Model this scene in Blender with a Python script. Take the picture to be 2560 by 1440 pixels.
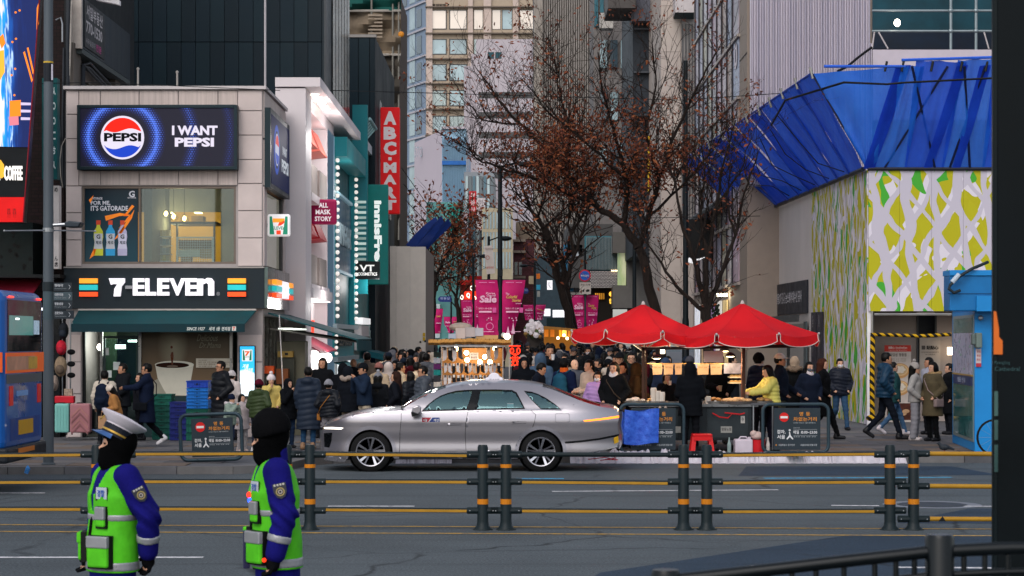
import bpy,math,random,numpy as np,bmesh
from mathutils import Vector,Matrix,geometry
import openvdb
R=math.radians
S=bpy.context.scene
COL=S.collection
for o in list(bpy.data.objects):bpy.data.objects.remove(o)
RND=random.Random(7)
# ---------------------------------------------------------------- camera, sky, sun, exposure
F,H,YH=5200.0,2.2,852.0          # focal length in photo pixels, eye height (m), horizon row
cam=bpy.data.cameras.new('camera');camo=bpy.data.objects.new('camera',cam);COL.objects.link(camo)
camo.location=(0,0,H);camo.rotation_euler=(R(90),0,0)
cam.sensor_width=36;cam.lens=F / 2560 * 36;cam.shift_y=(YH - 720) / 2560
cam.clip_start=.1;cam.clip_end=3000
cam.dof.use_dof=True;cam.dof.focus_distance=37;cam.dof.aperture_fstop=8
S.camera=camo
W=bpy.data.worlds.new("World");S.world=W;W.use_nodes=True
_n=W.node_tree.nodes;_l=W.node_tree.links
sky=_n.new('ShaderNodeTexSky');sky.sky_type='NISHITA';sky.sun_disc=False
SUN_EL,SUN_AZ=R(42),R(200)
sky.sun_elevation=SUN_EL;sky.sun_rotation=SUN_AZ;sky.air_density=1.0;sky.dust_density=2.0;sky.ozone_density=1.0
hs=_n.new('ShaderNodeHueSaturation');hs.inputs['Saturation'].default_value=.45
_l.new(sky.outputs[0],hs.inputs['Color']);_l.new(hs.outputs[0],_n['Background'].inputs[0])
_n['Background'].inputs[1].default_value=.15
sl=bpy.data.lights.new('sun','SUN');sl.energy=.7;sl.angle=R(40);sl.color=(1,.95,.9)
so=bpy.data.objects.new('sun',sl);COL.objects.link(so)
so.rotation_euler=Vector((-math.sin(SUN_AZ) * math.cos(SUN_EL),-math.cos(SUN_AZ) * math.cos(SUN_EL),-math.sin(SUN_EL))).to_track_quat('-Z','Y').to_euler()
S.view_settings.view_transform='Standard';S.view_settings.look='None';S.view_settings.gamma=1
S.view_settings.use_curve_mapping=False;S.view_settings.exposure=.52
# ---------------------------------------------------------------- helpers
V=Vector
def PX(x,Y):return (x - 1280) / F * Y
def PZ(y,Y):return H - (y - YH) / F * Y
def P(x,y,Y):return V((PX(x,Y),Y,PZ(y,Y)))
def GY(y,z=0):return (H - z) * F / (y - YH)
def ZG(Y):return .12 + min(max((Y - 48) / 72,0),1) * .5
def lin(h):
    if not isinstance(h,str):return tuple(h)[:3]
    return tuple((lambda c:c / 12.92 if c <= .04045 else ((c + .055) / 1.055) ** 2.4)(int(h[i:i + 2],16) / 255) for i in (0,2,4))
class NT:
    def __init__(s,name):
        s.mat=bpy.data.materials.new(name);s.mat.use_nodes=True;s.mat.node_tree.nodes['Principled BSDF'].inputs['Specular IOR Level'].default_value=.15
        s.t=s.mat.node_tree;s.p=s.t.nodes['Principled BSDF'];s.out=s.t.nodes['Material Output']
        s.tc=None
    def new(s,ty,**k):
        n=s.t.nodes.new('ShaderNode' + ty)
        for a,b in k.items():setattr(n,a,b)
        return n
    def link(s,a,b):s.t.links.new(a,b)
    def put(s,sock,v):
        if hasattr(v,'is_output') or isinstance(v,bpy.types.NodeSocket):s.link(v,sock)
        elif hasattr(sock.default_value,'__len__') and not hasattr(v,'__len__'):sock.default_value=[v] * len(sock.default_value)
        elif hasattr(v,'__len__') and len(sock.default_value) == 4 and len(v) == 3:sock.default_value=(*v,1)
        else:sock.default_value=v
    def m(s,op,a,b=None,c=None):
        n=s.new('Math',operation=op)
        for i,v in enumerate((a,b,c)):
            if v is not None:s.put(n.inputs[i],v)
        return n.outputs[0]
    def mix(s,f,a,b):
        n=s.new('Mix',data_type='RGBA');s.put(n.inputs[0],f);s.put(n.inputs[6],a);s.put(n.inputs[7],b);return n.outputs[2]
    def co(s):
        if not s.tc:s.tc=s.new('TexCoord').outputs['Object']
        return s.tc
    def xyz(s):
        n=s.new('SeparateXYZ');s.link(s.co(),n.inputs[0]);return n.outputs
    def map(s,sc):
        n=s.new('Mapping');s.link(s.co(),n.inputs[0]);s.put(n.inputs['Scale'],sc);return n.outputs[0]
    def noise(s,sc,det=3,vec=None,rough=.5):
        n=s.new('TexNoise');s.link(vec or s.co(),n.inputs['Vector']);n.inputs['Scale'].default_value=sc;n.inputs['Detail'].default_value=det
        n.inputs['Roughness'].default_value=rough;return n.outputs['Fac']
    def ramp(s,f,a,b,lo=0.,hi=1.):
        n=s.new('MapRange');s.put(n.inputs[0],f);n.inputs[1].default_value=a;n.inputs[2].default_value=b
        n.inputs[3].default_value=lo;n.inputs[4].default_value=hi;return n.outputs[0]
    def bump(s,h,st=.3,d=.01):
        n=s.new('Bump');n.inputs['Strength'].default_value=st;n.inputs['Distance'].default_value=d
        s.link(h,n.inputs['Height']);s.link(n.outputs[0],s.p.inputs['Normal'])
_mats={}
def M(col,r=.6,me=0,nz=.12,ns=3.,bump=0,bs=60.,em=None,es=1.,sp=.2,coat=0,stretch=None,name=None):
    """a plain surface of one real colour, with a little uneven tone, grain and wear"""
    k=(col,r,me,nz,ns,bump,bs,em,es,sp,coat,stretch)
    if k in _mats:return _mats[k]
    n=NT(name or 'surface_' + (col if isinstance(col,str) else 'tone'));c=lin(col);p=n.p
    p.inputs['Roughness'].default_value=r;p.inputs['Metallic'].default_value=me
    p.inputs['Specular IOR Level'].default_value=sp;p.inputs['Coat Weight'].default_value=coat
    if nz:
        f=n.noise(ns,5,n.map(stretch) if stretch else None,.6)
        c2=n.mix(n.ramp(f,.3,.7),[x * (1 - nz) for x in c],[min(1,x * (1 + nz)) for x in c]);n.link(c2,p.inputs['Base Color'])
        n.link(n.ramp(f,.3,.7,max(0,r - .08),min(1,r + .08)),p.inputs['Roughness'])
    else:p.inputs['Base Color'].default_value=(*c,1)
    if bump:n.bump(n.noise(bs,3),bump,.01)
    if em:p.inputs['Emission Color'].default_value=(*lin(em),1);p.inputs['Emission Strength'].default_value=es
    _mats[k]=n.mat;return n.mat
def EM(col,s=1.):return M('0a0a0a',.6,nz=0,em=col,es=s,sp=.04)
def glassm(name,tint,amount,rough=.03,gc=(.9,.95,1),k=.3):
    n=NT(name);t=n.new('BsdfTransparent');t.inputs[0].default_value=(*lin(tint),1)
    g=n.new('BsdfGlossy');g.inputs['Roughness'].default_value=rough;g.inputs[0].default_value=(*gc,1)
    lw=n.new('LayerWeight');lw.inputs[0].default_value=.25
    mx=n.new('MixShader');n.link(n.m('ADD',n.m('MULTIPLY',lw.outputs[1],k),amount),mx.inputs[0])
    n.link(t.outputs[0],mx.inputs[1]);n.link(g.outputs[0],mx.inputs[2]);n.link(mx.outputs[0],n.out.inputs[0]);return n.mat
GLASS=glassm('clear_shop_glass','d8e6e4',.04)
def tag(o,label=None,cat=None,group=None,kind=None):
    if label:o['label']=label
    if cat:o['category']=cat
    if group:o['group']=group
    if kind:o['kind']=kind
    return o
def thing(name,label,cat,loc=(0,0,0),group=None):
    o=bpy.data.objects.new(name,None);o.empty_display_size=.1;o.location=loc;COL.objects.link(o)
    return tag(o,label,cat,group)
def link(name,me,par=None,mats=None):
    o=bpy.data.objects.new(name,me);COL.objects.link(o)
    if par is not None:
        o.parent=par;b=V((0,0,0));q=par
        while q:b += q.location;q=q.parent
        o.matrix_parent_inverse=Matrix.Translation(-b) if par.type == 'EMPTY' else Matrix()
    if mats:
        for i,m in enumerate(mats):
            if len(me.materials) <= i:me.materials.append(None)
            o.material_slots[i].link='OBJECT';o.material_slots[i].material=m
    return o
class MB:
    def __init__(s):s.v=[];s.f=[];s.mi=[];s.k=0
    def add(s,vs,fs):
        b=len(s.v);s.v += [tuple(x) for x in vs]
        for f in fs:s.f.append([b + i for i in f]);s.mi.append(s.k)
        return s
    def q(s,*p):return s.add(p,[list(range(len(p)))])
    def obox(s,c,a,b,d):
        c,a,b,d=V(c),V(a),V(b),V(d)
        if a.cross(b).dot(d) < 0:a=-a
        vs=[c + i * a + j * b + k * d for k in (-1,1) for j in (-1,1) for i in (-1,1)]
        return s.add(vs,[(0,2,3,1),(4,5,7,6),(0,1,5,4),(2,6,7,3),(0,4,6,2),(1,3,7,5)])
    def box(s,x0,x1,y0,y1,z0,z1):
        return s.obox(((x0 + x1) / 2,(y0 + y1) / 2,(z0 + z1) / 2),(abs(x1 - x0) / 2,0,0),(0,abs(y1 - y0) / 2,0),(0,0,abs(z1 - z0) / 2))
    def bar(s,p,q,w,h,up=(0,0,1)):
        p,q=V(p),V(q);d=q - p;u=V(up)
        if abs(d.normalized().dot(u)) > .98:u=V((0,1,0))
        a=d.cross(u).normalized() * w / 2;b=a.cross(d).normalized() * h / 2
        return s.obox((p + q) / 2,d / 2,a,b)
    def tube(s,pts,r,n=8,cap=True):
        pts=[V(p) for p in pts];m=len(pts);rs=r if hasattr(r,'__len__') else [r] * m
        up=None;rings=[]
        for i,p in enumerate(pts):
            d=(pts[min(i + 1,m - 1)] - pts[max(i - 1,0)]).normalized()
            if up is None:up=d.orthogonal().normalized()
            a=(up - d * up.dot(d))
            a=a.normalized() if a.length > 1e-5 else d.orthogonal().normalized()
            up=a;b=d.cross(a)
            rings += [p + (a * math.cos(t) + b * math.sin(t)) * rs[i] for t in [2 * math.pi * k / n for k in range(n)]]
        fs=[(i * n + k,i * n + (k + 1) % n,(i + 1) * n + (k + 1) % n,(i + 1) * n + k) for i in range(m - 1) for k in range(n)]
        if cap:fs += [tuple(range(n - 1,-1,-1)),tuple(range((m - 1) * n,m * n))]
        return s.add(rings,fs)
    def prism(s,poly,ext):
        poly=[V(p) for p in poly];e=V(ext);n=len(poly)
        nrm=V((0,0,0))
        for i in range(n):nrm += poly[i].cross(poly[(i + 1) % n])
        if nrm.dot(e) > 0:poly=poly[::-1]
        return s.add(poly + [p + e for p in poly],[tuple(range(n)),tuple(range(2 * n - 1,n - 1,-1))] + [(i,i + n,(i + 1) % n + n,(i + 1) % n)[::1] for i in range(n)])
    def ell(s,c,r,n=10,m=7):
        c=V(c);r=r if hasattr(r,'__len__') else (r,r,r);vs=[c + V((0,0,-r[2]))]
        for i in range(1,m):
            t=-math.pi / 2 + math.pi * i / m
            vs += [c + V((r[0] * math.cos(t) * math.cos(a),r[1] * math.cos(t) * math.sin(a),r[2] * math.sin(t))) for a in [2 * math.pi * k / n for k in range(n)]]
        vs.append(c + V((0,0,r[2])));L=len(vs) - 1
        fs=[(0,1 + (k + 1) % n,1 + k) for k in range(n)] + [(L,L - n + k,L - n + (k + 1) % n) for k in range(n)]
        fs += [(1 + i * n + k,1 + i * n + (k + 1) % n,1 + (i + 1) * n + (k + 1) % n,1 + (i + 1) * n + k) for i in range(m - 2) for k in range(n)]
        return s.add(vs,fs)
    def lathe(s,c,prof,n=12,ax=(0,0,1),cap=True):
        c=V(c);z=V(ax).normalized();x=z.orthogonal().normalized();y=z.cross(x);m=len(prof)
        vs=[c + z * h + (x * math.cos(t) + y * math.sin(t)) * r for r,h in prof for t in [2 * math.pi * k / n for k in range(n)]]
        fs=[(i * n + k,i * n + (k + 1) % n,(i + 1) * n + (k + 1) % n,(i + 1) * n + k) for i in range(m - 1) for k in range(n)]
        if cap and prof[0][0] > 1e-4:fs.append(tuple(range(n - 1,-1,-1)))
        if cap and prof[-1][0] > 1e-4:fs.append(tuple(range((m - 1) * n,m * n)))
        return s.add(vs,fs)
    def disc(s,c,r,nrm,n=24,d=.004):
        nrm=V(nrm).normalized();return s.lathe(V(c),[(r,0),(r,d)],n,nrm)
    def ring(s,x0,x1,z0,z1,y0,y1,t):
        """a rectangular frame standing in the XZ plane"""
        s.box(x0,x0 + t,y0,y1,z0,z1);s.box(x1 - t,x1,y0,y1,z0,z1)
        s.box(x0 + t,x1 - t,y0,y1,z0,z0 + t);return s.box(x0 + t,x1 - t,y0,y1,z1 - t,z1)
    def grid(s,fn,nu,nv):
        vs=[fn(i / nu,j / nv) for j in range(nv + 1) for i in range(nu + 1)]
        return s.add(vs,[(j * (nu + 1) + i,j * (nu + 1) + i + 1,(j + 1) * (nu + 1) + i + 1,(j + 1) * (nu + 1) + i) for j in range(nv) for i in range(nu)])
    def mesh(s,name,mats,smooth=False,bev=0,seg=2):
        me=bpy.data.meshes.new(name);me.from_pydata(s.v,[],s.f)
        if not isinstance(mats,(list,tuple)):mats=[mats]
        for m in mats:me.materials.append(m)
        if len(mats) > 1:me.polygons.foreach_set('material_index',s.mi)
        if bev:
            bm=bmesh.new();bm.from_mesh(me);bmesh.ops.remove_doubles(bm,verts=bm.verts,dist=1e-5)
            bmesh.ops.bevel(bm,geom=[e for e in bm.edges if len(e.link_faces) == 2 and e.calc_face_angle(0) > .5],offset=bev,segments=seg,affect='EDGES',profile=.5)
            bm.to_mesh(me);bm.free()
        if smooth:
            me.polygons.foreach_set('use_smooth',[True] * len(me.polygons))
            if smooth != 2:me.set_sharp_from_angle(angle=R(40))
        me.update();return me
    def B(s,name,mats,par=None,smooth=False,bev=0,seg=2):return link(name,s.mesh(name,mats,smooth,bev,seg),par)
    def solo(s,name,mats,label,cat,group=None,smooth=False,bev=0):
        """a thing that is one mesh: its origin goes to the middle of its base"""
        me=s.mesh(name,mats,smooth,bev);a=np.array(s.v);c=V(((a[:,0].min() + a[:,0].max()) / 2,(a[:,1].min() + a[:,1].max()) / 2,a[:,2].min()))
        me.transform(Matrix.Translation(-c));o=link(name,me);o.location=c;return tag(o,label,cat,group)
def dup(root,loc=None,rz=None,label=None,group=None,sc=None,par=None):
    r=root.copy();COL.objects.link(r)
    if par is not None:r.parent=par
    if loc is not None:r.location=loc
    if rz is not None:r.rotation_euler=(0,0,rz)
    if sc is not None:r.scale=(sc,) * 3 if not hasattr(sc,'__len__') else sc
    tag(r,label,None,group)
    for ch in list(root.children):dup(ch,par=r)
    return r
_fc={};_tc=bpy.data.curves.new('t','FONT');_to=bpy.data.objects.new('t',_tc);_tc.resolution_u=2
def _raw(body,bold,space,ital,ls=1.):
    _tc.body=body;_tc.offset=bold;_tc.space_character=space;_tc.shear=ital;_tc.space_line=ls
    me=_to.to_mesh();vs=np.array([v.co[:2] for v in me.vertices]);fs=[list(p.vertices) for p in me.polygons];_to.to_mesh_clear();return vs,fs
_at={}
def _char(c):
    """one Korean or Chinese character (the fallback font is slow to open, so each is kept)"""
    if c not in _at:_at[c]=_raw(c,.02,1,0)
    return _at[c]
def glyphs(body,bold=0.,space=1.,ital=0.,res=2):
    k=(body,bold,space,ital)
    if k not in _fc:
        if all(ord(c) < 0x2000 for c in body):vs,fs=_raw(body,bold,space,ital)
        else:
            x,V_,F_=0.,[],[]
            for c in body:
                if c == ' ':x += .4;continue
                v,f=_char(c);o=sum(map(len,V_));w=.95 if ord(c) > 0x2000 else v[:,0].max() + .06
                V_.append(v + [x,0]);F_ += [[i + o for i in q] for q in f];x += w
            vs,fs=np.concatenate(V_),F_
            if ital:vs=vs + np.stack([vs[:,1] * ital,vs[:,1] * 0],1)
        _fc[k]=(vs - vs.min(0),vs.max(0) - vs.min(0),fs)
    return _fc[k]
XZ=((1,0,0),(0,0,1));LF=((0,1,0),(0,0,1));RF=((0,-1,0),(0,0,1))   # frames: facing the camera, facing +X, facing -X
def txt(body,c,w,h,mat,par=None,fr=XZ,d=.004,bold=0.,space=1.,ital=0.,name='lettering',fit=True,mb=None):
    """flat or raised lettering of size w x h centred on c"""
    vs,sz,fs=glyphs(body,bold,space,ital);rv,uv=V(fr[0]),V(fr[1]);n=rv.cross(uv);c=V(c)
    sx=w / sz[0] if w else h / sz[1];sy=h / sz[1] if h else sx
    if not fit:sx=sy=min(sx,sy)
    pts=[c + rv * ((x - sz[0] / 2) * sx) + uv * ((y - sz[1] / 2) * sy) for x,y in vs];b=mb or MB()
    if d <= .0041:b.add([p + n * d for p in pts],fs)
    else:
        N=len(pts);E={}
        for f in fs:
            for i in range(len(f)):E[(f[i],f[(i + 1) % len(f)])]=1
        side=[(b_,a_,a_ + N,b_ + N) for a_,b_ in E if (b_,a_) not in E]
        b.add(pts + [p + n * d for p in pts],[[i + N for i in f] for f in fs] + side)
    return None if mb else b.B(name,mat,par)
def ptxt(body,x0,y0,x1,y1,Y,mat,par,d=.004,**k):
    """lettering that fills a photo rectangle on a wall standing at depth Y"""
    a,b=P(x0,y0,Y),P(x1,y1,Y);return txt(body,((a.x + b.x) / 2,Y,(a.z + b.z) / 2),abs(b.x - a.x),abs(a.z - b.z),mat,par,d=d,**k)
def pbox(mb,x0,y0,x1,y1,Y,Y2):return mb.box(PX(x0,Y),PX(x1,Y),Y,Y2,PZ(y1,Y),PZ(y0,Y))
def bq(a,*k,**q):m=MB();pbox(m,*a);return m.B(*k,**q)
def poly(mb,pts,Y,d=.01):
    return mb.prism([P(x,y,Y) for x,y in pts],(0,-d,0))
WHITE=M('d9d5d6',.55);BLACK=M('0c0e10',.5);STEEL=M('8d9094',.35,.8);DKMETAL=M('1a262b',.4,.3);RUBBER=M('0e0e0f',.85)
# ================================================================ GROUND
def asphalt(name,base,sp=.12):
    n=NT(name);f=n.noise(.35,5,None,.65);g=n.m('ADD',n.m('MULTIPLY',n.noise(150,2),.5),n.m('MULTIPLY',n.noise(38,3),.5));w=n.noise(5,4,n.map((.12,1,1)),.7)
    c=n.mix(n.ramp(f,.35,.68),[x * .78 for x in lin(base)],[x * 1.18 for x in lin(base)])
    c=n.mix(n.m('MULTIPLY',n.ramp(g,.46,.62),.6),c,[x * 2.0 for x in lin(base)])
    c=n.mix(n.m('MULTIPLY',n.ramp(g,.5,.38),.7),c,[x * .45 for x in lin(base)])
    c=n.mix(n.m('MULTIPLY',n.ramp(w,.55,.75),.4),c,[x * .5 for x in lin(base)])
    wv=n.new('VectorMath',operation='MULTIPLY_ADD');nt_=n.new('TexNoise');n.link(n.co(),nt_.inputs['Vector']);nt_.inputs['Scale'].default_value=1.2;n.link(nt_.outputs['Color'],wv.inputs[0]);wv.inputs[1].default_value=(.7,.7,0);n.link(n.co(),wv.inputs[2])
    vo=n.new('TexVoronoi',feature='DISTANCE_TO_EDGE');n.link(wv.outputs[0],vo.inputs['Vector']);vo.inputs['Scale'].default_value=.22
    c=n.mix(n.m('MULTIPLY',n.ramp(vo.outputs[0],.009,.002),n.ramp(f,.45,.6,.1,.75)),c,lin('17181b'))
    tk=n.noise(1.0,3,n.map((.015,1.3,1)),.5);c=n.mix(n.m('MULTIPLY',n.ramp(tk,.52,.66),.4),c,[x * .55 for x in lin(base)])
    n.link(c,n.p.inputs['Base Color']);n.p.inputs['Roughness'].default_value=.78;n.p.inputs['Specular IOR Level'].default_value=sp
    n.bump(g,.5,.006);return n.mat
ASPH=asphalt('asphalt','484e52');PATCH=asphalt('fresh_asphalt','293644')
road=MB().q((-400,-30,0),(400,-30,0),(400,800,0),(-400,800,0)).B('road',ASPH);tag(road,kind='structure')
def worn(col,k=.45):
    n=NT('road_paint');f=n.noise(9,5,None,.7);g=n.noise(90,2)
    n.link(n.mix(n.ramp(n.m('ADD',n.m('MULTIPLY',f,.7),n.m('MULTIPLY',g,.3)),k,k + .15),lin('55565a'),lin(col)),n.p.inputs['Base Color']);n.p.inputs['Roughness'].default_value=.7;return n.mat
PW,PYL,PBL=worn('c8c6c9',.36),worn('b08a3c',.38),worn('3f92b8',.38)
def gline(name,x0,y0,x1,y1,wd,mat,z=.004):
    a,b=V((PX(x0,GY(y0)),GY(y0),z)),V((PX(x1,GY(y1)),GY(y1),z));d=(b - a).normalized();s=V((-d.y,d.x,0)) * wd / 2
    return MB().q(a - s,b - s,b + s,a + s).B(name,mat,road)
for a in [(-300,1311,2900,1325),(-300,1328,2900,1342)]:gline('centre_line',*a,.1,PYL)
for a in [(-60,1233,112,1233),(820,1266,1036,1266),(1380,1229,1946,1225),(2078,1264,2198,1265),(2408,1266,2620,1267),(-200,1394,508,1394),(1878,1416,2010,1417),(2235,1419,2700,1422)]:
    gline('lane_line',*a,.12,PW)
for a in [(1290,1197,1410,1197),(1910,1196,2380,1194)]:gline('bus_lane_line',*a,.22,PBL)
def gpoly(name,pts,mat,z=.004):return MB().q(*[(PX(x,GY(y)),GY(y),z) for x,y in pts]).B(name,mat,road)
gpoly('asphalt_patch',[(1500,1432),(2120,1338),(2800,1342),(2800,1500),(1400,1500)],PATCH,.002)
gpoly('asphalt_patch',[(1845,1190),(1866,1166),(2380,1166),(2500,1188)],PATCH,.002)
gpoly('asphalt_patch',[(2240,1308),(2420,1272),(2700,1268),(2700,1311)],PATCH,.002)
mc=V((PX(2330,GY(1262)),GY(1262),0))
mh=MB();mh.lathe(mc,[(.46,.002),(.46,.006)],28);mhb=mh.B('manhole_cover',M('33383f',.6,.3),road)
MB().lathe(mc,[(.47,.003),(.66,.003)],28,(0,0,1),False).B('concrete_ring',M('6c7078',.8),mhb)
KP=[(-70,34.1),(-4.6,34.3),(-4.1,34.7),(-3.75,35.6),(-3.6,36.6),(-3.2,37.2),(-2.4,37.5),(70,37.6)]
pave=MB().q(*[(x,y,.11) for x,y in KP],(70,47.5,.11),(-70,47.5,.11)).B('pavement',M('55565a',.85,nz=.25));tag(pave,kind='structure')
MB().grid(lambda u,v:(-30 + 60 * u,47.5 + 250 * v ** 2,ZG(47.5 + 250 * v ** 2) - .01),2,24).B('side_street',M('58585c',.85,nz=.25));tag(bpy.data.objects['side_street'],kind='structure')
KM=[M(c,.8,nz=.18,bump=.2) for c in ('58575a','4d4d50','605e5e')]
def kerb(a,b,n):
    for i in range(n):
        p,q=V(a).lerp(V(b),i / n),V(a).lerp(V(b),(i + 1) / n);d=(q - p).normalized();s=V((-d.y,d.x,0)) * .2
        p,q=p + d * .006,q - d * .006;h=.128 + RND.uniform(-.003,.003)
        m=MB();m.prism([p,q,q + s,p + s],(0,0,h));m.B('kerb_stone',KM[RND.randrange(3)],pave)
kp=[V((x,y,0)) for x,y in KP]
kerb((-12,34.15,0),kp[1],8)
for i in range(1,6):kerb(kp[i],kp[i + 1],1)
kerb(kp[6],(12,37.52,0),15)
SM=[M(c,.85,nz=.2,ns=5,bump=.15,bs=40) for c in ('5c5a5c','535256','656160','4d4b4e','63574f')]
slab_me={}
for (x0,x1,y0,y1) in [(-10.2,-4.2,34.7,44.5),(-4.2,-1,38,45),(2.2,10.4,38,50.5)]:
    ny=int((y1 - y0) / .75)
    for j in range(ny):
        nx=int((x1 - x0) / 1.0)
        for i in range(nx):
            if RND.random() < .02:continue
            k=RND.randrange(5)
            if k not in slab_me:slab_me[k]=MB().box(-.494,.494,-.37,.37,0,.012).mesh('paving_slab',SM[k])
            o=link('paving_slab',slab_me[k],pave);o.location=(x0 + .5 + i + (.5 if j % 2 else 0) - .25,y0 + .375 + j * .75,.1085 + RND.uniform(0,.003))
            o.rotation_euler=(RND.uniform(-.004,.004),RND.uniform(-.003,.003),0)
# ================================================================ LEFT CORNER BUILDING (dark, with the slanted screen)
def brickmat(name,a,b,mort,sc):
    n=NT(name);t=n.new('TexBrick');n.link(n.co(),t.inputs[0]);mp=n.new('Mapping');mp.inputs['Rotation'].default_value=(R(90),0,0);n.link(n.co(),mp.inputs[0]);n.link(mp.outputs[0],t.inputs[0])
    t.inputs['Color1'].default_value=(*lin(a),1);t.inputs['Color2'].default_value=(*lin(b),1);t.inputs['Mortar'].default_value=(*lin(mort),1);t.inputs['Scale'].default_value=sc
    n.link(t.outputs[0],n.p.inputs['Base Color']);n.p.inputs['Roughness'].default_value=.8;n.bump(t.outputs[1],-.4,.01);return n.mat
lb=thing('corner_building','dark narrow brick building beside the bus with a red awning and pipes on its wall','building',(-12.5,49,0))
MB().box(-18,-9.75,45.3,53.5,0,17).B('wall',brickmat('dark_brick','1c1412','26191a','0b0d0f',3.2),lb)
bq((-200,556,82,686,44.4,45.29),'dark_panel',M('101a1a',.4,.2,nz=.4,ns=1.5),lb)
m=MB()
for _ in range(13):m.disc(P(RND.uniform(-10,76),RND.uniform(575,675),44.4),RND.uniform(.03,.055),(0,-1,0),8,.006)
o=m.B('panel_hole',M('0a0908',.6),lb);o['kind']='stuff'
bq((-200,686,150,694,44.2,45.29),'ledge',M('16191b',.5),lb)
RED=M('8e1f33',.7,nz=.2)
m=MB();a,b,c,d=P(-60,700,45.2),P(105,696,45.2),P(72,748,43.8),P(-60,762,43.8);m.prism([a,b,c,d],(0,0,-.04));m.B('awning',RED,lb)
bq((-150,760,150,1093,45.05,45.29),'shop_front',M('0d0f11',.25,nz=.3),lb)
bq((22,770,104,775,44.9,45.0),'shop_light',EM('e8f2ff',4),lb)
m=MB();m.tube([P(140,50,45.2),P(152,44,45.15),P(156,60,45.15),P(156,105,45.15)],.02);m.B('wall_lamp',STEEL,lb)
PIPE=M('20242a',.5,nz=.3);PIPE2=M('9a938c',.7,nz=.3)
for k,(xa,ya,xb,yb,r) in enumerate([(168,-20,163,470,.03),(173,-20,170,220,.045),(178,0,172,225,.02),(160,120,158,470,.035),(150,300,152,470,.02)]):
    MB().tube([P(xa,ya,45.2),P((xa + xb) / 2 + RND.uniform(-3,3),(ya + yb) / 2,45.15),P(xb,yb,45.15)],r,6).B('drain_pipe',PIPE2 if k in (2,) else PIPE,lb)
MB().tube([P(157,468,45.1),P(152,440,45),P(150,400,45),P(154,365,45),P(164,345,45)],.012,6).B('loose_cable',PIPE2,lb)
# flank wall above the shop roof
CON=M('5f5852',.85,nz=.35,ns=1.2,stretch=(1,1,.25));X0=-9.75
MB().box(X0,X0 + .05,45.3,53.4,6,11).B('flank_wall',M('191d1f',.7,nz=.3),lb)
for ya,yb in [(45.3,46.1),(50.1,50.7)]:MB().box(X0 + .05,X0 + .2,ya,yb,6,8.7).B('column',CON,lb)
f=MB().box(X0 + .05,X0 + .12,46.3,49.9,8.05,8.3).B('window_lintel',CON,lb)
w=MB().box(X0 + .05,X0 + .07,46.2,50.0,6,8.05).B('window',M('4e5653',.15,nz=.3,ns=.6),lb)
for yy in (46.25,47.4,48.6,49.9):MB().box(X0 + .07,X0 + .12,yy,yy + .08,6,8.05).B('mullion',CON,w)
for k,off in enumerate((0,.12,.2)):MB().tube([(X0 + .25,45.9 + off,6.5),(X0 + .25,46 + off,8.3),(X0 + .25,46.8,8.45 - off),(X0 + .25,49.2,8.25 - off),(X0 + .25,49.6 + off,6.5)],.03,6).B('cable',PIPE,lb)
es=thing('wall_sign','long weathered dark office sign with white Korean lettering on the flank above the shop roof','sign',(-9.45,48.5,8.5))
MB().box(-9.69,-9.42,45.65,51.3,8.62,9.75).B('sign_box',M('16222b',.5,nz=.35,ns=2,stretch=(1,1,.2)),es)
MB().box(-9.69,-9.42,45.5,45.64,8.6,10.6).B('edge_board',M('a39a93',.7,nz=.2),es)
MB().box(-9.69,-9.42,45.6,51.3,8.5,8.61).B('bottom_trim',M('3e4646',.6,nz=.3),es)
MB().box(-9.41,-9.4,45.75,48.0,8.68,9.72).B('face_panel',M('10161d',.4),es)
for bdy,z,h,y0,y1,c in [('서일부동산',9.5,.3,45.95,47.75,'b9b4b6'),('770-1530',9.15,.26,45.9,47.7,'b9b4b6'),('사무실임대',8.83,.13,45.85,46.9,'8d8a8e'),('전문',8.83,.16,47.0,47.6,'b0417f')]:
    txt(bdy,(-9.4,(y0 + y1) / 2,z),y1 - y0,h,M(c,.5),es,LF,bold=.02)
m=MB();m.prism([P(240,0,47),P(298,0,47),P(298,12,47),P(285,9,47)],(0,.2,0));m.B('upper_sign_end',WHITE,es)
MB().prism([P(258,45,53.45),P(275,44,53.45),P(284,48,53.45),P(286,75,53.45)],(0,.2,0)).solo('roof_vent',WHITE,'small white triangular vent hood above the office sign','vent')
# the slanted LED screen
led=thing('led_screen','tall slanted video screen with swirling blue and orange advert over the bus','screen',(-9.5,41,2))
def LS(x,y,off=0.):t=y / 555;return P(x,y,41 + .6 * t - off)
n=NT('led_picture');nx=n.xyz();u=n.m('ADD',n.m('MULTIPLY',n.m('ADD',nx[0],10.25),1.5),n.m('MULTIPLY',n.m('SUBTRACT',9,nx[2]),.02))
dst=n.noise(1.1,3,n.map((2.2,1,.5)),.6);st=n.noise(6,4,n.map((3.2,1,.14)),.6)
ff=n.m('ADD',n.m('MULTIPLY',u,1.05),n.m('ADD',n.m('MULTIPLY',n.m('SUBTRACT',dst,.5),1.5),n.m('MULTIPLY',n.m('SUBTRACT',st,.5),.7)))
cr=n.new('ValToRGB');e=cr.color_ramp.elements;e[0].position=.0;e[0].color=(*lin('f4e6f0'),1);e[1].position=1;e[1].color=(*lin('0c1f58'),1)
for ps,c in [(.22,'efdcea'),(.3,'2aa6e6'),(.45,'1273cf'),(.52,'bcd8ee'),(.56,'0d56b0'),(.75,'0b2a6e')]:q=e.new(ps);q.color=(*lin(c),1)
n.link(n.ramp(ff,-.1,.95),cr.inputs[0]);n.link(cr.outputs[0],n.p.inputs['Emission Color']);n.p.inputs['Emission Strength'].default_value=1.0;n.p.inputs['Base Color'].default_value=(.01,.01,.01,1)
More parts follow.
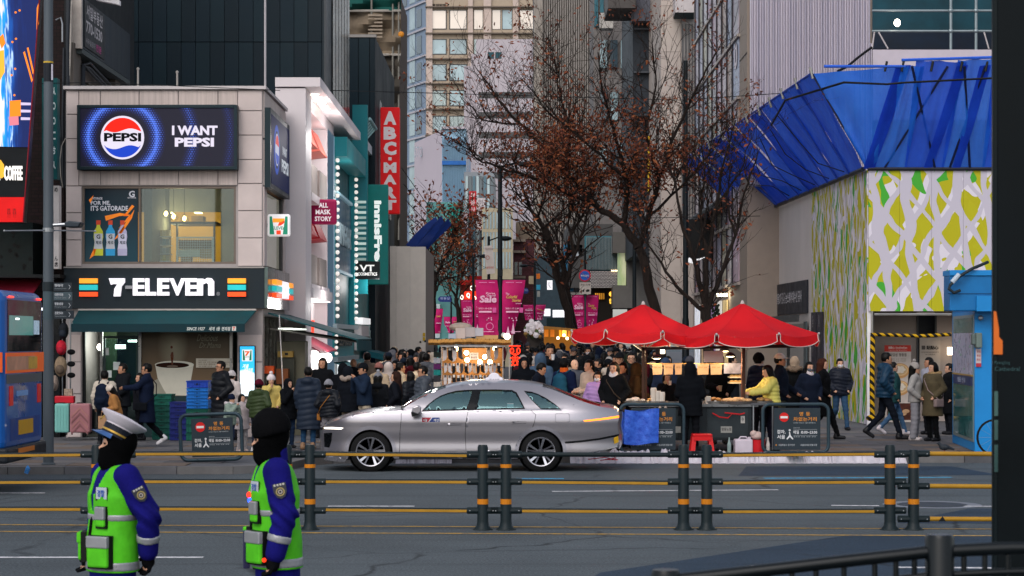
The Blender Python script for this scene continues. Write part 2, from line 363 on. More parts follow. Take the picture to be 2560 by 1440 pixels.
m=MB();m.prism([LS(-220,-70),LS(103,-70),LS(57,556),LS(-220,556)],(0,.3,0));m.B('cabinet',M('120c10',.4),led)
m=MB();m.q(LS(-200,-60,.01),LS(100,-60,.01),LS(73,368,.01),LS(-200,362,.01));m.B('screen_picture',n.mat,led)
OR=EM('ff8a28',1.0)
for k,pts in enumerate([[(58,131),(62,128),(82,200),(79,206)],[(67,120),(71,118),(85,180),(82,186)],[(92,20),(96,8),(97,60),(91,75)],[(24,252),(52,250),(52,290),(24,292)],[(-5,96),(8,84),(14,108),(4,122)],[(-20,130),(10,125),(12,180),(-20,235)]]):
    m=MB();m.q(*[LS(x,y,.014) for x,y in pts]);m.B('advert_shape',OR if k != 5 else EM('f6b23c',1),led)
for x,y in [(39,31),(49,26),(40,97),(31,105),(38,172),(29,188),(36,238)]:MB().disc(LS(x,y,.012),.022,(0,-1,0),10).B('advert_dot',OR,led)
for y in (259,277,296):MB().prism([LS(x,y + k,.012) for x,k in [(52,-3),(77,-2),(77,4),(52,4)]],(0,-.003,0)).B('advert_stripe',EM('d5c6e8',.9),led)
m=MB();m.q(LS(22,292,.013),LS(46,290,.013),LS(47,312,.013),LS(24,314,.013));m.B('advert_shape',EM('f08a9a',.8),led)
m=MB();m.q(LS(-200,366,.011),LS(73,372,.011),LS(63,492,.011),LS(-200,492,.011));m.B('logo_panel',M('15181b',.4),led)
m=MB();m.q(LS(-200,493,.011),LS(63,493,.011),LS(57.5,555,.011),LS(-200,555,.011));m.B('red_panel',M('c01616',.5,em='d21414',es=.35),led)
txt('COFFEE',LS(34,433,.02),.36,.29,EM('f2ece6',1.1),led,bold=.03,d=.05)
txt('MEGA',LS(-18,433,.02),.3,.29,EM('f2ece6',1.1),led,bold=.03,d=.05)
m=MB();m.prism([LS(x,y,.012) for x,y in [(-8,412),(2,400),(10,412),(12,440),(4,446),(-8,440)]],(0,-.04,0));m.B('logo_hexagon',EM('f0b43c',1),led)
for x in (22,36):txt('메가커피',LS(x,526,.012),.06,.3,M('7d1212',.5),led)
MB().tube([LS(104,-70,.02),LS(57.5,556,.02)],.015,6).B('edge_trim',M('7c1c28',.4),led)
tv=thing('vertical_sign','dark teal hanging sign with stacked white letters half hidden behind the grey street pole','sign',P(125,450,44))
bq((105,195,143,448,44.0,44.25),'sign_box',M('0d4a4c',.5,nz=.25),tv)
for k,ch in enumerate('ㅅㅇㅇㄷㅎㅅ'):ptxt(ch,131,218 + 37 * k,139,238 + 37 * k,44.0,M('b8c4c4',.5),tv,bold=.02)
bq((112,330,120,338,44.25,45.3),'bracket',BLACK,tv)
wv=thing('vertical_sign','white hanging sign with small dark characters half hidden behind the grey street pole','sign',P(130,672,44.2))
bq((110,464,147,672,44.2,44.45),'sign_box',M('cfc6c2',.5),wv)
for ch,y in (('め',468),('ん',640),('店',655)):ptxt(ch,136,y,145,y + 12,44.2,M('3a3436',.5),wv)
bq((120,560,128,570,44.45,45.3),'bracket',BLACK,wv)
# ================================================================ CONVENIENCE STORE BUILDING
Y0=44.9;XR=PX(657,Y0);XL=PX(165,Y0);YB=49.2
cs=thing('convenience_store','two storey pale stone corner shop with a dark fascia, teal awning and cafe window','building',((XL + XR) / 2,47,.1))
STONE=M('beb0ac',.7,nz=.1,ns=1.3,bump=.15,bs=30);STONE2=M('b6a8a2',.75,nz=.16,ns=5,stretch=(4,4,.15))
def zz(y):return PZ(y,Y0)
def xx(x):return PX(x,Y0)
m=MB()
for a in [(165,224,657,465),(165,465,205,775),(590,465,657,775),(205,660,590,775),(165,775,205,1095),(593,775,657,1095)]:pbox(m,*a,Y0,Y0 + .3)
m.box(XL,XL + .25,Y0 + .3,YB,.1,zz(224));m.box(XL + .25,XR,YB - .25,YB,.1,zz(224));m.box(XR - .3,XR,Y0 + .3,YB - .25,zz(465),zz(224))
m.box(XR - .3,XR,Y0 + .3,YB - .25,zz(790),zz(664));m.box(XR - .3,XR,48.7,YB - .25,zz(664),zz(465));m.box(XR - .3,XR,Y0 + .3,Y0 + .5,zz(664),zz(465))
m.box(XL + .25,XR - .3,Y0 + .3,YB - .25,zz(228) - .2,zz(228));m.box(XL + .25,XR - .3,Y0 + .3,YB - .25,zz(700),zz(682));m.box(XR - .3,XR,48.7,YB - .25,.1,zz(790))
m.B('wall',M('9a9290',.75,nz=.12),cs)
def panel(x0,y0,x1,y1,mat,g=1.1,par=None):
    b=MB();pbox(b,x0 + g,y0 + g,x1 - g,y1 - g,Y0 - .03,Y0 - .001);return b.B('cladding_panel',mat,par or cs,bev=.006,seg=1)
qy=[226,286,347,406,465,532,600,666]
for i in range(7):panel(165,qy[i],197 if i < 4 else 204,qy[i + 1],STONE)
qy=[226,277,338,399,459,527,595,666]
for i in range(7):panel(594,qy[i],656,qy[i + 1],STONE)
jx=[197,251,348,446,545,594]
for i in range(5):
    for a,b in ((226,345),(345,464)):panel(jx[i],a,jx[i + 1],b,STONE2)
for i,y in enumerate([836,905,985,1094][:-1]):panel(594,y,656,[836,905,985,1094][i + 1],STONE);panel(168,y,203,[836,905,985,1094][i + 1],STONE)
for i in range(4):
    ya,yb=Y0 + .05 + i * 1.06,Y0 + .05 + (i + 1) * 1.06 - .02
    for za,zb in ((zz(464),zz(347)),(zz(345),zz(226))):MB().box(XR + .001,XR + .03,ya,min(yb,YB - .02),za + .01,zb - .01).B('cladding_panel',STONE2,cs)
for a in ((Y0 + .02,Y0 + .5),(48.8,49.15)):MB().box(XR + .001,XR + .03,*a,zz(664),zz(466)).B('cladding_panel',STONE,cs)
m=MB();m.box(XL - .04,XR + .08,Y0 - .1,Y0 + .32,zz(224),zz(216));m.box(XR - .32,XR + .08,Y0 + .32,YB,zz(224),zz(216));m.B('parapet_cap',M('b3acac',.5,.2),cs)
# upper cafe window
FR=M('6d625a',.5,.3)
wf=MB().ring(xx(205),xx(590),zz(660),zz(465),Y0 + .02,Y0 + .14,.05).box(xx(346),xx(351),Y0 + .02,Y0 + .14,zz(656),zz(470)).B('window',FR,cs)
bq((352,471,586,656,Y0 + .08,Y0 + .09),'pane',GLASS,wf)
pp=MB();pbox(pp,209,471,345,656,Y0 + .07,Y0 + .09)
n=NT('drink_poster');nx=n.xyz();nf=n.noise(1.2,4)
n.link(n.mix(n.ramp(n.m('ADD',nx[2],n.m('MULTIPLY',nf,.9)),4.2,6.3),lin('143f4c'),lin('060f1e')),n.p.inputs['Base Color']);n.p.inputs['Roughness'].default_value=.25;n.p.inputs['Emission Strength'].default_value=.05
n.link(n.mix(n.ramp(n.m('ADD',nx[2],n.m('MULTIPLY',nf,.9)),4.2,6.3),lin('143f4c'),lin('060f1e')),n.p.inputs['Emission Color'])
po=pp.B('poster',n.mat,wf)
YP=Y0 + .068;PWH=M('cfcfd8',.5);POR=M('e07a20',.5,em='e07a20',es=.25)
def flat(name,pts,mat,par,Y,d=.002):b=MB();poly(b,pts,Y,d);return b.B(name,mat,par)
for k,pts in enumerate([[(222,500),(234,488),(230,500),(226,508)],[(262,540),(265,552),(298,540),(330,538),(300,532)],[(330,512),(309,540),(322,540),(296,572),(330,540),(317,538),(336,516)],[(228,636),(224,647),(236,638),(250,590)],[(336,524),(330,545),(300,590),(285,600)]]):
    flat('lightning_mark',pts,POR,cs,YP)
for b_,r in (('GATORADE',(227,493,256,499)),('FOR ME,',(227,502,276,514)),("IT'S GATORADE",(227,514,320,527)),('G',(322,477,337,493)),('GATORADE',(319,493,340,496))):
    ptxt(b_,*r,YP,PWH,cs,d=.002,bold=.03)
for cx,ca,cl,tt in ((246,'c9cc3e','e0d66a','G'),(276,'2f9fd6','6cc4ee','G'),(306,'b9b4d2','d6d2e6','G')):
    def sil(w):return [(cx - 4 * w,562),(cx - 5 * w,568),(cx - 11 * w,578),(cx - 12 * w,592),(cx - 9.5 * w,606),(cx - 12 * w,622),(cx - 11.5 * w,639),(cx + 11.5 * w,639),(cx + 12 * w,622),(cx + 9.5 * w,606),(cx + 12 * w,592),(cx + 11 * w,578),(cx + 5 * w,568),(cx + 4 * w,562)]
    flat('bottle_print',sil(1),M(ca,.4),cs,YP);flat('label_print',[(cx - 10.5,584),(cx - 9.5,606),(cx - 11,622),(cx + 11,622),(cx + 9.5,606),(cx + 10.5,584)],M('c4c6cc' if ca != 'b9b4d2' else 'cfcce0',.4),cs,YP - .003)
    flat('cap_print',[(cx - 5.5,551),(cx - 5.5,562),(cx + 5.5,562),(cx + 5.5,551)],M('d2482c',.4),cs,YP - .003)
    ptxt('G',cx - 5,586,cx + 5,597,YP - .006,M('22262c',.5),cs,d=.002,bold=.03);ptxt('제로',cx - 7,602,cx + 8,611,YP - .006,M('22343c',.5),cs,d=.002,bold=.02)
# cafe interior
IW=M('8f8a7c',.8);m=MB();yb=47.6
pbox(m,330,440,640,530,yb,yb + .05);m.B('cafe_back_wall',IW,cs)
MB().box(xx(200),xx(600),yb + .8,yb + .9,zz(690),zz(470)).B('cafe_far_wall',M('b98a3a',.8,em='c8872e',es=.6),cs)  # far wall glows by itself, standing in for the yellow lamplight in the room
MB().box(PX(552,yb),xx(600) + .3,yb,yb + .05,PZ(690,yb),PZ(528,yb)).B('cafe_side_wall',IW,cs)
MB().box(xx(352),xx(372),45.3,47.8,zz(680),zz(440)).B('curtain',M('5d5a50',.9),cs)
for x,y in ((415,534),(434,541),(461,546)):
    l=MB();l.tube([P(x,470,46.2),P(x,y - 12,46.2)],.006,5);o=l.B('pendant_cord',BLACK,cs)
    MB().ell(P(x,y,46.2),(.045,.045,.06)).B('bulb',EM('ffc878',14),o)
    l=MB()
    for k in range(6):a=k * math.pi / 3;l.tube([P(x,y - 11,46.2),P(x,y + 3,46.2) + V((.1 * math.cos(a),.1 * math.sin(a),0)),P(x,y + 10,46.2) + V((.07 * math.cos(a),.07 * math.sin(a),0))],.006,4)
    o2=l.B('wire_cage',BLACK,o)
for x in (425,495):MB().box(PX(x - 8,48),PX(x + 8,48),47.9,48.2,PZ(533,48),PZ(531,48)).B('ceiling_lamp',EM('ffdc9a',9),cs)
sh=thing('shelf_rack','white shelf rack with boxes inside the upper cafe window','shelf',P(400,660,46.4));m=MB()
for y in (590,612,634,652):pbox(m,386,y,424,y + 2,46.3,46.7)
for x in (384,386):pbox(m,x,560,x + 2,662,46.3,46.34)
m.B('frame',WHITE,sh)
for y,cs_ in ((590,('c8b88a','b7a36e')),(612,('5f8fa0','6d7f8c')),(634,('b4b4b8','8f8f8c')),(652,('c2a94e','b4a070'))):
    for k,c in enumerate(cs_ * 2):bq((388 + k * 9,y - 15,396 + k * 9,y,46.35,46.6),'box',M(c,.7),sh)
gr=thing('wire_rack','white wire mesh rack of cartons inside the upper cafe window','rack',P(488,662,46));m=MB();m.ring(PX(441,46),PX(534,46),PZ(664,46),PZ(592,46),46,46.04,.03)
for k in range(1,16):x=441 + 93 * k / 16;m.tube([P(x,594,46.02),P(x,662,46.02)],.004,4)
for k in range(1,12):y=592 + 72 * k / 12;m.tube([P(443,y,46.02),P(533,y,46.02)],.004,4)
m.B('mesh_front',WHITE,gr)
for a,c in [((446,624,500,642),'c9c4bb'),((452,642,476,660),'a8794c'),((500,616,530,645),'b98a5c'),((447,600,528,622),'6b5136')]:bq((*a,46.15,46.5),'carton',M(c,.8),gr)
m=MB();pbox(m,425,554,540,560,47,48);pbox(m,440,560,444,660,47,47.1);pbox(m,533,560,537,660,47,47.1);m.solo('counter_shelf',M('1c2a30',.5),'dark high counter behind the wire rack in the cafe','counter')
m=MB();pbox(m,478,540,508,555,47.2,47.6);m.solo('carton',M('a8804c',.8),'brown carton on the high counter under the cafe bulbs','box')
ls=bpy.data.lights.new('cafe_lamp','POINT');ls.energy=60;ls.color=(1,.75,.42);ls.shadow_soft_size=.3;o=bpy.data.objects.new('cafe_lamp',ls);o.location=P(440,560,47.1);COL.objects.link(o)
# fascia
fs=thing('shop_sign','long dark fascia with raised white letters and coloured bars over the shop front','sign',P(405,770,Y0))
bq((160,670,660,771,Y0 - .14,Y0 - .035),'board',M('1b252b',.55,nz=.1),fs)
bq((159,667,661,670,Y0 - .16,Y0 - .035),'top_trim',M('9a9490',.5),fs)
bq((195,772,640,776,Y0 - .2,Y0 - .03),'awning_rail',M('a9a29c',.5),fs)
Yf=Y0 - .14;LW=M('dcd8dc',.45,em='f4eef6',es=.55)
for ch,a in (('7',(274,696,313,741)),('-',(313,714,329,722)),('E',(334,696,362,739)),('L',(365,696,391,739)),('E',(395,696,424,739)),('V',(425,696,464,739)),('E',(465,696,493,739)),('n',(494,695,536,739))):
    if ch == 'n':
        b=MB();b.prism([P(x,y,Yf) for x,y in [(494,739),(494,697),(509,697),(511,700),(520,695),(530,696),(536,704),(536,739),(522,739),(522,711),(517,707),(508,711),(508,739)]],(0,-.1,0));b.B('letter',LW,fs)
    elif ch == '7':
        b=MB();b.prism([P(x,y,Yf) for x,y in [(274,696),(313,696),(313,706),(305,716),(302,741),(286,741),(288,722),(295,711),(285,710),(279,712)]],(0,-.1,0));b.B('letter',LW,fs)
    elif ch == '-':bq((*a,Yf - .1,Yf),'letter',M('9a989c',.5),fs)
    else:ptxt(ch,*a,Yf,LW,fs,d=.1,bold=.035,name='letter')
ptxt('®',541,730,550,739,Yf,M('a0a0a4',.5),fs)
bars=((696,708,'f0922a'),(712,725,'1f9c9e'),(730,741,'f0481c'))
for x0,x1 in ((198,243),(569,614)):
    for ya,yb_,c in bars:bq((x0,ya,x1,yb_,Yf - .08,Yf),'colour_bar',M(c,.4,em=c,es=.75),fs)
sf=thing('shop_sign','narrow glossy fascia with coloured bars round the corner over the side awning','sign',(XR,47,2.9))
MB().box(XR + .03,XR + .12,Y0 - .1,49.15,zz(770),zz(668)).B('board',M('4c5a5a',.15,.5,nz=.3),sf)
for y0,y1 in ((45.6,46.7),(48.3,49.1)):
    for k,(ya,yb_,c) in enumerate(bars):MB().box(XR + .12,XR + .22,y0,y1,zz(yb_),zz(ya)).B('colour_bar',M(c,.4,em=c,es=.7),sf)
for k,ch in enumerate('ELEVEn'):txt(ch,(XR + .12,46.95 + k * .28,zz(718)),.24,.38,LW,sf,LF,d=.08,bold=.035,name='letter')
# front screen
ps=thing('led_screen','wide lit screen on the shop wall with a round soda logo and blue dotted rings','screen',P(392,423,Y0 - .3));Ys=Y0 - .3
FRM=M('1c2a30',.45,.3)
m=MB();m.ring(PX(192,Ys),PX(593,Ys),PZ(424,Ys),PZ(262,Ys),Ys,Y0 - .04,.07);m.B('frame',FRM,ps,bev=.01)
n=NT('soda_screen');nx=n.xyz();c0=P(306,344,Ys);sc=5200 / Ys
px_=n.m('MULTIPLY',n.m('SUBTRACT',nx[0],c0.x),sc);pz_=n.m('MULTIPLY',n.m('SUBTRACT',nx[2],c0.z),sc)
rr=n.m('SQRT',n.m('ADD',n.m('POWER',px_,2),n.m('POWER',pz_,2)))
def ringf(r,w):return n.ramp(n.m('ABSOLUTE',n.m('SUBTRACT',rr,r)),w,0)
rg=n.m('MAXIMUM',n.m('MAXIMUM',ringf(86,24),n.m('MULTIPLY',ringf(176,20),.6)),n.m('MULTIPLY',ringf(270,16),.35))
ax=n.m('MULTIPLY',px_,1 / 6.2);az=n.m('MULTIPLY',pz_,1 / 5.4)
ax2=n.m('ADD',ax,n.m('MULTIPLY',n.m('MODULO',n.m('FLOOR',n.m('ADD',az,100)),2),.5))
dx=n.m('SUBTRACT',n.m('FRACT',n.m('ADD',ax2,100)),.5);dz=n.m('SUBTRACT',n.m('FRACT',n.m('ADD',az,100)),.5)
dd=n.m('SQRT',n.m('ADD',n.m('POWER',dx,2),n.m('POWER',dz,2)))
dot=n.ramp(n.m('SUBTRACT',dd,n.m('MULTIPLY',rg,.52)),.06,-.06)
cc=n.mix(n.m('MULTIPLY',dot,rg),n.mix(rg,lin('0d0c1c'),lin('101a58')),lin('4f76e8'))
n.link(cc,n.p.inputs['Emission Color']);n.p.inputs['Emission Strength'].default_value=.95;n.p.inputs['Base Color'].default_value=(.01,.01,.015,1);n.p.inputs['Roughness'].default_value=.4
bq((200,270,586,417,Ys + .03,Ys + .08),'screen_picture',n.mat,ps)
YL=Ys + .028;lc=(306,344);rp=54.5;wm=EM('cfc8d8',1);rm=EM('e02418',1);bm_=EM('1d3fb4',1)
def circ(r,a0,a1,k=24):return [(lc[0] + r * math.cos(R(a0 + (a1 - a0) * i / k)),lc[1] - r * math.sin(R(a0 + (a1 - a0) * i / k))) for i in range(k + 1)]
flat('logo_disc',circ(rp,0,360,40)[:-1],wm,ps,YL)
flat('logo_red',circ(49.5,18,162) + [(lc[0] - 40 + 80 * t,lc[1] - 18 + 5 * math.sin(t * 6.28)) for t in [i / 10 for i in range(11)]],rm,ps,YL - .004)
flat('logo_blue',circ(49.5,202,338) + [(lc[0] + 40 - 80 * t,lc[1] + 24 - 5 * math.sin(t * 6.28)) for t in [i / 10 for i in range(11)]],bm_,ps,YL - .004)
ptxt('PEPSI',260,332,353,354,YL - .004,EM('06080c',1),ps,d=.003,bold=.045)
ptxt('I WANT',430,314,544,338,YL,wm,ps,d=.003,bold=.045);ptxt('PEPSI',437,344,535,367,YL,wm,ps,d=.003,bold=.045)
ss=thing('led_screen','narrow lit side screen round the corner of the shop with a small soda logo','screen',(XR + .1,47,5.5))
MB().box(XR + .03,XR + .16,Y0 + .05,48.8,zz(468),zz(268)).B('frame',FRM,ss)
MB().box(XR + .16,XR + .165,Y0 + .2,48.65,zz(456),zz(282)).B('screen_picture',EM('0b1230',1),ss)
for k,(r,c) in enumerate(((.55,'1c3c8c'),(.42,'0b1230'),(.36,'8f94a8'))):MB().disc((XR + .166 + k * .003,46.1,zz(362)),r,(1,0,0),28,.002).B('logo_ring',EM(c,1),ss)
MB().prism([(XR + .176,46.1 + .32 * math.cos(R(a)),zz(362) + .32 * math.sin(R(a))) for a in range(15,170,12)],(.002,0,0)).B('logo_red',EM('b02420',.9),ss)
MB().prism([(XR + .176,46.1 + .32 * math.cos(R(a)),zz(362) + .32 * math.sin(R(a))) for a in range(195,350,12)],(.002,0,0)).B('logo_blue',EM('1d3f9c',.9),ss)
txt('I WANT',(XR + .168,47.65,zz(352)),.9,.2,EM('aab0b8',.8),ss,LF,bold=.03);txt('PEPSI',(XR + .168,47.75,zz(392)),1.4,.3,EM('aab0b8',.8),ss,LF,bold=.04)
# side window, projecting signs
sw=MB().box(XR - .12,XR - .06,Y0 + .5,48.75,zz(664),zz(470)).B('window',M('5a5650',.5,.3),cs)
MB().box(XR - .05,XR - .045,Y0 + .56,48.7,zz(660),zz(474)).B('pane',M('8d8a80',.1,nz=.2,ns=.5,em='b8b4a0',es=.12),sw)
for yy in (48.4,48.65):MB().box(XR - .05,XR + .01,yy,yy + .06,zz(662),zz(470)).B('mullion',M('3f3f3e',.4,.4),sw)
def proj(lbl,x0,y0,x1,y1,Y,mat,d=.2,rad=0,xin=None):
    t=thing('hanging_sign',lbl,'sign',P((x0 + x1) / 2,y1,Y));bq((x0,y0,x1,y1,Y,Y + d),'sign_box',mat,t,bev=rad,seg=3)
    if xin is not None:bb=MB();yc=(y0 + y1) / 2;a=P(x0,yc,Y + d / 2);bb.box(xin,a.x + .02,Y + d / 2 - .03,Y + d / 2 + .03,a.z - .04,a.z + .04);bb.B('bracket',DKMETAL,t)
    return t
YE=45.55;ev=proj('square white sign with green bars and an orange and red numeral beside the cafe window',668,535,725,591,YE,M('d8d4d4',.4,em='e8e4e4',es=.35),.16,.05,XR)
GRN=M('1c7f62',.4,em='1c7f62',es=.35)
flat('green_bar',[(674,541),(680,541),(686,586),(674,586)],GRN,ev,YE - .004);flat('green_bar',[(719,541),(713,541),(707,586),(719,586)],GRN,ev,YE - .004)
flat('numeral_top',[(682,546),(711,546),(711,551),(706,556),(682,556)],M('f0922a',.4,em='f0922a',es=.5),ev,YE - .004);flat('numeral_stem',[(711,551),(711,557),(703,563),(694,565),(698,556),(706,553)],M('e03c1c',.4,em='e03c1c',es=.5),ev,YE - .004)
flat('numeral_foot',[(691,576),(702,576),(702,586),(691,586)],M('e03c1c',.4,em='e03c1c',es=.5),ev,YE - .004);ptxt('ELEVEn',681,566,712,574,YE - .003,GRN,ev,bold=.02)
# awnings
AWN=M('0f3f44',.75,nz=.2);AWN2=M('0c2c33',.75)
aw=MB();aw.prism([P(197,776,Y0 - .15),P(640,776,Y0 - .15),P(612,809,43.7),P(178,809,43.7)],(0,0,-.02));awn=aw.B('awning',AWN,cs)
va=MB();pbox(va,178,810,612,830,43.69,43.7);va.B('valance',AWN2,awn)
CR=M('c9ccc6',.5)
ptxt('SINCE 1927',467,818,513,826,43.685,CR,awn,bold=.02,ital=.2);ptxt('세계 1등 편의점',522,817,576,827,43.685,CR,awn,bold=.02,ital=.2)
flat('logo_patch',[(580,816),(590,816),(590,827),(580,827)],CR,awn,43.69);ptxt('7',582,817,588,826,43.685,M('d05030',.5),awn,bold=.04)
MB().tube([P(180,809,43.7),P(200,800,Y0 - .1)],.02,6).B('awning_arm',STEEL,awn);MB().tube([P(610,812,43.7),P(634,786,Y0 - .1)],.02,6).B('awning_arm',STEEL,awn)
zt,zo=PZ(781,45),PZ(848,45);XO=PX(893,45)
aw=MB();aw.prism([(XR + .1,45,zt),(XO,45,zo),(XO,49.6,zo + .02),(XR + .1,49.6,zt)],(0,0,-.03));sa=aw.B('side_awning',AWN,cs)
MB().box(XO - .01,XO,45,49.6,zo - .26,zo - .03).B('valance',AWN,sa)
for k in range(4):MB().tube([(XR + .1,45.3 + k * 1.3,zt - .35),(XO - .1,45.3 + k * 1.3,zo - .06)],.02,6).B('awning_arm',M('6d6a66',.5,.5),sa)
MB().tube([(XR + .35,44.95,zt - .05),(XR + .42,44.9,1.5),(XR + .46,44.9,.6)],.012,6).B('awning_crank',M('b9b4b4',.4,.5),sa)
for k in range(4):MB().box(XR + .3,XR + .6,45.2 + k * 1.0,45.35 + k * 1.0,2.45,2.48).B('tube_lamp',EM('e9f2e4',1.6),sa)
# ground floor front
m=MB();m.box(xx(205),xx(593),47.6,47.7,.1,zz(775));m.B('shop_back_wall',M('1c2a24',.7,nz=.4,ns=.8),cs)
m=MB();m.box(xx(195),XR - .3,Y0 + .3,49,.1,.13);m.B('shop_floor',M('3a3a38',.6),cs)
SSTEEL=M('8c8a84',.3,.7)
for x0,x1 in ((205,213),(250,256),(346,353),(574,581)):bq((x0,828,x1,1093,Y0 + .05,Y0 + .15),'mullion',SSTEEL if x0 != 205 else BLACK,cs)
dr=MB().ring(xx(256),xx(346),.14,zz(840),Y0 + .08,Y0 + .13,.05).B('door',M('2e3a3a',.4,.4),cs)
bq((262,848,340,1085,Y0 + .1,Y0 + .105),'pane',GLASS,dr);bq((264,950,267,1010,Y0 + .03,Y0 + .06),'handle',STEEL,dr)
MB().box(xx(213),xx(250),46.8,46.9,.12,2.4).B('green_display',M('20301a',.6,nz=.5,ns=2,em='3a4a20',es=.05),cs)
for a in ((268,926,279,944),(283,905,300,925),(296,1000,312,1020),(262,870,272,888)):bq((*a,Y0 + .09,Y0 + .095),'notice',M('c9ccc9',.6),dr)
MB().ell(P(251,868,45.4),.075).B('bulb',EM('fff2da',14),cs)
for a in ((288,862,312,872),(283,905,288,918),(320,850,340,855)):bq((*a,46.4,46.5),'tube_lamp',EM('e4f6ea',7),cs)
ls2=bpy.data.lights.new('shop_lamp','POINT');ls2.energy=35;ls2.color=(.9,1,.9);ls2.shadow_soft_size=.4;o=bpy.data.objects.new('shop_lamp',ls2);o.location=P(280,850,46);COL.objects.link(o)
n=NT('coffee_poster');nx=n.xyz();nf=n.noise(1.0,5,None,.6);vz=n.m('ADD',nx[2],n.m('MULTIPLY',n.m('SUBTRACT',nf,.5),1.0));
bs_=n.mix(n.ramp(vz,1.2,2.7),lin('6f5a44'),lin('343328'));gx=n.m('SUBTRACT',nx[0],PX(430,Y0));gz=n.m('SUBTRACT',nx[2],PZ(865,Y0))
sm=n.ramp(n.m('SQRT',n.m('ADD',n.m('POWER',n.m('MULTIPLY',gx,1.6),2),n.m('POWER',gz,2))),.55,0)
n.link(n.mix(n.m('MULTIPLY',n.m('MULTIPLY',sm,nf),1.1),bs_,lin('b5b096')),n.p.inputs['Base Color']);n.p.inputs['Roughness'].default_value=.3
cp=bq((353,828,574,990,Y0 + .1,Y0 + .12),'coffee_poster',n.mat,cs);Yc=Y0 + .098
CUP=M('c5bfae',.5,nz=.08);flat('cup_print',[(388,912),(394,945),(410,975),(418,988),(468,989),(476,958),(484,912)],CUP,cp,Yc)
flat('saucer_print',[(356,990),(372,960),(396,946),(420,989)],M('8f8a7a',.5),cp,Yc + .001)
el=lambda cx,cy,rx,ry:[(cx + rx * math.cos(R(a)),cy + ry * math.sin(R(a))) for a in range(0,360,15)]
flat('cup_rim',el(436,912,49,10),M('cfcab8',.4),cp,Yc - .003);flat('coffee_print',el(431,913,42,7),M('2a140a',.2),cp,Yc - .006);flat('ripple_print',el(431,916,14,3),M('6f5e50',.2),cp,Yc - .009)
flat('drop_print',[(429,912),(426,888),(429,880),(433,880),(434,890),(432,912)],M('5a2a12',.3),cp,Yc - .009);flat('drop_print',el(429,868,3,3.5),M('5a2a12',.3),cp,Yc - .006)
ptxt('Delicious',492,836,545,853,Yc,M('7d7a66',.5),cp,ital=.4);ptxt('Dr.Mama',498,856,552,870,Yc,M('7d7a66',.5),cp,ital=.4)
pn=bq((490,896,582,919,Y0 + .06,Y0 + .07),'paper_notice',M('c0b6a4',.7),cs)
for k in range(4):ptxt(['카페 이용 안내','매장 이용 고객 여러분께 안내드립니다','문의사항은 매장으로 연락 바랍니다','감사합니다'][k],496,899 + k * 5,[516,574,570,530][k],902 + k * 5,Y0 + .058,M('6d5a4c',.6),pn,d=.001)
bq((353,990,574,1093,Y0 + .08,Y0 + .14),'lower_panel',M('1b3033',.5),cs)
# side shop front under the awning
MB().box(XR - 1.2,XR - 1.1,Y0 + .5,49,.1,zz(790)).B('side_back_wall',M('2c3430',.6,nz=.3,ns=.7),cs)
for yy in (45.5,46.2,46.9,47.6):MB().box(XR - .1,XR - .04,yy,yy + .06,.12,zz(792)).B('mullion',SSTEEL,cs)
MB().box(XR - .02,XR + .6,48.6,48.7,.12,PZ(853,48.6)).B('side_partition',M('6a6858',.7,nz=.15),cs)
lbx=thing('banner_lightbox','tall lit blue and white banner box on the shop corner pillar','sign',P(618,992,Y0 - .1));Yb=Y0 - .12
bq((598,864,638,992,Yb,Y0 - .035),'frame',BLACK,lbx)
n=NT('banner_print');nx=n.xyz();wv_=n.m('ADD',nx[2],n.m('MULTIPLY',n.m('SINE',n.m('MULTIPLY',nx[0],9)),.05))
c_=n.mix(n.ramp(wv_,PZ(934,Y0),PZ(928,Y0)),lin('d5e6ee'),lin('2ba4dc'));n.link(c_,n.p.inputs['Emission Color']);n.p.inputs['Emission Strength'].default_value=.9;n.link(c_,n.p.inputs['Base Color'])
bq((600,866,636,990,Yb - .004,Yb - .001),'banner_face',n.mat,lbx)
flat('logo_patch',[(605,874),(631,874),(631,903),(605,903)],EM('dfe2e2',.9),lbx,Yb - .005);flat('logo_bar',[(607,876),(610,876),(613,901),(607,901)],EM('1c7f62',.7),lbx,Yb - .009);flat('logo_bar',[(629,876),(626,876),(623,901),(629,901)],EM('1c7f62',.7),lbx,Yb - .009)
ptxt('7',612,878,625,890,Yb - .007,EM('e05a28',.9),lbx,bold=.05);ptxt('ELEVEn',612,890,625,894,Yb - .007,EM('1c6a5a',.8),lbx)
ptxt('겨울',606,910,622,921,Yb - .005,EM('eef4f8',1),lbx,bold=.02,ital=.3);ptxt('세븐카페',610,920,632,931,Yb - .005,EM('eef4f8',1),lbx,bold=.02,ital=.3)
for k in range(6):ptxt('아메리카노 할인',606,942 + 7 * k,628 - 3 * (k % 2),945 + 7 * k,Yb - .005,EM('9fb6c4',.8),lbx,d=.002)
# ================================================================ SHOPS ALONG THE SIDE STREET (left row)
XA=-5.0
def yl(x,X=XA):return X * F / (x - 1280)
def wall_px(mb,x0,x1,z0,z1,X=XA,d=.05):return mb.box(X - d,X,yl(x0,X),yl(x1,X),z0,z1)
TEAL=M('157f86',.5,nz=.1,ns=.8);TEAL2=M('0f5c63',.5,nz=.15);LTB=M('a9c4d4',.5,nz=.05,em='a8d4ee',es=.12);OFFW=M('cdc4c6',.6,nz=.06,ns=.8)
ms=thing('cosmetics_shop','white mask shop with lit shell awnings and red lettering beside the stone corner shop','building',(-7,54,.1))
Zt=PZ(207,50.4);m=MB();m.box(-9.7,-5.62,50.45,58.3,ZG(52) - .2,Zt - 1.9);m.box(-5.62,-4.9,49.4,50.8,ZG(52) - .2,Zt - .25);m.box(-5.62,XA,56.3,58.3,ZG(52) - .2,Zt - .25);m.B('wall',OFFW,ms)
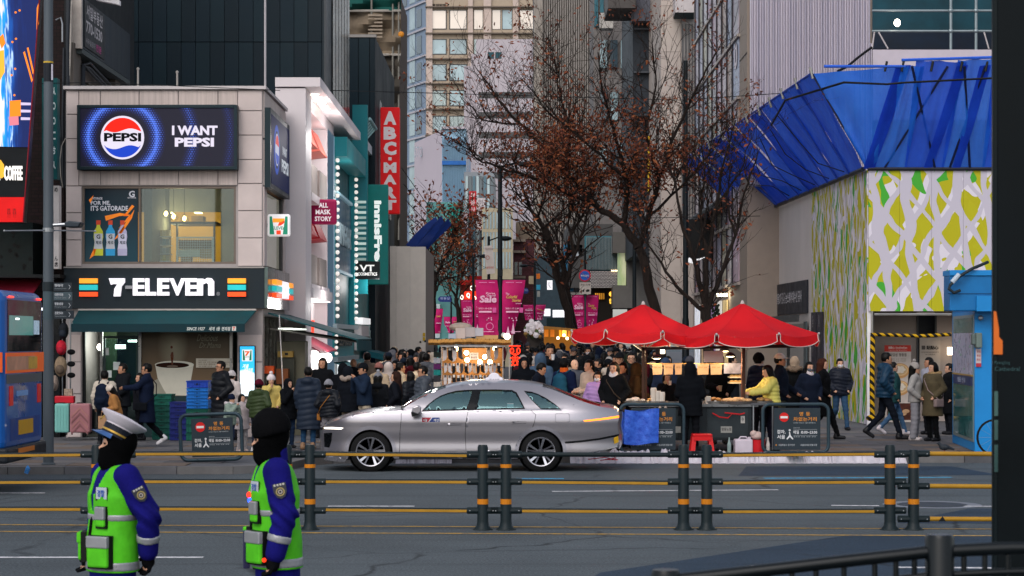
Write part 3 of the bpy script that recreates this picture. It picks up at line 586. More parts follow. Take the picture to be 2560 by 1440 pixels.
m=MB();m.box(-5.62,-4.55,49.35,62.5,Zt - .22,Zt);m.box(-5.6,XA,50.8,56.3,Zt - .55,Zt - .22);m.B('cornice',OFFW,ms)
for k in range(6):MB().disc((-4.83 + .0 * k,50.9 + k * .62,Zt - .235),.1,(0,0,-1),14,.01).B('downlight',EM('fff0d8',9),ms)
LIT=M('cfc6c6',.5,nz=.04,em='fff2f0',es=.5);SHR=M('b03028',.55,nz=.1)  # LIT: glow in the windows stands in for the cornice spotlights
for k,yy in enumerate((51.0,53.7)):
    for zt_,c in ((7.6,'d0685a'),(5.35,'a41f28')):
        w=MB().box(-5.58,-5.5,yy,yy + 2.2,zt_ - 1.9,zt_).B('window',LIT,ms)
        a=MB();a.prism([(-5.5,yy,zt_ + .3),(-5.5,yy,zt_ - .55),(-4.95,yy,zt_ - .5),(-5.2,yy,zt_ + .1)],(0,2.1,0));a.B('shell_awning',M(c,.5,nz=.1),w)
        MB().box(-5.5,-4.97,yy + .02,yy + 2.1,zt_ - 1.75,zt_ - 1.0).B('balcony_box',M('8f8580',.6),w);MB().box(-5.5,-4.9,yy - .02,yy + 2.15,zt_ - 1.95,zt_ - 1.75).B('sill',OFFW,w)
MB().box(-5.5,-4.85,50.8,56.2,3.25,3.5).B('sign_canopy',OFFW,ms);MB().box(-5.45,-4.9,50.9,56.1,3.23,3.25).B('strip_lamp',EM('fff4f4',1.8),ms)
sg=MB().box(-5.62,-5.4,50.8,56.3,2.35,3.23).B('sign_wall',M('c9c0c0',.6,em='ffe8e8',es=.12),ms)
for k in range(6):MB().box(-5.4,-5.32,51 + k * .9,51.45 + k * .9,2.75,3.2).B('flute',M('cfc8c8',.6,em='fff2f2',es=.25),ms)
for x,y,z,e_ in ((-4.2,52,7.2,70),(-4.2,55,7.2,70),(-4.2,53.5,3.1,45),(-4.2,60,6.4,60),(-4.2,53,1.9,35),(-4.2,66,4,50)):l=bpy.data.lights.new('shop_front_lamp','POINT');l.energy=e_;l.color=(1,.95,.93);l.shadow_soft_size=.2;o=bpy.data.objects.new('shop_front_lamp',l);o.location=(x,y,z);COL.objects.link(o)
RL=M('d8381c',.4,em='f0401c',es=.7);txt('All',(-5.31,52.7,2.98),1.0,.3,RL,ms,LF,d=.05,bold=.03);txt('MASK STORY',(-5.31,53.4,2.58),4.2,.34,RL,ms,LF,d=.05,bold=.03)
m=MB();m.prism([(-5.35,50.9,2.3),(-5.35,56,2.3),(-4.7,56,1.95),(-4.7,50.9,1.95)],(0,0,-.03));m.B('shop_awning',M('8d2c40',.7),ms)
for k in range(7):b=MB();b.lathe((-5.3,51 + k * .75,ZG(52) - .1),[(.14,0),(.14,1.9)],10);b.B('lit_column',M('d8d2d0',.5,nz=0,em='fff6f2',es=.9),ms)
for k in range(4):MB().ell((-4.9,51.5 + k * 1.3,1.75),(.11,.11,.13)).B('globe_lamp',EM('fff2ec',4),ms)
MB().box(-5.62,-5.45,51,56.2,.12,2.3).B('shop_window',M('6f5a58',.3,nz=.5,ns=2,em='d8b8b0',es=.12),ms)
m=MB();m.box(-5.2,-4.6,52.6,52.7,ZG(52),ZG(52) + 1.2);m.solo('standee',M('3a2f3a',.5,nz=.6,ns=4),'dark poster standee at the mask shop door','sign')
t=proj('square crimson sign with rounded corners and white capitals hung from the mask shop',777,498,841,561,53,M('8e1546',.45,em='8e1546',es=.12),.2,.06,-5.3)
for k,b in enumerate(('ALL','MASK','STORY')):ptxt(b,(797,789,787)[k],507 + 17 * k,(820,827,829)[k],519 + 17 * k,52.99,M('d6cdd2',.5,em='f4ecf0',es=.3),t,bold=.03)
# light blue and teal shop
tsx=thing('cosmetics_shop','pale blue and teal cosmetics shop edged with rows of round white bulbs','building',(-7,62,.2))
m=MB();m.box(-9.7,-5.15,58.32,66.4,0,8);m.B('wall',TEAL2,tsx);MB().box(-5.14,XA,56.4,58.6,0,7.95).B('lit_pier',LTB,tsx)
MB().box(-5.14,XA + .02,58.6,58.9,2.7,7.7).B('frame_post',TEAL,tsx);MB().box(-5.14,XA + .02,65.6,66.0,2.7,7.7).B('frame_post',TEAL,tsx)
MB().box(-5.14,XA + .35,58.6,66.3,7.4,7.95).B('head_band',TEAL,tsx);MB().box(-5.14,-5.08,58.9,65.6,4.3,6.4).B('blue_panel',M('0f4a66',.35,nz=.15),tsx)
for z in (6.45,4.2):MB().box(-5.14,-5.02,58.9,65.6,z,z + .08).B('lit_band',M('7fa4b0',.4,em='a8d0e0',es=.12),tsx)
txt('CLINICOX',(-5.07,62.1,5.35),5.6,.62,M('9fb4ba',.4),tsx,LF,d=.06,bold=.03)
BULB=M('d8d2d0',.3,nz=0,em='fff4ea',es=.45)
for Yb_,zs in ((58.75,24),(65.8,24)):
    for k in range(zs):MB().ell((XA + .07,Yb_,2.9 + k * .2),.062,8,6).B('bulb',BULB,tsx)
MB().box(-5.14,XA + .12,58.0,66,2.55,2.68).B('ledge',M('9fb0b4',.4),tsx);MB().box(-5.14,XA + .05,57.9,65,1.75,2.55).B('sign_board',TEAL,tsx)
for k in range(5):MB().ell((XA + .1,58.05,1.85 + k * .16),.05,8,6).B('bulb',BULB,tsx)
txt('CLINICOX',(XA + .06,61.3,2.2),5.2,.3,M('14272b',.4),tsx,LF,d=.05,bold=.04)
MB().box(-5.14,XA + .15,57.9,66,1.62,1.75).B('ledge',M('7d8d92',.4),tsx)
m=MB();m.prism([(XA,58.4,1.6),(XA,62.5,1.6),(XA + .8,62.5,1.35),(XA + .8,58.4,1.35)],(0,0,-.03));m.B('shop_awning',M('19696e',.7),tsx)
for k in range(8):MB().box(-5.14,-5.05,58.7 + k * .95,59.2 + k * .95,.3,1.6).B('lit_panel',M('c8d4d8',.4,em='f2f6f8',es=[.7,.15,.9,.25,.5,.1,.6,.2][k]),tsx)
# dark green skincare shop
isx=thing('cosmetics_shop','deep green skincare shop with a white top edge and glowing slats','building',(-7,70,.2))
MB().box(-9.7,-5.1,66.5,75.8,0,8.9).B('wall',M('12696a',.45,nz=.1),isx);MB().box(-5.1,-4.98,66.5,75.8,8.8,9.1).B('top_edge',M('c4ccd0',.5),isx);MB().box(-5.1,-5,66.45,66.8,7.5,9.1).B('end_fin',M('b9c6c8',.5),isx)
bq((881,262,919,735,66.3,66.45),'front_panel',M('157078',.45,nz=.12,ns=.6),isx)
for k in range(12):bq((885,502 + 13 * k,915,508 + 13 * k,66.24,66.3),'glowing_slat',M('6fa098',.4,em='e6f2ea',es=(.3,.12,.35,.2,.3,.15)[k % 6]),isx)
m=MB()
for k in range(6):m.tube([(-5,66.6 + k * .6,8.8),(-4.55,66.6 + k * .6,9.3)],.03,5)
m.tube([(-4.55,66.5,9.3),(-4.55,69.7,9.3)],.05,6);m.B('bracket_frame',M('8fb4b6',.5),isx)
MB().box(-5.08,-4.85,67,70.5,1.9,2.7).B('white_sign',M('b8b2b2',.5),isx);txt('& GOODS',(-4.84,68.8,2.2),3,.3,M('2c3430',.5),isx,LF,d=.04)
MB().box(-5.1,-4.8,66.9,70.6,2.75,2.95).B('sign_lamp',M('c8c6c8',.4,em='ffffff',es=.4),isx)
txt('innisfree',(-5.08,73.3,2.5),4,.5,M('b6c8c0',.5),isx,LF,d=.05);m=MB();m.prism([(-5.05,70.5,1.9),(-5.05,75,1.9),(-4.2,75,1.7),(-4.2,70.5,1.7)],(0,0,-.2));m.B('shop_awning',M('12525a',.7),isx)
MB().box(-5.1,-5.06,67,75,.3,1.6).B('shop_window',M('0d3238',.2,nz=.5,em='2a7c8c',es=.12),isx);MB().box(-5.05,-5.0,70,74,1.1,1.2).B('blue_lamp',EM('2a66e0',1.5),isx)
m=MB();m.box(-9.7,-5.3,75.9,84,0,6.4);m.B('pier_wall',M('20282c',.5),isx);MB().box(-5.3,-5.1,76,78.5,0,6.2).B('pier',M('8d8682',.7),isx)
t=proj('tall green hanging sign with sideways white lettering above the crowd',919,461,970,711,72,M('11706a',.45,em='11706a',es=.1),.3,.03,-5.1)
txt('innisFree',P(945,588,71.99),PZ(500,72) - PZ(674,72),PX(955,72) - PX(936,72),M('d8e0da',.5,em='f0f6f2',es=.45),t,((0,0,-1),(1,0,0)),bold=.05)
t=proj('small black hanging sign with white serif letters in front of the green sign',886,653,949,698,66,M('0c1114',.45),.25,.02,-5.1)
WL=M('d8d6d4',.5,em='f4f2ee',es=.35);ptxt('VT',899,662,936,679,65.99,WL,t,bold=.03);ptxt('COSMETICS',894,681,943,689,65.99,WL,t,bold=.03)
t=proj('tall bright red hanging sign with stacked white capitals',951,268,999,534,76,M('b80f14',.45,em='c81216',es=.22),.4,.03,-4.9)
for k,(ch,y0,y1) in enumerate((('A',278,312),('B',317,349),('C',354,388),('-',393,401),('M',406,432),('A',437,461),('R',466,496),('T',500,525))):
    ptxt(ch,959 if ch != '-' else 971,y0,991 if ch != '-' else 979,y1,75.99,M('bdb4b6',.5,em='e0d4d6',es=.15),t,bold=.06,name='letter')
# dark clad block behind the corner shop, the second one and the netted one
def blk(name,lbl,x0,x1,yt,Y,dep,mat,cat='building',yb=None):
    t=thing(name,lbl,cat,P((x0 + x1) / 2,852,Y));t.location.z=0
    MB().box(PX(x0,Y),PX(x1,Y),Y,Y + dep,0 if yb is None else PZ(yb,Y),PZ(yt,Y)).B('wall',mat,t);return t
CLAD=M('101d24',.6,.1,nz=.14,ns=.5);CLADS=[M(c,.55,.1,nz=.08,ns=.6,sp=.2) for c in ('10212a','12242c','0f1e26')]
d1=blk('office_block','huge windowless block clad in dark blue grey panels behind the corner shop',-60,805,-260,60,9.5,CLAD)
xs=[235,310,346,382,417,453,489,525,561,597,633,664,700,735,770,804]
for i in range(len(xs) - 1):
    for a,b in ((-250,104),(106,330)):bq((xs[i] + .7,a,xs[i + 1] - .7,b,59.93,59.999),'cladding_panel',CLADS[(i + (a > 0)) % 3],d1)
XD=PX(805,60);m=MB();m.box(XD + .001,XD + .06,60.0,69.4,2,14);m.B('flank',M('262f35',.5,.2),d1)
for k in range(6):MB().box(XD + .06,XD + .1,62.5 + k * 1.1,63.4 + k * 1.1,7.5,13.6).B('window',M('0c1013',.15,nz=.4),d1)
MB().box(XD + .06,XD + .12,60.0,60.8,2,14).B('edge_trim',M('4a4d50',.5),d1)
for x,y0,r in ((345,172,.022),(443,180,.022)):b=MB();b.tube([P(x,222,46),P(x,y0,46)],r,8);b.lathe(P(x,y0 + 2,46),[(.035,0),(.035,.03),(.01,.05)],8);b.solo('vent_pipe',M('9a948f',.5,.3),f'thin pale vent pipe on the shop roof, {"shorter" if x > 400 else "taller"} one','pipe','vent pipes on the shop roof')
b=MB();b.tube([P(663,222,46),P(663,-30,46)],.025,8);b.solo('roof_mast',M('a8a2a4',.4,.4),'tall thin pale mast at the corner of the shop roof','mast')
d2=blk('office_block','dark panelled block with narrow side windows behind the tall red sign',866,938,92,74,12,CLAD)
for i,x in enumerate((867,897,925)):bq((x,94,(896,924,938)[i] - 1,330,73.94,73.999),'cladding_panel',CLADS[i],d2)
bq((866,86,940,93,73.9,74.2),'parapet_cap',M('8d8884',.5),d2);XD=PX(938,74)
for k in range(4):MB().box(XD,XD + .04,76 + k * 2,77.2 + k * 2,7,11).B('window',M('5d5f62',.3),d2)
n=NT('scaffold_net');nz=n.noise(.35,5,n.map((1,1,.6)),.6);n.link(n.mix(n.ramp(nz,.35,.65),lin('4b4239'),lin('796a58')),n.p.inputs['Base Color']);n.p.inputs['Roughness'].default_value=.9;n.bump(nz,.8,.3)
sc_=thing('scaffolded_building','building wrapped in brown safety netting behind the dark blocks','building',(-7.5,97,0));Yn=95
MB().box(PX(850,Yn),PX(985,Yn),Yn + 1.5,Yn + 12,0,PZ(-60,Yn)).B('wall',M('5a4a40',.8,nz=.3),sc_)
rnd=random.Random(3)
def net(x0,x1,y0,y1,mat,nm):
    m=MB();m.grid(lambda u,v:P(x0 + (x1 - x0) * u,y0 + (y1 - y0) * v,Yn + .25 * math.sin(u * 9 + v * 4) + .2 * math.sin(v * 13 + u * 3)),10,10);return m.B(nm,mat,sc_,smooth=True)
net(866,1002,27,138,n.mat,'netting');net(866,999,136,270,M('3a352f',.9,nz=.35,ns=.4),'netting');net(930,999,268,640,M('2b2925',.9,nz=.4,ns=.4),'netting');net(866,1003,-60,26,M('0f4640',.8,nz=.35,ns=.4),'green_netting')
for y in (27,137):MB().tube([P(866,y,Yn - .1),P(1002,y,Yn - .1)],.06,6).B('scaffold_pole',M('a09a92',.5,.3),sc_)
for x in (929,982,997):MB().tube([P(x,-60,Yn - .1),P(x,600,Yn - .1)],.05,6).B('scaffold_pole',M('6b6862',.5,.3),sc_)
for k in range(7):bq((920,36 + k * 9,956,40 + k * 9,Yn - .3,Yn - .25),'pale_slat',M('8b7d6e',.8),sc_)
MB().ell(P(1003,86,Yn - .3),(.14,.1,.14)).solo('orange_beacon',M('c07a22',.5),'round orange lamp on the netted scaffold edge','lamp')
hb=thing('hoarding','plain beige hoarding wall standing beside the crowd below the blue sheet','wall',P(1020,900,76));hb.location.z=ZG(76)
for i,(a,b) in enumerate(((975,990),(990.4,1025),(1025.4,1064))):m=MB();m.box(PX(a,76),PX(b,76),76,76.08,ZG(76),PZ(615 + i,76));m.B('panel',M(('c4bab0','c8beb4','ccc2b8')[i],.7,nz=.06),hb)
MB().box(PX(1064,76) - .05,PX(1064,76),76.09,84,ZG(76),PZ(619,76)).B('panel',M('8a8078',.7),hb)
for y0 in (832,843):bq((1057,y0,1063,y0 + 9,75.98,75.999),'yellow_notice',M('c09a20',.6),hb)
for x,y in ((1051,855),(1063,853)):MB().disc(P(x,y,76),.04,(0,-1,0),8,.02).B('bolt',BLACK,hb)
n=NT('sheet_blue');nz=n.noise(1.2,4,n.map((1,1,1)),.6);n.link(n.mix(nz,lin('10204e'),lin('1d3a86')),n.p.inputs['Base Color']);n.p.inputs['Roughness'].default_value=.6
m=MB();A,B,C,D=P(1010,618,80),P(1066,635,80),P(1128,555,79),P(1090,543,82)
m.grid(lambda u,v:A.lerp(B,u).lerp(D.lerp(C,u),v) + V((0,.15 * math.sin(9 * u),.12 * math.sin(14 * u + 3 * v))),10,8);m.solo('blue_sheet',n.mat,'dark blue sheet flapping above the beige hoarding','tarpaulin',smooth=True)
# ================================================================ FAR END OF THE STREET
WN=M('8fa3a8',.12,nz=.3,ns=.3,sp=.8);WND=M('3d4c55',.12,nz=.3,ns=.3,sp=.8);WNB=M('c9bcae',.1,nz=.2,ns=.1,sp=1,em='f4e2d4',es=.14)  # WNB: pinkish sky reflection put in as pale colour and faint glow
def win(par,x0,y0,x1,y1,Y,mat,fr=None,d=.12,nm='window',mull=0):
    w=bq((x0,y0,x1,y1,Y - .02,Y - .001),nm,fr or M('4b4a4a',.5),par)
    m=MB();t=(x1 - x0) * .06;pbox(m,x0 + t,y0 + t,x1 - t,y1 - t,Y - .03,Y - .021);m.B('pane',mat,w)
    for k in range(mull):m=MB();x=x0 + (x1 - x0) * (k + 1) / (mull + 1);pbox(m,x - .6,y0,x + .6,y1,Y - .06,Y - .031);m.B('mullion',fr or M('4b4a4a',.5),w)
    return w
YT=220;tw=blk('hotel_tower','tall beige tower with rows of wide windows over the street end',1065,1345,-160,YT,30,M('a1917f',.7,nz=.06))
m=MB()
for y in [-30,37,103,167,229,293,358]:pbox(m,1063,y - 22,1345,y - 19,YT - .5,YT - .01)
m.B('floor_ledge',M('6a5f55',.7),tw)
for x0,x1 in ((1066,1081),(1170,1182),(1209,1228),(1282,1296)):bq((x0,-160,x1,600,YT - .3,YT - .001),'pier',M('b7a59b',.7),tw)
for r,(ya,yb_) in enumerate([(-45,-8),(24,74),(97,137),(160,203),(225,266),(289,330),(352,392)]):
    for c,(x0,x1) in enumerate([(1070,1117),(1122,1168),(1183,1208),(1229,1252),(1254,1281),(1297,1335)]):win(tw,x0 + 1,ya,x1,yb_,YT,WNB if r == 1 and c not in (4,) else (WN if (r * 5 + c * 3) % 4 else M('a9b6b4',.2,nz=.35,ns=.5)))
txt('서울로얄빌딩',P(1089,14,YT),2.2,.4,M('3a302a',.5),tw,d=.1)
# tower flank, receding to the left
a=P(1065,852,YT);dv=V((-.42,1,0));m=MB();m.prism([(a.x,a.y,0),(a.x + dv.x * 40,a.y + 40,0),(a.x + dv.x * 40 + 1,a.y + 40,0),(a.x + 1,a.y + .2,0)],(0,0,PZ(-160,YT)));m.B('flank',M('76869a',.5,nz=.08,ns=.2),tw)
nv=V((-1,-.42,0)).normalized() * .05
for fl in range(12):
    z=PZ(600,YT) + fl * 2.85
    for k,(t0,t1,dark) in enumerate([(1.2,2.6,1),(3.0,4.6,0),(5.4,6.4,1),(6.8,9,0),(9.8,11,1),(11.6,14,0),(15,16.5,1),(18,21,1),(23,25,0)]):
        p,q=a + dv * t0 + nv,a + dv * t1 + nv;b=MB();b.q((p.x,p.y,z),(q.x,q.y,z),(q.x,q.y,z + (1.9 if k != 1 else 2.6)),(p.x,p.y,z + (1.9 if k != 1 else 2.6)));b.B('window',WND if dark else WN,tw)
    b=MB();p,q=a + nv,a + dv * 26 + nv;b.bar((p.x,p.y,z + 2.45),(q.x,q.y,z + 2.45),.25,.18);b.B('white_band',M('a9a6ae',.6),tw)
# white and blue shop building in front of the tower
YW=165;ww=blk('department_store','white store building with a blue glass corner below the beige tower',1105,1165,318,YW,20,M('8fb0c8',.3,nz=.2,ns=.2));a=P(1105,852,YW)
m=MB();q=V((PX(1036,176),176,0));m.prism([(a.x,a.y,0),(q.x,q.y,0),(q.x,q.y + 6,0),(a.x,a.y + 6,0)],(0,0,PZ(318,YW) - .2));m.B('white_wing',M('b9adb6',.6,nz=.05,ns=.2),ww)
for k in range(15):
    x=1106 + 58 * k / 14;bq((x,345,x + 1.2,600,YW - .2,YW - .01),'fin',M('6f93ad',.4),ww)
bq((1105,402,1165,412,YW - .3,YW - .01),'blue_band',M('2560a8',.4),ww)
bq((1104,316,1166,322,YW - .3,YW),'parapet_cap',M('b0a8b0',.5),ww)
txt('STORE',P(1053,380,172.6),1.1,.9,M('8f98a2',.5),ww,d=.1)
ws=blk('office_building','white stepped building with two small square windows behind the bare tree',1190,1345,98,190,16,M('aca3a8',.7,nz=.07,ns=.2))
for x in (1219,1238):win(ws,x,130,x + 16,147,190,M('1d4650',.2))
m=MB();pbox(m,1160,165,1190,852,190.2,200);pbox(m,1178,135,1190,165,190.2,200);m.B('lower_wing',M('a49ba0',.7),ws)
for r in range(5):win(ws,1196,230 + r * 50,1330,246 + r * 50,190,WND,mull=6)
gb=blk('office_building','grey glass fronted building with hanging red and white signs at the street end',1160,1236,430,140,15,M('7d8288',.4,nz=.2,ns=.2))
for k in range(8):
    x=1164 + k * 9;bq((x,440,x + 6,690,139.9,139.99),'window',(WN,WND,M('55707c',.2))[k % 3],gb)
g2=blk('office_building','cream building with slim columns of windows beyond the banner lamp',1205,1282,520,128,12,M('a59a82',.6,nz=.1))
for k in range(9):
    for r in range(3):win(g2,1208 + k * 8,530 + r * 50,1213 + k * 8,572 + r * 50,128,WN)
tg=blk('office_building','teal fronted clinic building behind the small bare trees',1066,1160,505,150,10,M('4f7f7e',.6,nz=.5,ns=.25))
for x0,y0,x1,y1,c in ((1120,510,1152,590,'1f8a80'),(1120,592,1150,610,'b8673a'),(1068,760,1100,845,'a9b4b8'),(1100,560,1118,640,'8a8c88'),(1072,640,1118,690,'7d8884')):bq((x0,y0,x1,y1,149.8,149.99),'front_panel',M(c,.5,nz=.15),tg)
ptxt('에센',1127,576,1149,590,149.7,M('c8d4d2',.5),tg)
rs=thing('red_shop','glowing red shop front with white letters low behind the banners','building',P(1195,760,135));bq((1150,705,1240,840,135,137),'wall',M('5a1712',.6),rs)
for a_,c,e in (((1160,728,1200,760),'d8341c',1.1),((1150,700,1215,712),'c82a26',.4),((1172,690,1212,702),'a81c22',.3)):bq((*a_,134.8,134.99),'lit_panel',EM(c,e),rs)
for x,y in ((1150,745),(1166,740),(1182,748),(1196,735),(1175,722),(1188,715)):ptxt('Q',x,y - 8,x + 9,y + 6,134.7,EM('ffe8d8',1.6),rs,bold=.04)
def hang(lbl,x0,y0,x1,y1,Y,col,body,tc,vert=True):
    t=thing('hanging_sign',lbl,'sign',P((x0 + x1) / 2,y1,Y));bq((x0,y0,x1,y1,Y,Y + .3),'sign_box',M(col,.5),t);nn=len(body)
    bq(((x0 + x1) / 2 - 1,y0 - 2,(x0 + x1) / 2 + 1,y1,Y + .3,Y + 1.2),'bracket',DKMETAL,t)
    for k,ch in enumerate(body):
        h=(y1 - y0) * .86 / nn;ptxt(ch,x0 + 3,y0 + 4 + k * h,x1 - 3,y0 + 4 + k * h + h * .8,Y,M(tc,.5),t,bold=.02)
hang('small red hanging sign with stacked white Korean letters at the street end',1173,478,1191,540,137,'b01c24','부동산','d8c8c8')
hang('pale hanging sign with tiny print next to the red one at the street end',1192,495,1213,575,136,'b9b0b2','한일관','8d8488');hang('narrow pale sign with dark characters above the small trees',1154,534,1169,599,138,'a9a0a8','본원','54505a')
hang('light blue glowing street sign strip beside the narrow pale sign',1160,625,1168,660,138,'6aa6d8','약국','dfe8f0')
rb=blk('ribbed_office','wide concrete office tower with vertical ribs behind the bare tree',1337,1484,-120,150,14,M('77716c',.75,nz=.12,ns=.3));RIB=M('8d8680',.75,nz=.1)
for k in range(26):x=1339 + k * 5.6;bq((x,-120,x + 2.4,700,149.6,149.99),'rib',RIB,rb)
bq((1335,-120,1356,700,149.5,150),'edge_pier',M('8a827a',.75),rb)
br=thing('brick_building','small dark red brick building with pale cornice near the far lamp','building',P(1312,852,132));br.location.z=0
m=MB();m.box(PX(1283,132),PX(1336,132),132,140,0,PZ(600,132));m.B('wall',brickmat('red_brick','4a2a2c','58333a','3a2a2c',2.0),br)
for y in (598,626,690):bq((1280,y,1314,y + 6,131.6,132),'cornice',M('82746a',.7),br)
for x in (1286,1297):w=win(br,x,655,x + 8,688,132,WND,M('8a7c72',.7))
bq((1290,555,1336,598,133,140),'attic',M('6d6054',.8),br)
# ---- right row, far part
XR2=6.0
db=thing('dark_shop_building','dark grey shop building with teal louvres and a dotted screen over a warm lit entrance','building',(7,108,0))
YD=108;bq((1338,640,1420,852,YD + 20,YD + 26),'far_wall',M('2c3a42',.6,nz=.2),db)
m=MB();pbox(m,1420,640,1660,720,YD,YD + 10);pbox(m,1420,560,1532,642,YD + 1,YD + 10);m.B('wall',M('4d4c4c',.7,nz=.15),db)
LOU=M('3b7480',.5,nz=.1)
for k in range(22):x=1466 + k * 3.6;bq((x,592,x + 1.9,674,YD - .3,YD - .02),'louvre',M('6f7c80',.5),db)
bq((1462,590,1546,676,YD - .02,YD + .5),'teal_back',LOU,db)
ds=bq((1476,676,1544,720,YD - .3,YD - .02),'dotted_screen',M('14161a',.5),db);m=MB()
for i in range(19):
    for j in range(12):x,y=1477 + i * 3.6 + (j % 2) * 1.8,678 + j * 3.5;m.q(P(x,y,YD - .31),P(x + 1.5,y + 1.6,YD - .31),P(x,y + 3.2,YD - .31),P(x - 1.5,y + 1.6,YD - .31))
o=m.B('dot_field',M('c4bcbc',.5),ds);o['kind']='stuff'
for k in range(5):bq((1529 + k * 4,675,1531 + k * 4,678,YD - .4,YD - .3),'spot_lamp',EM('ffdcae',4),ds)
bq((1476,720,1532,850,YD + .5,YD + 3),'entrance',M('150f0a',.6),db)
for k in range(5):bq((1488 + k * 5,733,1491 + k * 5,748,YD + .3,YD + .49),'warm_lamp',EM('d89030',.8 - .1 * k),db)
m=MB();m.disc(P(1529,735,YD + .4),.14,(0,-1,0),12);m.B('warm_lamp',EM('ffb040',1.6),db);ptxt('to',1523,744,1534,760,YD + .3,EM('f0b840',1.4),db,bold=.05)
m=MB();pbox(m,1532,714,1662,770,YD - 1.5,YD + 3);pbox(m,1532,580,1662,632,YD - 1.5,YD + 3);pbox(m,1567,632,1662,714,YD - 1.5,YD + 3);pbox(m,1580,770,1662,852,YD - 1.5,YD + 3);m.B('grey_block',M('5e5b58',.7,nz=.1),db)
n=NT('lit_poster');nz=n.noise(.8,4,n.map((2,1,.5)),.6);cr=n.new('ValToRGB');e=cr.color_ramp.elements;e[0].color=(*lin('5f7f88'),1);e[1].color=(*lin('c8c4a8'),1);q=e.new(.5);q.color=(*lin('9aa878'),1);n.link(n.ramp(nz,.3,.7),cr.inputs[0]);n.link(cr.outputs[0],n.p.inputs['Base Color']);n.link(cr.outputs[0],n.p.inputs['Emission Color']);n.p.inputs['Emission Strength'].default_value=.3
bq((1544,632,1565,713,YD - 1.2,YD - 1),'lit_poster',n.mat,db)
bp=bq((1408,612,1456,682,YD + 1,YD + 1.1),'blue_poster',M('2a6d92',.4,nz=.3,ns=.5),db);flat('white_shape',[(1428,640),(1436,620),(1446,630),(1450,655),(1440,668),(1430,662)],M('b8c0c8',.5),bp,YD + .98);flat('blue_shape',[(1420,672),(1432,625),(1440,618),(1430,680)],M('1c58b0',.4),bp,YD + .97)
bq((1416,690,1434,728,YD + .4,YD + .5),'blue_poster',M('2a6d92',.4,nz=.4),db)
for x0,y0,x1,y1 in ((1368,701,1381,724),(1388,678,1392,702),(1382,775,1420,793),(1360,772,1376,790)):bq((x0,y0,x1,y1,YD + 15,YD + 15.3),'lit_sign',EM('e8e4ea',1.1),db)
ptxt('NU',1370,704,1379,720,YD + 14.9,M('20262c',.5),db)
bq((1367,795,1430,850,YD + 14,YD + 15),'dark_canopy',M('0f2226',.6),db)
# mid right: dark recess, beige panel building, glass facade
dk=thing('office_tower','dark recessed tower with a pale top box and air conditioners behind the tree','building',(7.5,98,0));YK=100
bq((1484,-120,1585,580,YK + 14,YK + 20),'far_wall',M('6f6a68',.75,nz=.15),dk)
bq((1582,-120,1652,640,YK,YK + 10),'wall',M('2a2f36',.6,nz=.2),dk)
bq((1580,-120,1652,52,YK - 1,YK),'top_box',M('5a5c66',.6),dk);bq((1520,-40,1590,20,YK - 2,YK + 2),'balcony',M('4a4644',.6,nz=.2),dk)
for k in range(5):bq((1586,70 + k * 108,1648,74 + k * 108,YK - .3,YK),'floor_band',M('44474d',.6),dk)
for k in range(3):bq((1486 + k * 14,-60,1495 + k * 14,66,YK + 13.8,YK + 13.99),'window',M('2a5a66',.2),dk)
for k in range(9):bq((1500 + (k % 3) * 26,100 + (k // 3) * 130,1518 + (k % 3) * 26,170 + (k // 3) * 130,YK + 13.8,YK + 13.99),'window',WND if k % 2 else WN,dk)
bq((1500,32,1533,70,YK + 12,YK + 13),'white_frame',M('a9a49e',.6),dk)
for y in (508,545):ac=bq((1612,y,1634,y + 32,YK - .8,YK - .3),'air_conditioner',M('78787a',.5),dk);MB().disc(P(1623,y + 16,YK - .81),.2,(0,-1,0),16).B('fan',BLACK,ac)
for k in range(9):bq((1618,622 + k * 10,1650,627 + k * 10,YK - .6,YK - .4),'stair_louvre',M('1b2024',.5),dk)
hang('narrow yellow hanging sign with red letters on the dark tower',1620,340,1634,480,99,'c09a20','학원중국F','b03020')
XB=PX(1652,92);bg=thing('office_building','pale beige panelled building with mirror windows beyond the hoarding','building',(8,88,0))
bq((1652,-120,1750,852,92,100),'wall',M('a89c94',.65,nz=.05),bg)
for r in range(8):
    for c_ in range(3):
        x0,x1=(1653,1703,1734)[c_],(1702,1733,1750)[c_];bq((x0,-100 + r * 115,x1,-100 + r * 115 + 114,91.9,91.99),'stone_panel',M(('b0a49c','aca098','a69a93')[(r + c_) % 3],.65,nz=.05),bg)
bq((1688,-60,1742,31,90.5,91.9),'projecting_box',M('b0a8a8',.6),bg);m=MB();m.prism([P(1688,31,90.5),P(1742,31,90.5),P(1742,47,91.2),P(1684,47,91.2)],(0,.1,0));m.B('box_soffit',M('3a4a50',.6),bg)
for k in range(6):m=MB();x=1706 + k * 8;pbox(m,x,60,x + 1.5,560,91.7,91.9);m.B('mullion',M('3c3e42',.5),bg)
bq((1704,48,1750,560,91.8,91.91),'window',M('8f8a88',.2,nz=.25,ns=.4),bg)
XG=7.35;yg=lambda x:XG * F / (x - 1280)
gf=thing('department_store','store with a colourful poster glass front rising behind the blue netting','building',(9,72,0))
m=MB();m.box(XG,XG + 8,65,84,0,16);m.B('wall',M('8a7d72',.65,nz=.06),gf)
PC=['b79fae','8d93a8','a69f8c','b2a3a8','9a8f98','b5b0b4','9c8478','a3a0b0']
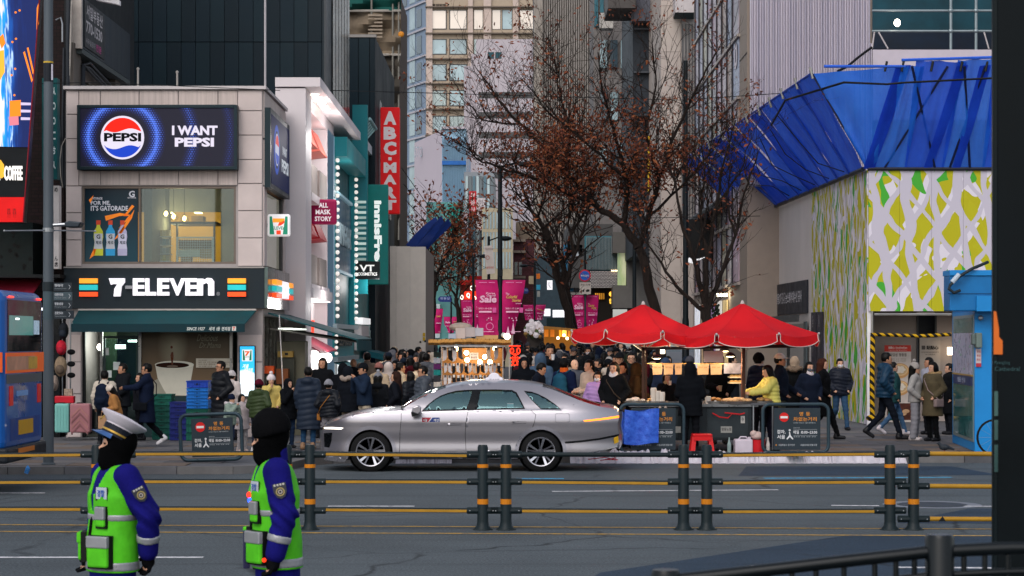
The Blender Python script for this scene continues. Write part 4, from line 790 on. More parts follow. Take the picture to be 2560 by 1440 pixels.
for r in range(6):
    for k in range(9):
        y0=67.2 + k * 1.75;z0=4.1 + r * 2.0;b=MB();b.box(XG - .03,XG,y0,y0 + 1.72,z0,z0 + 1.9);w=b.B('window',M(PC[(r * 3 + k * 5) % 8],.25,nz=.3,ns=.6),gf)
        MB().box(XG - .08,XG - .03,y0 + 1.68,y0 + 1.75,z0,z0 + 1.9).B('mullion',M('2c2a30',.5),w)
    MB().box(XG - .1,XG,67,84,4.0 + r * 2,4.1 + r * 2).B('transom',M('a0958e',.5),gf)
for z,y,ch in ((9.5,67.9,'%'),(11.5,67.9,'0'),(7.3,68.2,'O')):txt(ch,(XG - .05,y,z),1.0,.9,M('c6bcc4',.5),gf,RF,bold=.04)
MB().box(XG - .35,XG,65.3,68,8.7,8.95).B('canopy_slab',M('9a8d82',.6),gf)
for z in (6.5,8.9,11.2):MB().box(XG - .02,XG,65,67.1,z,z + .03).B('panel_joint',M('5a524c',.6),gf)
m=MB();m.prism([(XG - .6,70,6.8),(XG - .6,83,6.8),(XG - .1,83,7.2),(XG - .1,70,7.2)],(0,0,-.12));m.B('sloping_canopy',M('1f2326',.5),gf)
MB().box(XG - 1.0,XG - .1,75.5,77.0,5.2,6.6).B('black_sign_box',M('0d0e10',.4),gf)
m=MB();pts=[(.0,.1),(.25,0),(1.0,.35),(.3,.16),(.12,.28)];m.prism([(XG - 1.02 + .8 * u,75.45,5.0 + .8 * v) for u,v in pts],(0,-.02,0));m.B('tick_mark',M('c8c8cc',.5,em='f0f0f4',es=.4),gf)
for k,(a,b,c,e) in enumerate([(70.5,72,'b8a070',.5),(72.5,74.5,'c8c4bc',.5),(75,77,'8a6a9a',.2),(78,80,'b89a78',.3),(81,83,'c8ccd4',.5)]):MB().box(XG - .06,XG - .03,a,b,.6,3.6).B('shop_window',M(c,.3,nz=.4,ns=1.5,em=c,es=e),gf)
MB().box(XG - .4,XG - .1,70,70.6,3.7,3.8).B('soffit_lamp',EM('fff0cc',8),gf)
t=MB()
for k in range(90):a=RND.uniform(0,1);t.ell((XG - .3 + RND.uniform(-.12,.12),71 + a * 1.2,2.5 + a * .9 + RND.uniform(-.15,.15)),.05,5,4)
o=t.solo('garland',M('16221a',.8),'dark green garland with warm fairy lights on the store front','garland')
# ---- corrugated white wall, scaffold, hoarding with netting
cw=thing('corrugated_screen','tall white corrugated screen wall rising behind the blue netting','wall',P(2028,400,71));cw.location.z=0
for k in range(76):
    x=1875 + 304 * k / 76;a,b=PX(x,64.6),PX(x + 4,64.6);m=MB();w=(b - a);m.prism([(a,64.6,7.0),(a + w * .2,64.48,7.0),(a + w * .62,64.48,7.0),(a + w * .82,64.6,7.0),(b,64.6,7.0),(b,64.65,7.0),(a,64.65,7.0)],(0,0,PZ(-60 if k < 75 else 110,64.6) - 7));m.B('corrugated_rib',M(('c3bac6','b9b1bf','c9c0cb','aca6b6')[(k * 7 // 5) % 4],.45,.1,nz=.08,ns=.5,stretch=(1,1,.3)),cw)
sf_=thing('scaffold','steel scaffold hung with dark teal netting above the patterned hoarding','scaffold',P(2330,120,54));sf_.location.z=6
bq((2182,-80,2640,124,56,56.1),'netting',M('0c3540',.5,nz=.5,ns=.7),sf_);bq((2182,80,2640,122,55.5,55.6),'lower_netting',M('0f1c2c',.6,nz=.3),sf_)
GS=M('7f8a8e',.4,.5)
for y in (27,78,-40):MB().tube([P(2180,y,55),P(2640,y,55)],.035,8).B('scaffold_pole',GS,sf_)
for x in (2377,2440,2560):MB().tube([P(x,-80,54.9),P(x,150,54.9)],.04,8).B('scaffold_pole',GS,sf_)
for x in (2377,2440):
    for y in (27,78):MB().ell(P(x,y,54.9),.07,8,6).B('coupler',GS,sf_)
for x0,x1 in ((2196,2220),(2460,2472),(2186,2180)):MB().tube([P(x0,80,54.8),P(x1,122,54.8)],.02,6).B('brace',M('b0a8a8',.5),sf_)
MB().ell(P(2243,57,54.7),(.085,.085,.1)).B('work_lamp',EM('fff0dc',9),sf_)
bq((2240,20,2400,60,56.11,56.2),'painted_gleam',M('1d5a6a',.2),sf_)  # gleam laid in as a paler teal sheet
YC=51.0;XC=PX(2168,YC);HD=V((-.026,1,0));ZT=PZ(425,YC)
hd=thing('hoarding','tall site hoarding printed with white branches on yellow and green, standing on the corner','wall',(XC,YC,.12))
def patmat(name,axis):
    n=NT(name);x=n.xyz();mp=n.new('CombineXYZ');n.link(x[axis],mp.inputs[0]);n.link(x[2],mp.inputs[1])
    X,Z=x[axis],x[2];w1=n.m('SUBTRACT',n.noise(.55,2,mp.outputs[0]),.5);w2=n.m('SUBTRACT',n.noise(.8,2,n.map((1.3,1.3,1.3))),.5)
    def fam(a,b,k,w):return n.m('ADD',n.m('ADD',n.m('MULTIPLY',X,a),n.m('MULTIPLY',Z,b)),n.m('MULTIPLY',w,k))
    us=[(fam(1.45,.22,1.0,w1),.27),(fam(1.35,-.8,.8,w2),.2),(fam(1.1,.95,.8,w1),.16)];br=None;fl_=[]
    for u,th in us:
        e=n.m('LESS_THAN',n.m('FRACT',n.m('ADD',u,60)),n.m('MULTIPLY',n.m('ADD',n.noise(.9 + th,2),.02),th * (2.1 if axis == 0 else 1.2)));br=e if br is None else n.m('MAXIMUM',br,e);fl_.append(n.m('FLOOR',n.m('ADD',u,60)))
    cv=n.new('CombineXYZ');[n.link(f,cv.inputs[i]) for i,f in enumerate(fl_)];wn=n.new('TexWhiteNoise');n.link(cv.outputs[0],wn.inputs['Vector']);r=wn.outputs['Value']
    st=lambda a,b,th,ns,cut:n.m('MULTIPLY',n.m('LESS_THAN',n.m('FRACT',n.m('ADD',fam(a,b,.7,w2),60)),th),n.m('GREATER_THAN',n.noise(ns,2),cut))
    cell=n.mix(st(1.25,-.65,.64,.9,.42),lin('c9c3cd'),lin('a6a01a'));cell=n.mix(st(1.0,.6,.55,.8,.49),cell,lin('a8a31c'));cell=n.mix(st(1.4,.4,.5,.7,.52),cell,lin('429a32'))
    n.link(n.mix(br,cell,lin('b3adb9')),n.p.inputs['Base Color']);n.p.inputs['Roughness'].default_value=.6;return n.mat
PF,PS=patmat('branch_print_front',0),patmat('branch_print_side',1)
GRYH=M('b8b0ac',.6,nz=.08,ns=1.5,stretch=(1,1,.3))
def hp(Y):return V((XC,YC,0)) + HD * (Y - YC)
def hpan(Ya,Yb_,z0,z1,mat,nm,off=0.,d=.06):
    a,b=hp(Ya),hp(Yb_);m=MB();m.prism([(a.x - off,a.y,z0),(b.x - off,b.y,z0),(b.x + d,b.y,z0),(a.x + d,a.y,z0)],(0,0,z1 - z0));return m.B(nm,mat,hd)
for k in range(8):hpan(YC + k * 1.0 + .004,YC + (k + 1) * 1.0 - .004,.15,ZT,PS,'hoarding_panel')
for k in range(10):hpan(59 + k * 1.0 + .004,60 + k * 1.0 - .004,.15,ZT,GRYH,'hoarding_panel')
for k in range(4):hpan(69 + k * 1.0 + .004,70 + k * 1.0 - .004,.2,5.0,M('a8a09e',.6,nz=.08),'hoarding_panel')
for k in range(6):
    a,b=XC + k * .78,XC + (k + 1) * .78;MB().box(a + .003 + (.02 if k == 0 else 0),b - .003,YC - .08,YC - .02,PZ(778,YC),ZT).B('hoarding_panel',PF,hd)
MB().box(XC,XC + .12,YC,YC + .12,.12,PZ(778,YC)).B('corner_post',WHITE,hd)
hs_=thing('notice_sign','long dark construction notice with white Korean lettering on the grey hoarding','sign',hp(61.5) + V((0,0,3)));Za,Zb=PZ(710,60),PZ(690,60)
def hsign(Ya,Yb_,z0,z1,mat,nm,par,off):a,b=hp(Ya),hp(Yb_);m=MB();m.prism([(a.x - off,a.y,z0),(b.x - off,b.y,z0),(b.x - off + .05,b.y,z0),(a.x - off + .05,a.y,z0)],(0,0,z1 - z0));return m.B(nm,mat,par)
hsign(59.5,66.4,3.0,3.95,M('24262e',.5,nz=.15),'sign_board',hs_,.06);fr_=(tuple(-HD.normalized()),(0,0,1))
[txt(b,hp(y) + V((-.07,0,3.5)),w,.34,M('b9b6ba',.5),hs_,fr_) for b,y,w in (('명동2가',64.6,1.1),('33-5',63.7,.55),('눈스퀘어',62.65,1.2),('대수선',61.5,.9),('공사',60.6,.6))];MB().disc(hp(65.6) + V((-.07,0,3.45)),.16,(-1,-.026,0),16).B('round_mark',M('b9b6ba',.5),hs_)
dr_=thing('site_door','grey site entrance doors with a roller rail under the construction notice','door',hp(62) + V((0,0,.12)));hsign(59.6,66,2.75,2.95,M('4a4c4e',.5,.4),'rail',dr_,.3)
for a,b in ((60.0,62.6),(63.3,65.8)):hsign(a,b,.15,2.7,M('8d8884',.6),'door_leaf',dr_,.04)
hsign(62.6,63.3,.15,2.7,M('20262a',.5),'gap_post',dr_,.03);hsign(59.4,59.8,.15,2.75,M('4c5558',.5,.3),'gate_post',dr_,.1)
for k in range(2):t=thing('notice_board',f'tall narrow dark notice board with small print on the patterned hoarding, {("nearer the street end", "nearer the corner")[k]}','sign',hp(57 + k) + V((0,0,1.7)),'narrow dark notice boards');hsign(58.0 - k * 1.0,58.75 - k * 1.0,1.35,3.0,M('2b2832',.5,nz=.1),'board',t,.06);txt('공사안내',hp(58.4 - k) + V((-.07,0,2.75)),.12,.35,M('a9a4a8',.5),t,fr_);txt('시공사',hp(58.4 - k) + V((-.07,0,2.0)),.2,.5,M('6f6a72',.5),t,fr_)
txt('happy day',hp(67.2) + V((-.07,0,3.25)),1.6,.3,M('4b4a4e',.5),hd,fr_);txt('in harmony',hp(67.2) + V((-.07,0,2.7)),1.6,.22,M('4b4a4e',.5),hd,fr_)
txt('출입금지',hp(68) + V((-.07,0,4.6)),.3,.5,M('a05858',.5),hd,fr_)
# recess under the front hoarding
rc=thing('shop_recess','pale recessed shop front with dumpling posters behind the striped tape','shop',P(2330,1060,53.5));YR=53.2
for a,b,c in ((2170,2292,'9d9088'),(2339,2700,'9a8d86')):bq((a,770,b,1062,YR,YR + .1),'wall_panel',M(c,.65,nz=.06),rc)
bq((2292,785,2339,905,YR + .3,YR + .4),'dark_opening',M('14161a',.4,nz=.3),rc);bq((2290,905,2340,1062,YR + .02,YR + .1),'shutter',M('8a7d78',.6),rc)
m=MB();m.box(XC,13.5,YC + .1,YR + .1,PZ(778,YC),PZ(778,YC) + .05);m.B('soffit',M('6a625e',.7),rc)
for x in (2292,2338):bq((x,785,x + 4,1062,YR - .05,YR),'jamb',M('4a4a4c',.5),rc)
MB().box(PX(2362,YR),PX(2377,YR),YR - .4,YR - .3,PZ(887,YR),PZ(868,YR)).B('lamp_panel',EM('ffe8c8',6),rc)
psx=thing('dumpling_poster','tall white poster of steamed dumplings in round baskets under a red heading','poster',P(2250,1062,52.6));Yp=52.6
bq((2212,863,2278,1058,Yp,Yp + .04),'board',M('b8aca4',.6),psx);flat('red_heading',[(2211,863),(2277,863),(2278,879),(2211,879)],M('b83426',.5),psx,Yp - .001)
ptxt('點點心 DimDimSum',2221,866,2268,872,Yp - .004,M('d8c8c0',.5),psx,d=.002);ptxt('Original Dim Sum Specialty Store',2221,874,2268,877,Yp - .004,M('d8c0b8',.5),psx,d=.002)
ptxt('딤딤섬 명동점',2225,883,2266,891,Yp - .001,M('4a4038',.5),psx,bold=.02)
for k in range(2):ptxt('홍콩 딤섬 전문점',2228,896 + k * 5,2264,899 + k * 5,Yp - .001,M('8a7d74',.6),psx,d=.002)
for cy in (925,968):
    for rx,ry,c,dy in ((23,19,'b98a58',2),(20,15,'d0ac7c',0),(17,12,'b89a74',0)):flat('basket_print',el(2250,cy + dy,rx,ry),M(c,.6),psx,Yp - .001 - .001 * (25 - rx))
    for k in range(7):a=k * 1.05;flat('dumpling_print',el(2250 + 9 * math.cos(a) * (k > 0),cy - 1 + 6 * math.sin(a) * (k > 0),5,3.6),M('d2c6b6',.5),psx,Yp - .012 - .001 * k)
flat('photo_print',[(2218,1008),(2277,1008),(2277,1050),(2218,1050)],M('4a2418',.5,nz=.5,ns=8),psx,Yp - .001)
for cx,cy in ((2240,1022),(2258,1034),(2265,1028)):flat('dumpling_print',el(cx,cy,9,5),M('b08a68',.5,nz=.2,ns=9),psx,Yp - .006 - cx * 1e-5)
ps2=thing('shop_poster','small cream poster with dark Chinese characters beside the dumpling poster','poster',P(2325,990,53.1));bq((2299,844,2351,960,53.1,53.13),'sheet',M('a59a90',.6),ps2)
ptxt('點點心',2316,864,2346,874,53.09,M('241f1c',.5),ps2,bold=.02);flat('dark_seal',[(2304,864),(2313,864),(2313,874),(2304,874)],M('4a4440',.5),ps2,53.099);ptxt('DIMDIMSUM',2304,879,2346,882,53.09,M('4a4440',.5),ps2);ptxt('KOREA',2314,885,2338,888,53.09,M('4a4440',.5),ps2)
# striped tape barrier
n=NT('hazard_tape');x=n.xyz();sm_=n.m('FRACT',n.m('MULTIPLY',n.m('ADD',n.m('ADD',x[0],n.m('MULTIPLY',x[1],.3)),n.m('ADD',n.m('MULTIPLY',x[2],1.0),50)),5.2));n.link(n.mix(n.m('GREATER_THAN',sm_,.5),lin('0f0e0c'),lin('b88e10')),n.p.inputs['Base Color']);n.p.inputs['Roughness'].default_value=.5
tp=thing('tape_barrier','yellow and black striped tape frame around the shop recess','barrier',P(2182,1040,50.6));YQ=50.5
MB().tube([P(2181,1050,YQ),P(2180,960,YQ),P(2182,832,YQ)],.062,8).B('post_wrap',n.mat,tp);MB().tube([P(2184,836,YQ),P(2300,840,YQ),P(2378,836,YQ)],.042,8).B('rail_wrap',n.mat,tp)
MB().tube([P(2180,832,YQ),P(2180,778,YQ)],.03,6).B('post',M('8a8884',.4,.5),tp);MB().tube([P(2186,786,YQ),P(2378,786,YQ)],.03,6).B('rail',M('9a9894',.4,.5),tp);MB().ell(P(2179,1045,YQ - .05),(.14,.1,.08)).B('tape_knot',n.mat,tp);MB().tube([P(2180,1046,YQ),P(2180,1066,YQ)],.03,6).B('post_foot',M('8a8884',.4,.5),tp)
# ---- blue protective netting
def netmat(name,a,b,tr):
    n=NT(name);nz=n.noise(1.1,5,None,.65);c=n.mix(n.ramp(nz,.3,.7),lin(a),lin(b));t=n.new('BsdfTranslucent');n.link(c,t.inputs[0]);n.link(c,n.p.inputs['Base Color']);n.p.inputs['Roughness'].default_value=.55
    mx=n.new('MixShader');mx.inputs[0].default_value=.3;n.link(n.p.outputs[0],mx.inputs[1]);n.link(t.outputs[0],mx.inputs[2]);tp_=n.new('BsdfTransparent');tp_.inputs[0].default_value=(.25,.4,.9,1)
    m2=n.new('MixShader');m2.inputs[0].default_value=tr;n.link(mx.outputs[0],m2.inputs[1]);n.link(tp_.outputs[0],m2.inputs[2]);n.link(m2.outputs[0],n.out.inputs[0]);n.bump(nz,.5,.05);return n.mat
NB=[netmat('netting_blue','1b4ac6','2860da',.16),netmat('netting_light_blue','1f62d2','2c78e2',.24),netmat('netting_deep_blue','1636ac','1e4cc8',.06)]
nt_=thing('safety_netting','bright blue safety netting fanned out over the top of the patterned hoarding','netting',(XC,YC,ZT))
def nq(a,b,c,d,mat,sag=.05,nu=26,nv=12,nm='netting_panel',ph=0):
    m=MB();nn=(b - a).cross(d - a).normalized();m.grid(lambda u,v:a.lerp(b,u).lerp(d.lerp(c,u),v) + nn * (sag * math.sin(math.pi * u) * math.sin(math.pi * v) + (.035 * math.sin(13 * u + 4 * v + ph) + .011 * math.sin(31 * u - 6 * v + 2 * ph) + .02 * math.sin(9 * v + 4 * u + ph)) * min(1,5 * v * (1.25 - v))),nu,nv);return m.B(nm,mat,nt_,smooth=True)
ZU=8.75
def lo(Y):p=hp(Y);return V((p.x - .1,p.y,ZT + .02))
def up(Y,o=None,dz=0):p=hp(Y);return V((p.x - (o or 1.35 + .055 * (Y - 51)),p.y,ZU + dz))
ys=[51,52.6,54.2,55.6,57.0,58.6,60.3,62.2,64.4,67.0,70.4]
for k in range(10):nq(lo(ys[k]),lo(ys[k + 1] + .15),up(ys[k + 1] + .4,dz=-.05 * k),up(ys[k] + .12 * k,dz=-.05 * k),NB[(0,0,0,0,2,0,0,2,0,0)[k]],.12,ph=k)
for k in range(1,10):MB().tube([lo(ys[k]) + V((-.05,0,0)),up(ys[k] + .1 * k,dz=-.04 * k)],.022,6).B('rib_pole',M('1a3a90',.5),nt_)
for k in range(0,10,1):p=up(ys[k] + .12 * k,dz=-.05 * k);MB().tube([p + V((.02,0,-.12)),p + V((-.05,0,.16))],.035,6).B('clamp',M('8d8c88',.4,.5),nt_)
MB().tube([up(51,dz=.02),up(70.6,dz=-.45)],.03,6).B('top_pole',M('1a3a9a',.5),nt_)
uf=lambda x,dz=0:V((x,YC - 1.35,ZU + dz));lf_=lambda x:V((x,YC - .12,ZT + .02))
c0_=up(51);nq(lf_(XC - .05),lf_(XC + .02),uf(9.35),c0_,NB[1],.05,nm='netting_corner')
xs_=[XC,9.6,10.5,11.5,12.6];xu=[9.3,9.75,10.75,11.6,12.7]
for k in range(4):nq(lf_(xs_[k]),lf_(xs_[k + 1] + .05),uf(xu[k + 1] + .1,.1 * k),uf(xu[k] - .1,.14 * (k > 0)),NB[(1,0,1,0)[k]],.05,ph=k)
for k,(a,b) in enumerate(((lf_(XC + .02),uf(9.3)),(lf_(XC + .1),uf(9.38)),(lf_(10.2),uf(10.75)),(lf_(10.9),uf(11.3)))):
    d=.14;nq(a - V((d,.02,0)),a + V((d * .4,-.02,0)),b + V((d,-.03,.02)),b - V((d,.03,0)),NB[2],.02,2,8,'netting_overlap')
for a,b in ((lf_(10.35),uf(9.55)),(lf_(9.1),uf(10.4)),(lf_(11.2),uf(10.8)),(lf_(10.7),uf(11.3)),(lf_(XC),c0_)):MB().tube([a,b],.03,6).B('brace_pole',M('131a3a',.5),nt_)
MB().tube([uf(7.45),uf(9.4)],.035,6).B('top_pole',M('2a58c0',.5),nt_);MB().tube([uf(9.3,.15),uf(12.6,.25)],.035,6).B('top_pole',M('2a58c0',.5),nt_)
MB().tube([lf_(XC),lf_(12.8)],.045,8).B('bottom_pole',M('2a2c34',.4,.4),nt_);MB().tube([lo(51),lo(70.4)],.06,8).B('bottom_pole',M('1b1f28',.4,.4),nt_)
for x in (8.9,9.3,10.0,10.7,11.3):MB().tube([uf(x,-.12),uf(x + .05,.12)],.03,6).B('clamp',M('101418',.5),nt_)
cb=lambda pts,r=.02:MB().tube(pts,r,6).B('black_cable',M('0a0b10',.6),nt_)
cb([up(56,1.6,-.75),up(53.6,1.6,-.35),V((7.9,49.5,8.35)),V((8.9,49.45,8.3)),V((9.3,49.4,8.33)),V((12.6,49.4,8.5))],.028)
for k in range(5):cb([up(56 + 2 * k,1.42,-.5),up(55 + 2.4 * k,1.0,-1.3 - .1 * k),up(54.5 + 2 * k,.6,-1.9),lo(53 + 2.2 * k) + V((-.1,0,.1))],.014)
m=MB();pbox(m,2182,124,2640,300,53,53.06);m.solo('white_screen',M('b4aab0',.6,nz=.05),'plain white screen strip between the scaffold and the blue netting','wall')
MB().tube([P(2180,118,52.6),P(2150,140,52.6),P(2120,165,52.4),P(2095,178,52.2)],.035,6).solo('black_hose',M('0b0c10',.6),'black cable trailing from the white wall down to the netting','cable')
# ---- blue kiosk
kf,kb=38.9,42.4;KX,KX2=PX(2437,kf),PX(2381,kb);KB=M('1a78b8',.4,nz=.1,ns=.8);KB2=M('14639c',.4,nz=.1)
ks=thing('kiosk','bright blue street kiosk with a map behind its glass side','kiosk',(9.5,40,.12));zk=PZ(778,kf)
m=MB();m.prism([(KX,kf,.13),(12,kf,.13),(12,kb,.13),(KX2,kb,.13)],(0,0,zk - .13));m.B('body',KB,ks)
MB().box(PX(2359,kf + .2),13,kf - .35,kf + .2,zk,PZ(690,kf)).B('roof_box',KB2,ks,bev=.02);MB().box(PX(2357,kf + .25),13,kf - .38,kf + .25,PZ(690,kf),PZ(677,kf)).B('roof_cap',KB,ks);MB().box(KX2,13,kf + .2,kb,zk,zk + .3).B('rear_roof',KB2,ks)
bq((2370,733,2480,735,kf - .36,kf - .35),'roof_seam',M('0c3f68',.5),ks)
sv=V((KX - KX2,kf - kb,0));sn=V((sv.y,-sv.x,0)).normalized();sn=sn if sn.x < 0 else -sn
def kq(t0,t1,z0,z1,off,mat,nm,par=None):a,b=V((KX2,kb,0)) + sv * t0 + sn * off,V((KX2,kb,0)) + sv * t1 + sn * off;m=MB();m.prism([(a.x,a.y,z0),(b.x,b.y,z0),(b.x - sn.x * .02,b.y - sn.y * .02,z0),(a.x - sn.x * .02,a.y - sn.y * .02,z0)],(0,0,z1 - z0));return m.B(nm,mat,par or ks)
kw=kq(.06,.97,.3,zk - .06,.012,M('7d8a8c',.4,.4),'window');kq(.1,.93,.36,zk - .12,.02,M('2f6466',.08,nz=.15),'pane',kw);kq(.1,.93,1.55,2.35,.026,M('9a9cb4',.3,nz=.15,ns=6),'map_sheet',kw);kq(.1,.93,1.35,1.53,.03,M('22305c',.4),'blue_strip',kw);kq(.08,.95,1.53,1.56,.034,M('9a7c38',.4),'brass_strip',kw)
frk=(tuple(sv.normalized()),(0,0,1));txt('명동 안내',V((KX2,kb,1.44)) + sv * .5 + sn * .032,1.2,.1,M('a9b0c8',.5),ks,frk);
for k in range(26):t0=RND.uniform(.12,.85);z=RND.uniform(1.62,2.3);kq(t0,t0 + RND.uniform(.01,.07),z,z + RND.uniform(.008,.05),.028,M(RND.choice(('7d88a0','8c8a9c','6f9a8a','7a7c98')),.5),'map_mark',kw)
bq((2442,740,2490,778,kf - .42,kf - .36),'fascia_flap',KB,ks);MB().ell(P(2452,795,kf - .1),.05).B('camera_dome',STEEL,ks)
bq((2441,832,2456,870,kf - .2,kf - .002),'meter_box',M('5f6c68',.5),ks,bev=.02);bq((2431,835,2441,862,kf - .15,kf),'meter_box',M('54605e',.5),ks,bev=.02)
nb=bq((2440,872,2453,917,kf - .03,kf - .001),'notice',M('b8a8a8',.6),ks);flat('red_band',[(2440,908),(2453,908),(2453,917),(2440,917)],M('a83040',.5),nb,kf - .032)
for k in range(3):ptxt('주의',2442,876 + k * 10,2451,883 + k * 10,kf - .03,M('a04048',.5),nb)
MB().tube([P(2470,655,kf - .3),P(2430,672,kf - .45),P(2400,690,kf - .5),P(2376,712,kf - .5),P(2372,722,kf - .5),P(2385,732,kf - .5),P(2400,726,kf - .45)],.03,8).B('cable',M('20282e',.5),ks);MB().tube([P(2398,686,kf - .5),P(2380,706,kf - .52)],.045,8).B('cable_sleeve',M('a9b4c0',.5),ks)
# ================================================================ TREES
BARK=NT('bark');_f=BARK.noise(7,5,BARK.map((3,3,.5)),.7);BARK.link(BARK.mix(BARK.ramp(_f,.3,.7),lin('0f0c0b'),lin('2a211d')),BARK.p.inputs['Base Color']);BARK.p.inputs['Roughness'].default_value=.9;BARK.bump(_f,.8,.03);BARK=BARK.mat
LEAFM=[M(c,.75,nz=.3,ns=9) for c in ('5a2c1c','6c3720','46241a','7a4628')]
def tree(lbl,Y,limbs,twig,leaves,seed,ln=1.0,leafbox=None,dy=1.0,tw_r=.014,lsz=.075):
    rn=random.Random(seed);b0=P(*limbs[0][0][0][:2],Y);t=thing('bare_tree',lbl,'tree',(b0.x,Y,ZG(Y)));tr,br=MB(),MB();tips=[];starts=[]
    for k,(pts,r0,r1) in enumerate(limbs):
        q=[P(p[0],p[1],Y + (p[2] if len(p) > 2 else 0)) for p in pts]
        if k == 0:q[0].z=ZG(Y) - .05
        pts2=[]                               # a little crookedness between the given points
        for i in range(len(q) - 1):
            for s_ in range(4):u=s_ / 4;pts2.append(q[i].lerp(q[i + 1],u) + V([rn.uniform(-1,1) * .035 * ln * (1 if s_ else .3) for _ in range(3)]))
        pts2.append(q[-1]);n_=len(pts2);rr=[r0 + (r1 - r0) * (i / (n_ - 1)) ** .8 for i in range(n_)]
        if k == 0:rr[0] *= 1.5;rr[1] *= 1.15
        tr.tube(pts2,[r_ * .86 for r_ in rr],9)
        for i in range(2 if k else n_ // 2,n_):starts.append((pts2[i],(pts2[i] - pts2[i - 1]).normalized(),rr[i],i / n_))
    def grow(p,d,L,r,dep):
        seg=[p];c=p;dd=d.copy()
        for i in range(4):
            dd=(dd + V((rn.uniform(-.28,.28),rn.uniform(-.28,.28),rn.uniform(-.12,.3)))).normalized();c=c + dd * L / 4;seg.append(c)
        br.tube(seg,[r * (1 - .17 * i) for i in range(5)],4 if dep else 5,False);tips.append((c,dep))
        if dep > 0:
            for i in (1,2,3,4):
                if rn.random() < .85:e=(dd * .55 + V((rn.uniform(-1,1),rn.uniform(-1,1) * dy,rn.uniform(-.35,.9)))).normalized();grow(seg[i],e,L * rn.uniform(.45,.75),r * .58,dep - 1)
            tips.append((seg[2],dep))
    for k in range(twig):
        p,d,r,u=starts[int(rn.random() ** .7 * len(starts)) % len(starts)]
        e=(d * .7 + V((rn.uniform(-1,1),rn.uniform(-1,1) * dy,rn.uniform(-.2,.8)))).normalized();grow(p,e,ln * rn.uniform(.7,1.5),min(r * .6,tw_r * 1.7),2)
    tr.B('trunk',BARK,t,smooth=True);br.B('branches',BARK,t,smooth=True)
    if leaves:
        lm=MB();cand=[c for c in tips if not leafbox or leafbox(c[0],rn)]
        for k in range(leaves):
            c,_=cand[rn.randrange(len(cand))];c=c + V((rn.gauss(0,.1),rn.gauss(0,.1),rn.gauss(-.05,.1))) * ln;a=V([rn.gauss(0,1) for _ in range(3)]).normalized();b_=a.orthogonal().normalized();s_=lsz * rn.uniform(.5,1.1);n3=a.cross(b_)
            lm.k=rn.choice((0,0,1,1,2,3));lm.add([c - a * s_,c + b_ * s_ * .55 + n3 * s_ * .2,c + a * s_,c - b_ * s_ * .55 + n3 * s_ * .2],[(0,1,2),(0,2,3)])
        o=lm.B('dry_leaves',LEAFM,t);o['kind']='stuff'
    return t
def lbA(c,rn):
    x=1280 + F * c.x / c.y;y=YH - F * (c.z - H) / c.y;d=math.hypot((x - 1470) / 230,(y - 430) / 130)
    return rn.random() < (1.0 if d < .85 else .45 if d < 1.3 else .1)
tree('large leaning bare tree with clumps of rusty dead leaves behind the red umbrellas',52,[
    ([(1668,1090),(1645,800),(1618,690),(1596,620)],.17,.13),([(1596,620),(1560,560),(1490,512,.2),(1420,440,.5),(1340,350,.8),(1262,268,1),(1205,190,1)],.13,.022),
    ([(1596,620),(1622,540),(1648,440,-.4),(1690,330,-.6),(1745,215,-.8),(1790,130,-.8)],.1,.02),([(1560,560),(1566,450,-.5),(1540,350,-.6),(1510,240,-.8),(1495,130,-1)],.09,.016),
    ([(1490,512,.2),(1390,465,-.4),(1290,430,-.9),(1205,405,-1.2),(1140,350,-1.3)],.07,.014),([(1420,440,.5),(1425,330,.8),(1400,230,1),(1385,140,1)],.06,.014),
    ([(1648,440,-.4),(1610,330,0),(1640,210,.4),(1630,110,.5)],.06,.014),([(1340,350,.8),(1300,310,1.2),(1210,300,1.5),(1150,240,1.6)],.05,.012),([(1566,450,-.5),(1480,370,-1),(1400,300,-1.2),(1330,250,-1.2)],.05,.012),
    ([(1622,540),(1700,470,.6),(1760,400,.8),(1800,350,.9)],.05,.012)],230,8500,5,1.1,lbA,tw_r=.0105,lsz=.062)
tree('upright bare tree with many dark forked stems in front of the blue netting',50,[
    ([(1775,1060),(1768,800),(1762,760)],.17,.14),([(1762,760),(1735,650),(1705,560),(1690,470),(1668,400)],.085,.018),([(1762,760),(1768,640),(1790,520),(1806,420),(1840,300)],.085,.016),([(1765,780),(1800,690),(1838,590),(1862,480),(1895,380)],.08,.016),
    ([(1762,780),(1690,715),(1640,640),(1585,560)],.07,.016),([(1768,640),(1750,540),(1762,430),(1748,330)],.055,.012),([(1838,590),(1815,500),(1830,410)],.045,.01),([(1735,650),(1762,560),(1775,470)],.04,.01),([(1790,520),(1850,430),(1880,330)],.04,.01)],85,420,9,.85,None,tw_r=.01)
tree('slender bare tree with forked trunk beyond the stall crowd',88,[
    ([(1440,1000),(1430,830),(1405,730),(1382,640),(1360,570)],.26,.16),([(1360,570),(1325,520),(1300,460)],.13,.04),([(1382,640),(1345,540),(1375,440)],.12,.03),([(1405,730),(1435,640),(1462,560),(1482,470)],.14,.03),([(1435,640),(1420,560),(1440,480)],.1,.03)],42,420,21,1.7,None,tw_r=.03,lsz=.14)
tree('second bare trunk standing close behind the slender forked tree',92,[
    ([(1450,1000),(1436,820),(1415,720),(1407,660)],.22,.14),([(1407,660),(1392,590),(1350,520),(1310,500)],.1,.03),([(1407,660),(1430,580),(1470,520),(1500,440)],.1,.03)],26,260,23,1.7,None,tw_r=.03,lsz=.14)
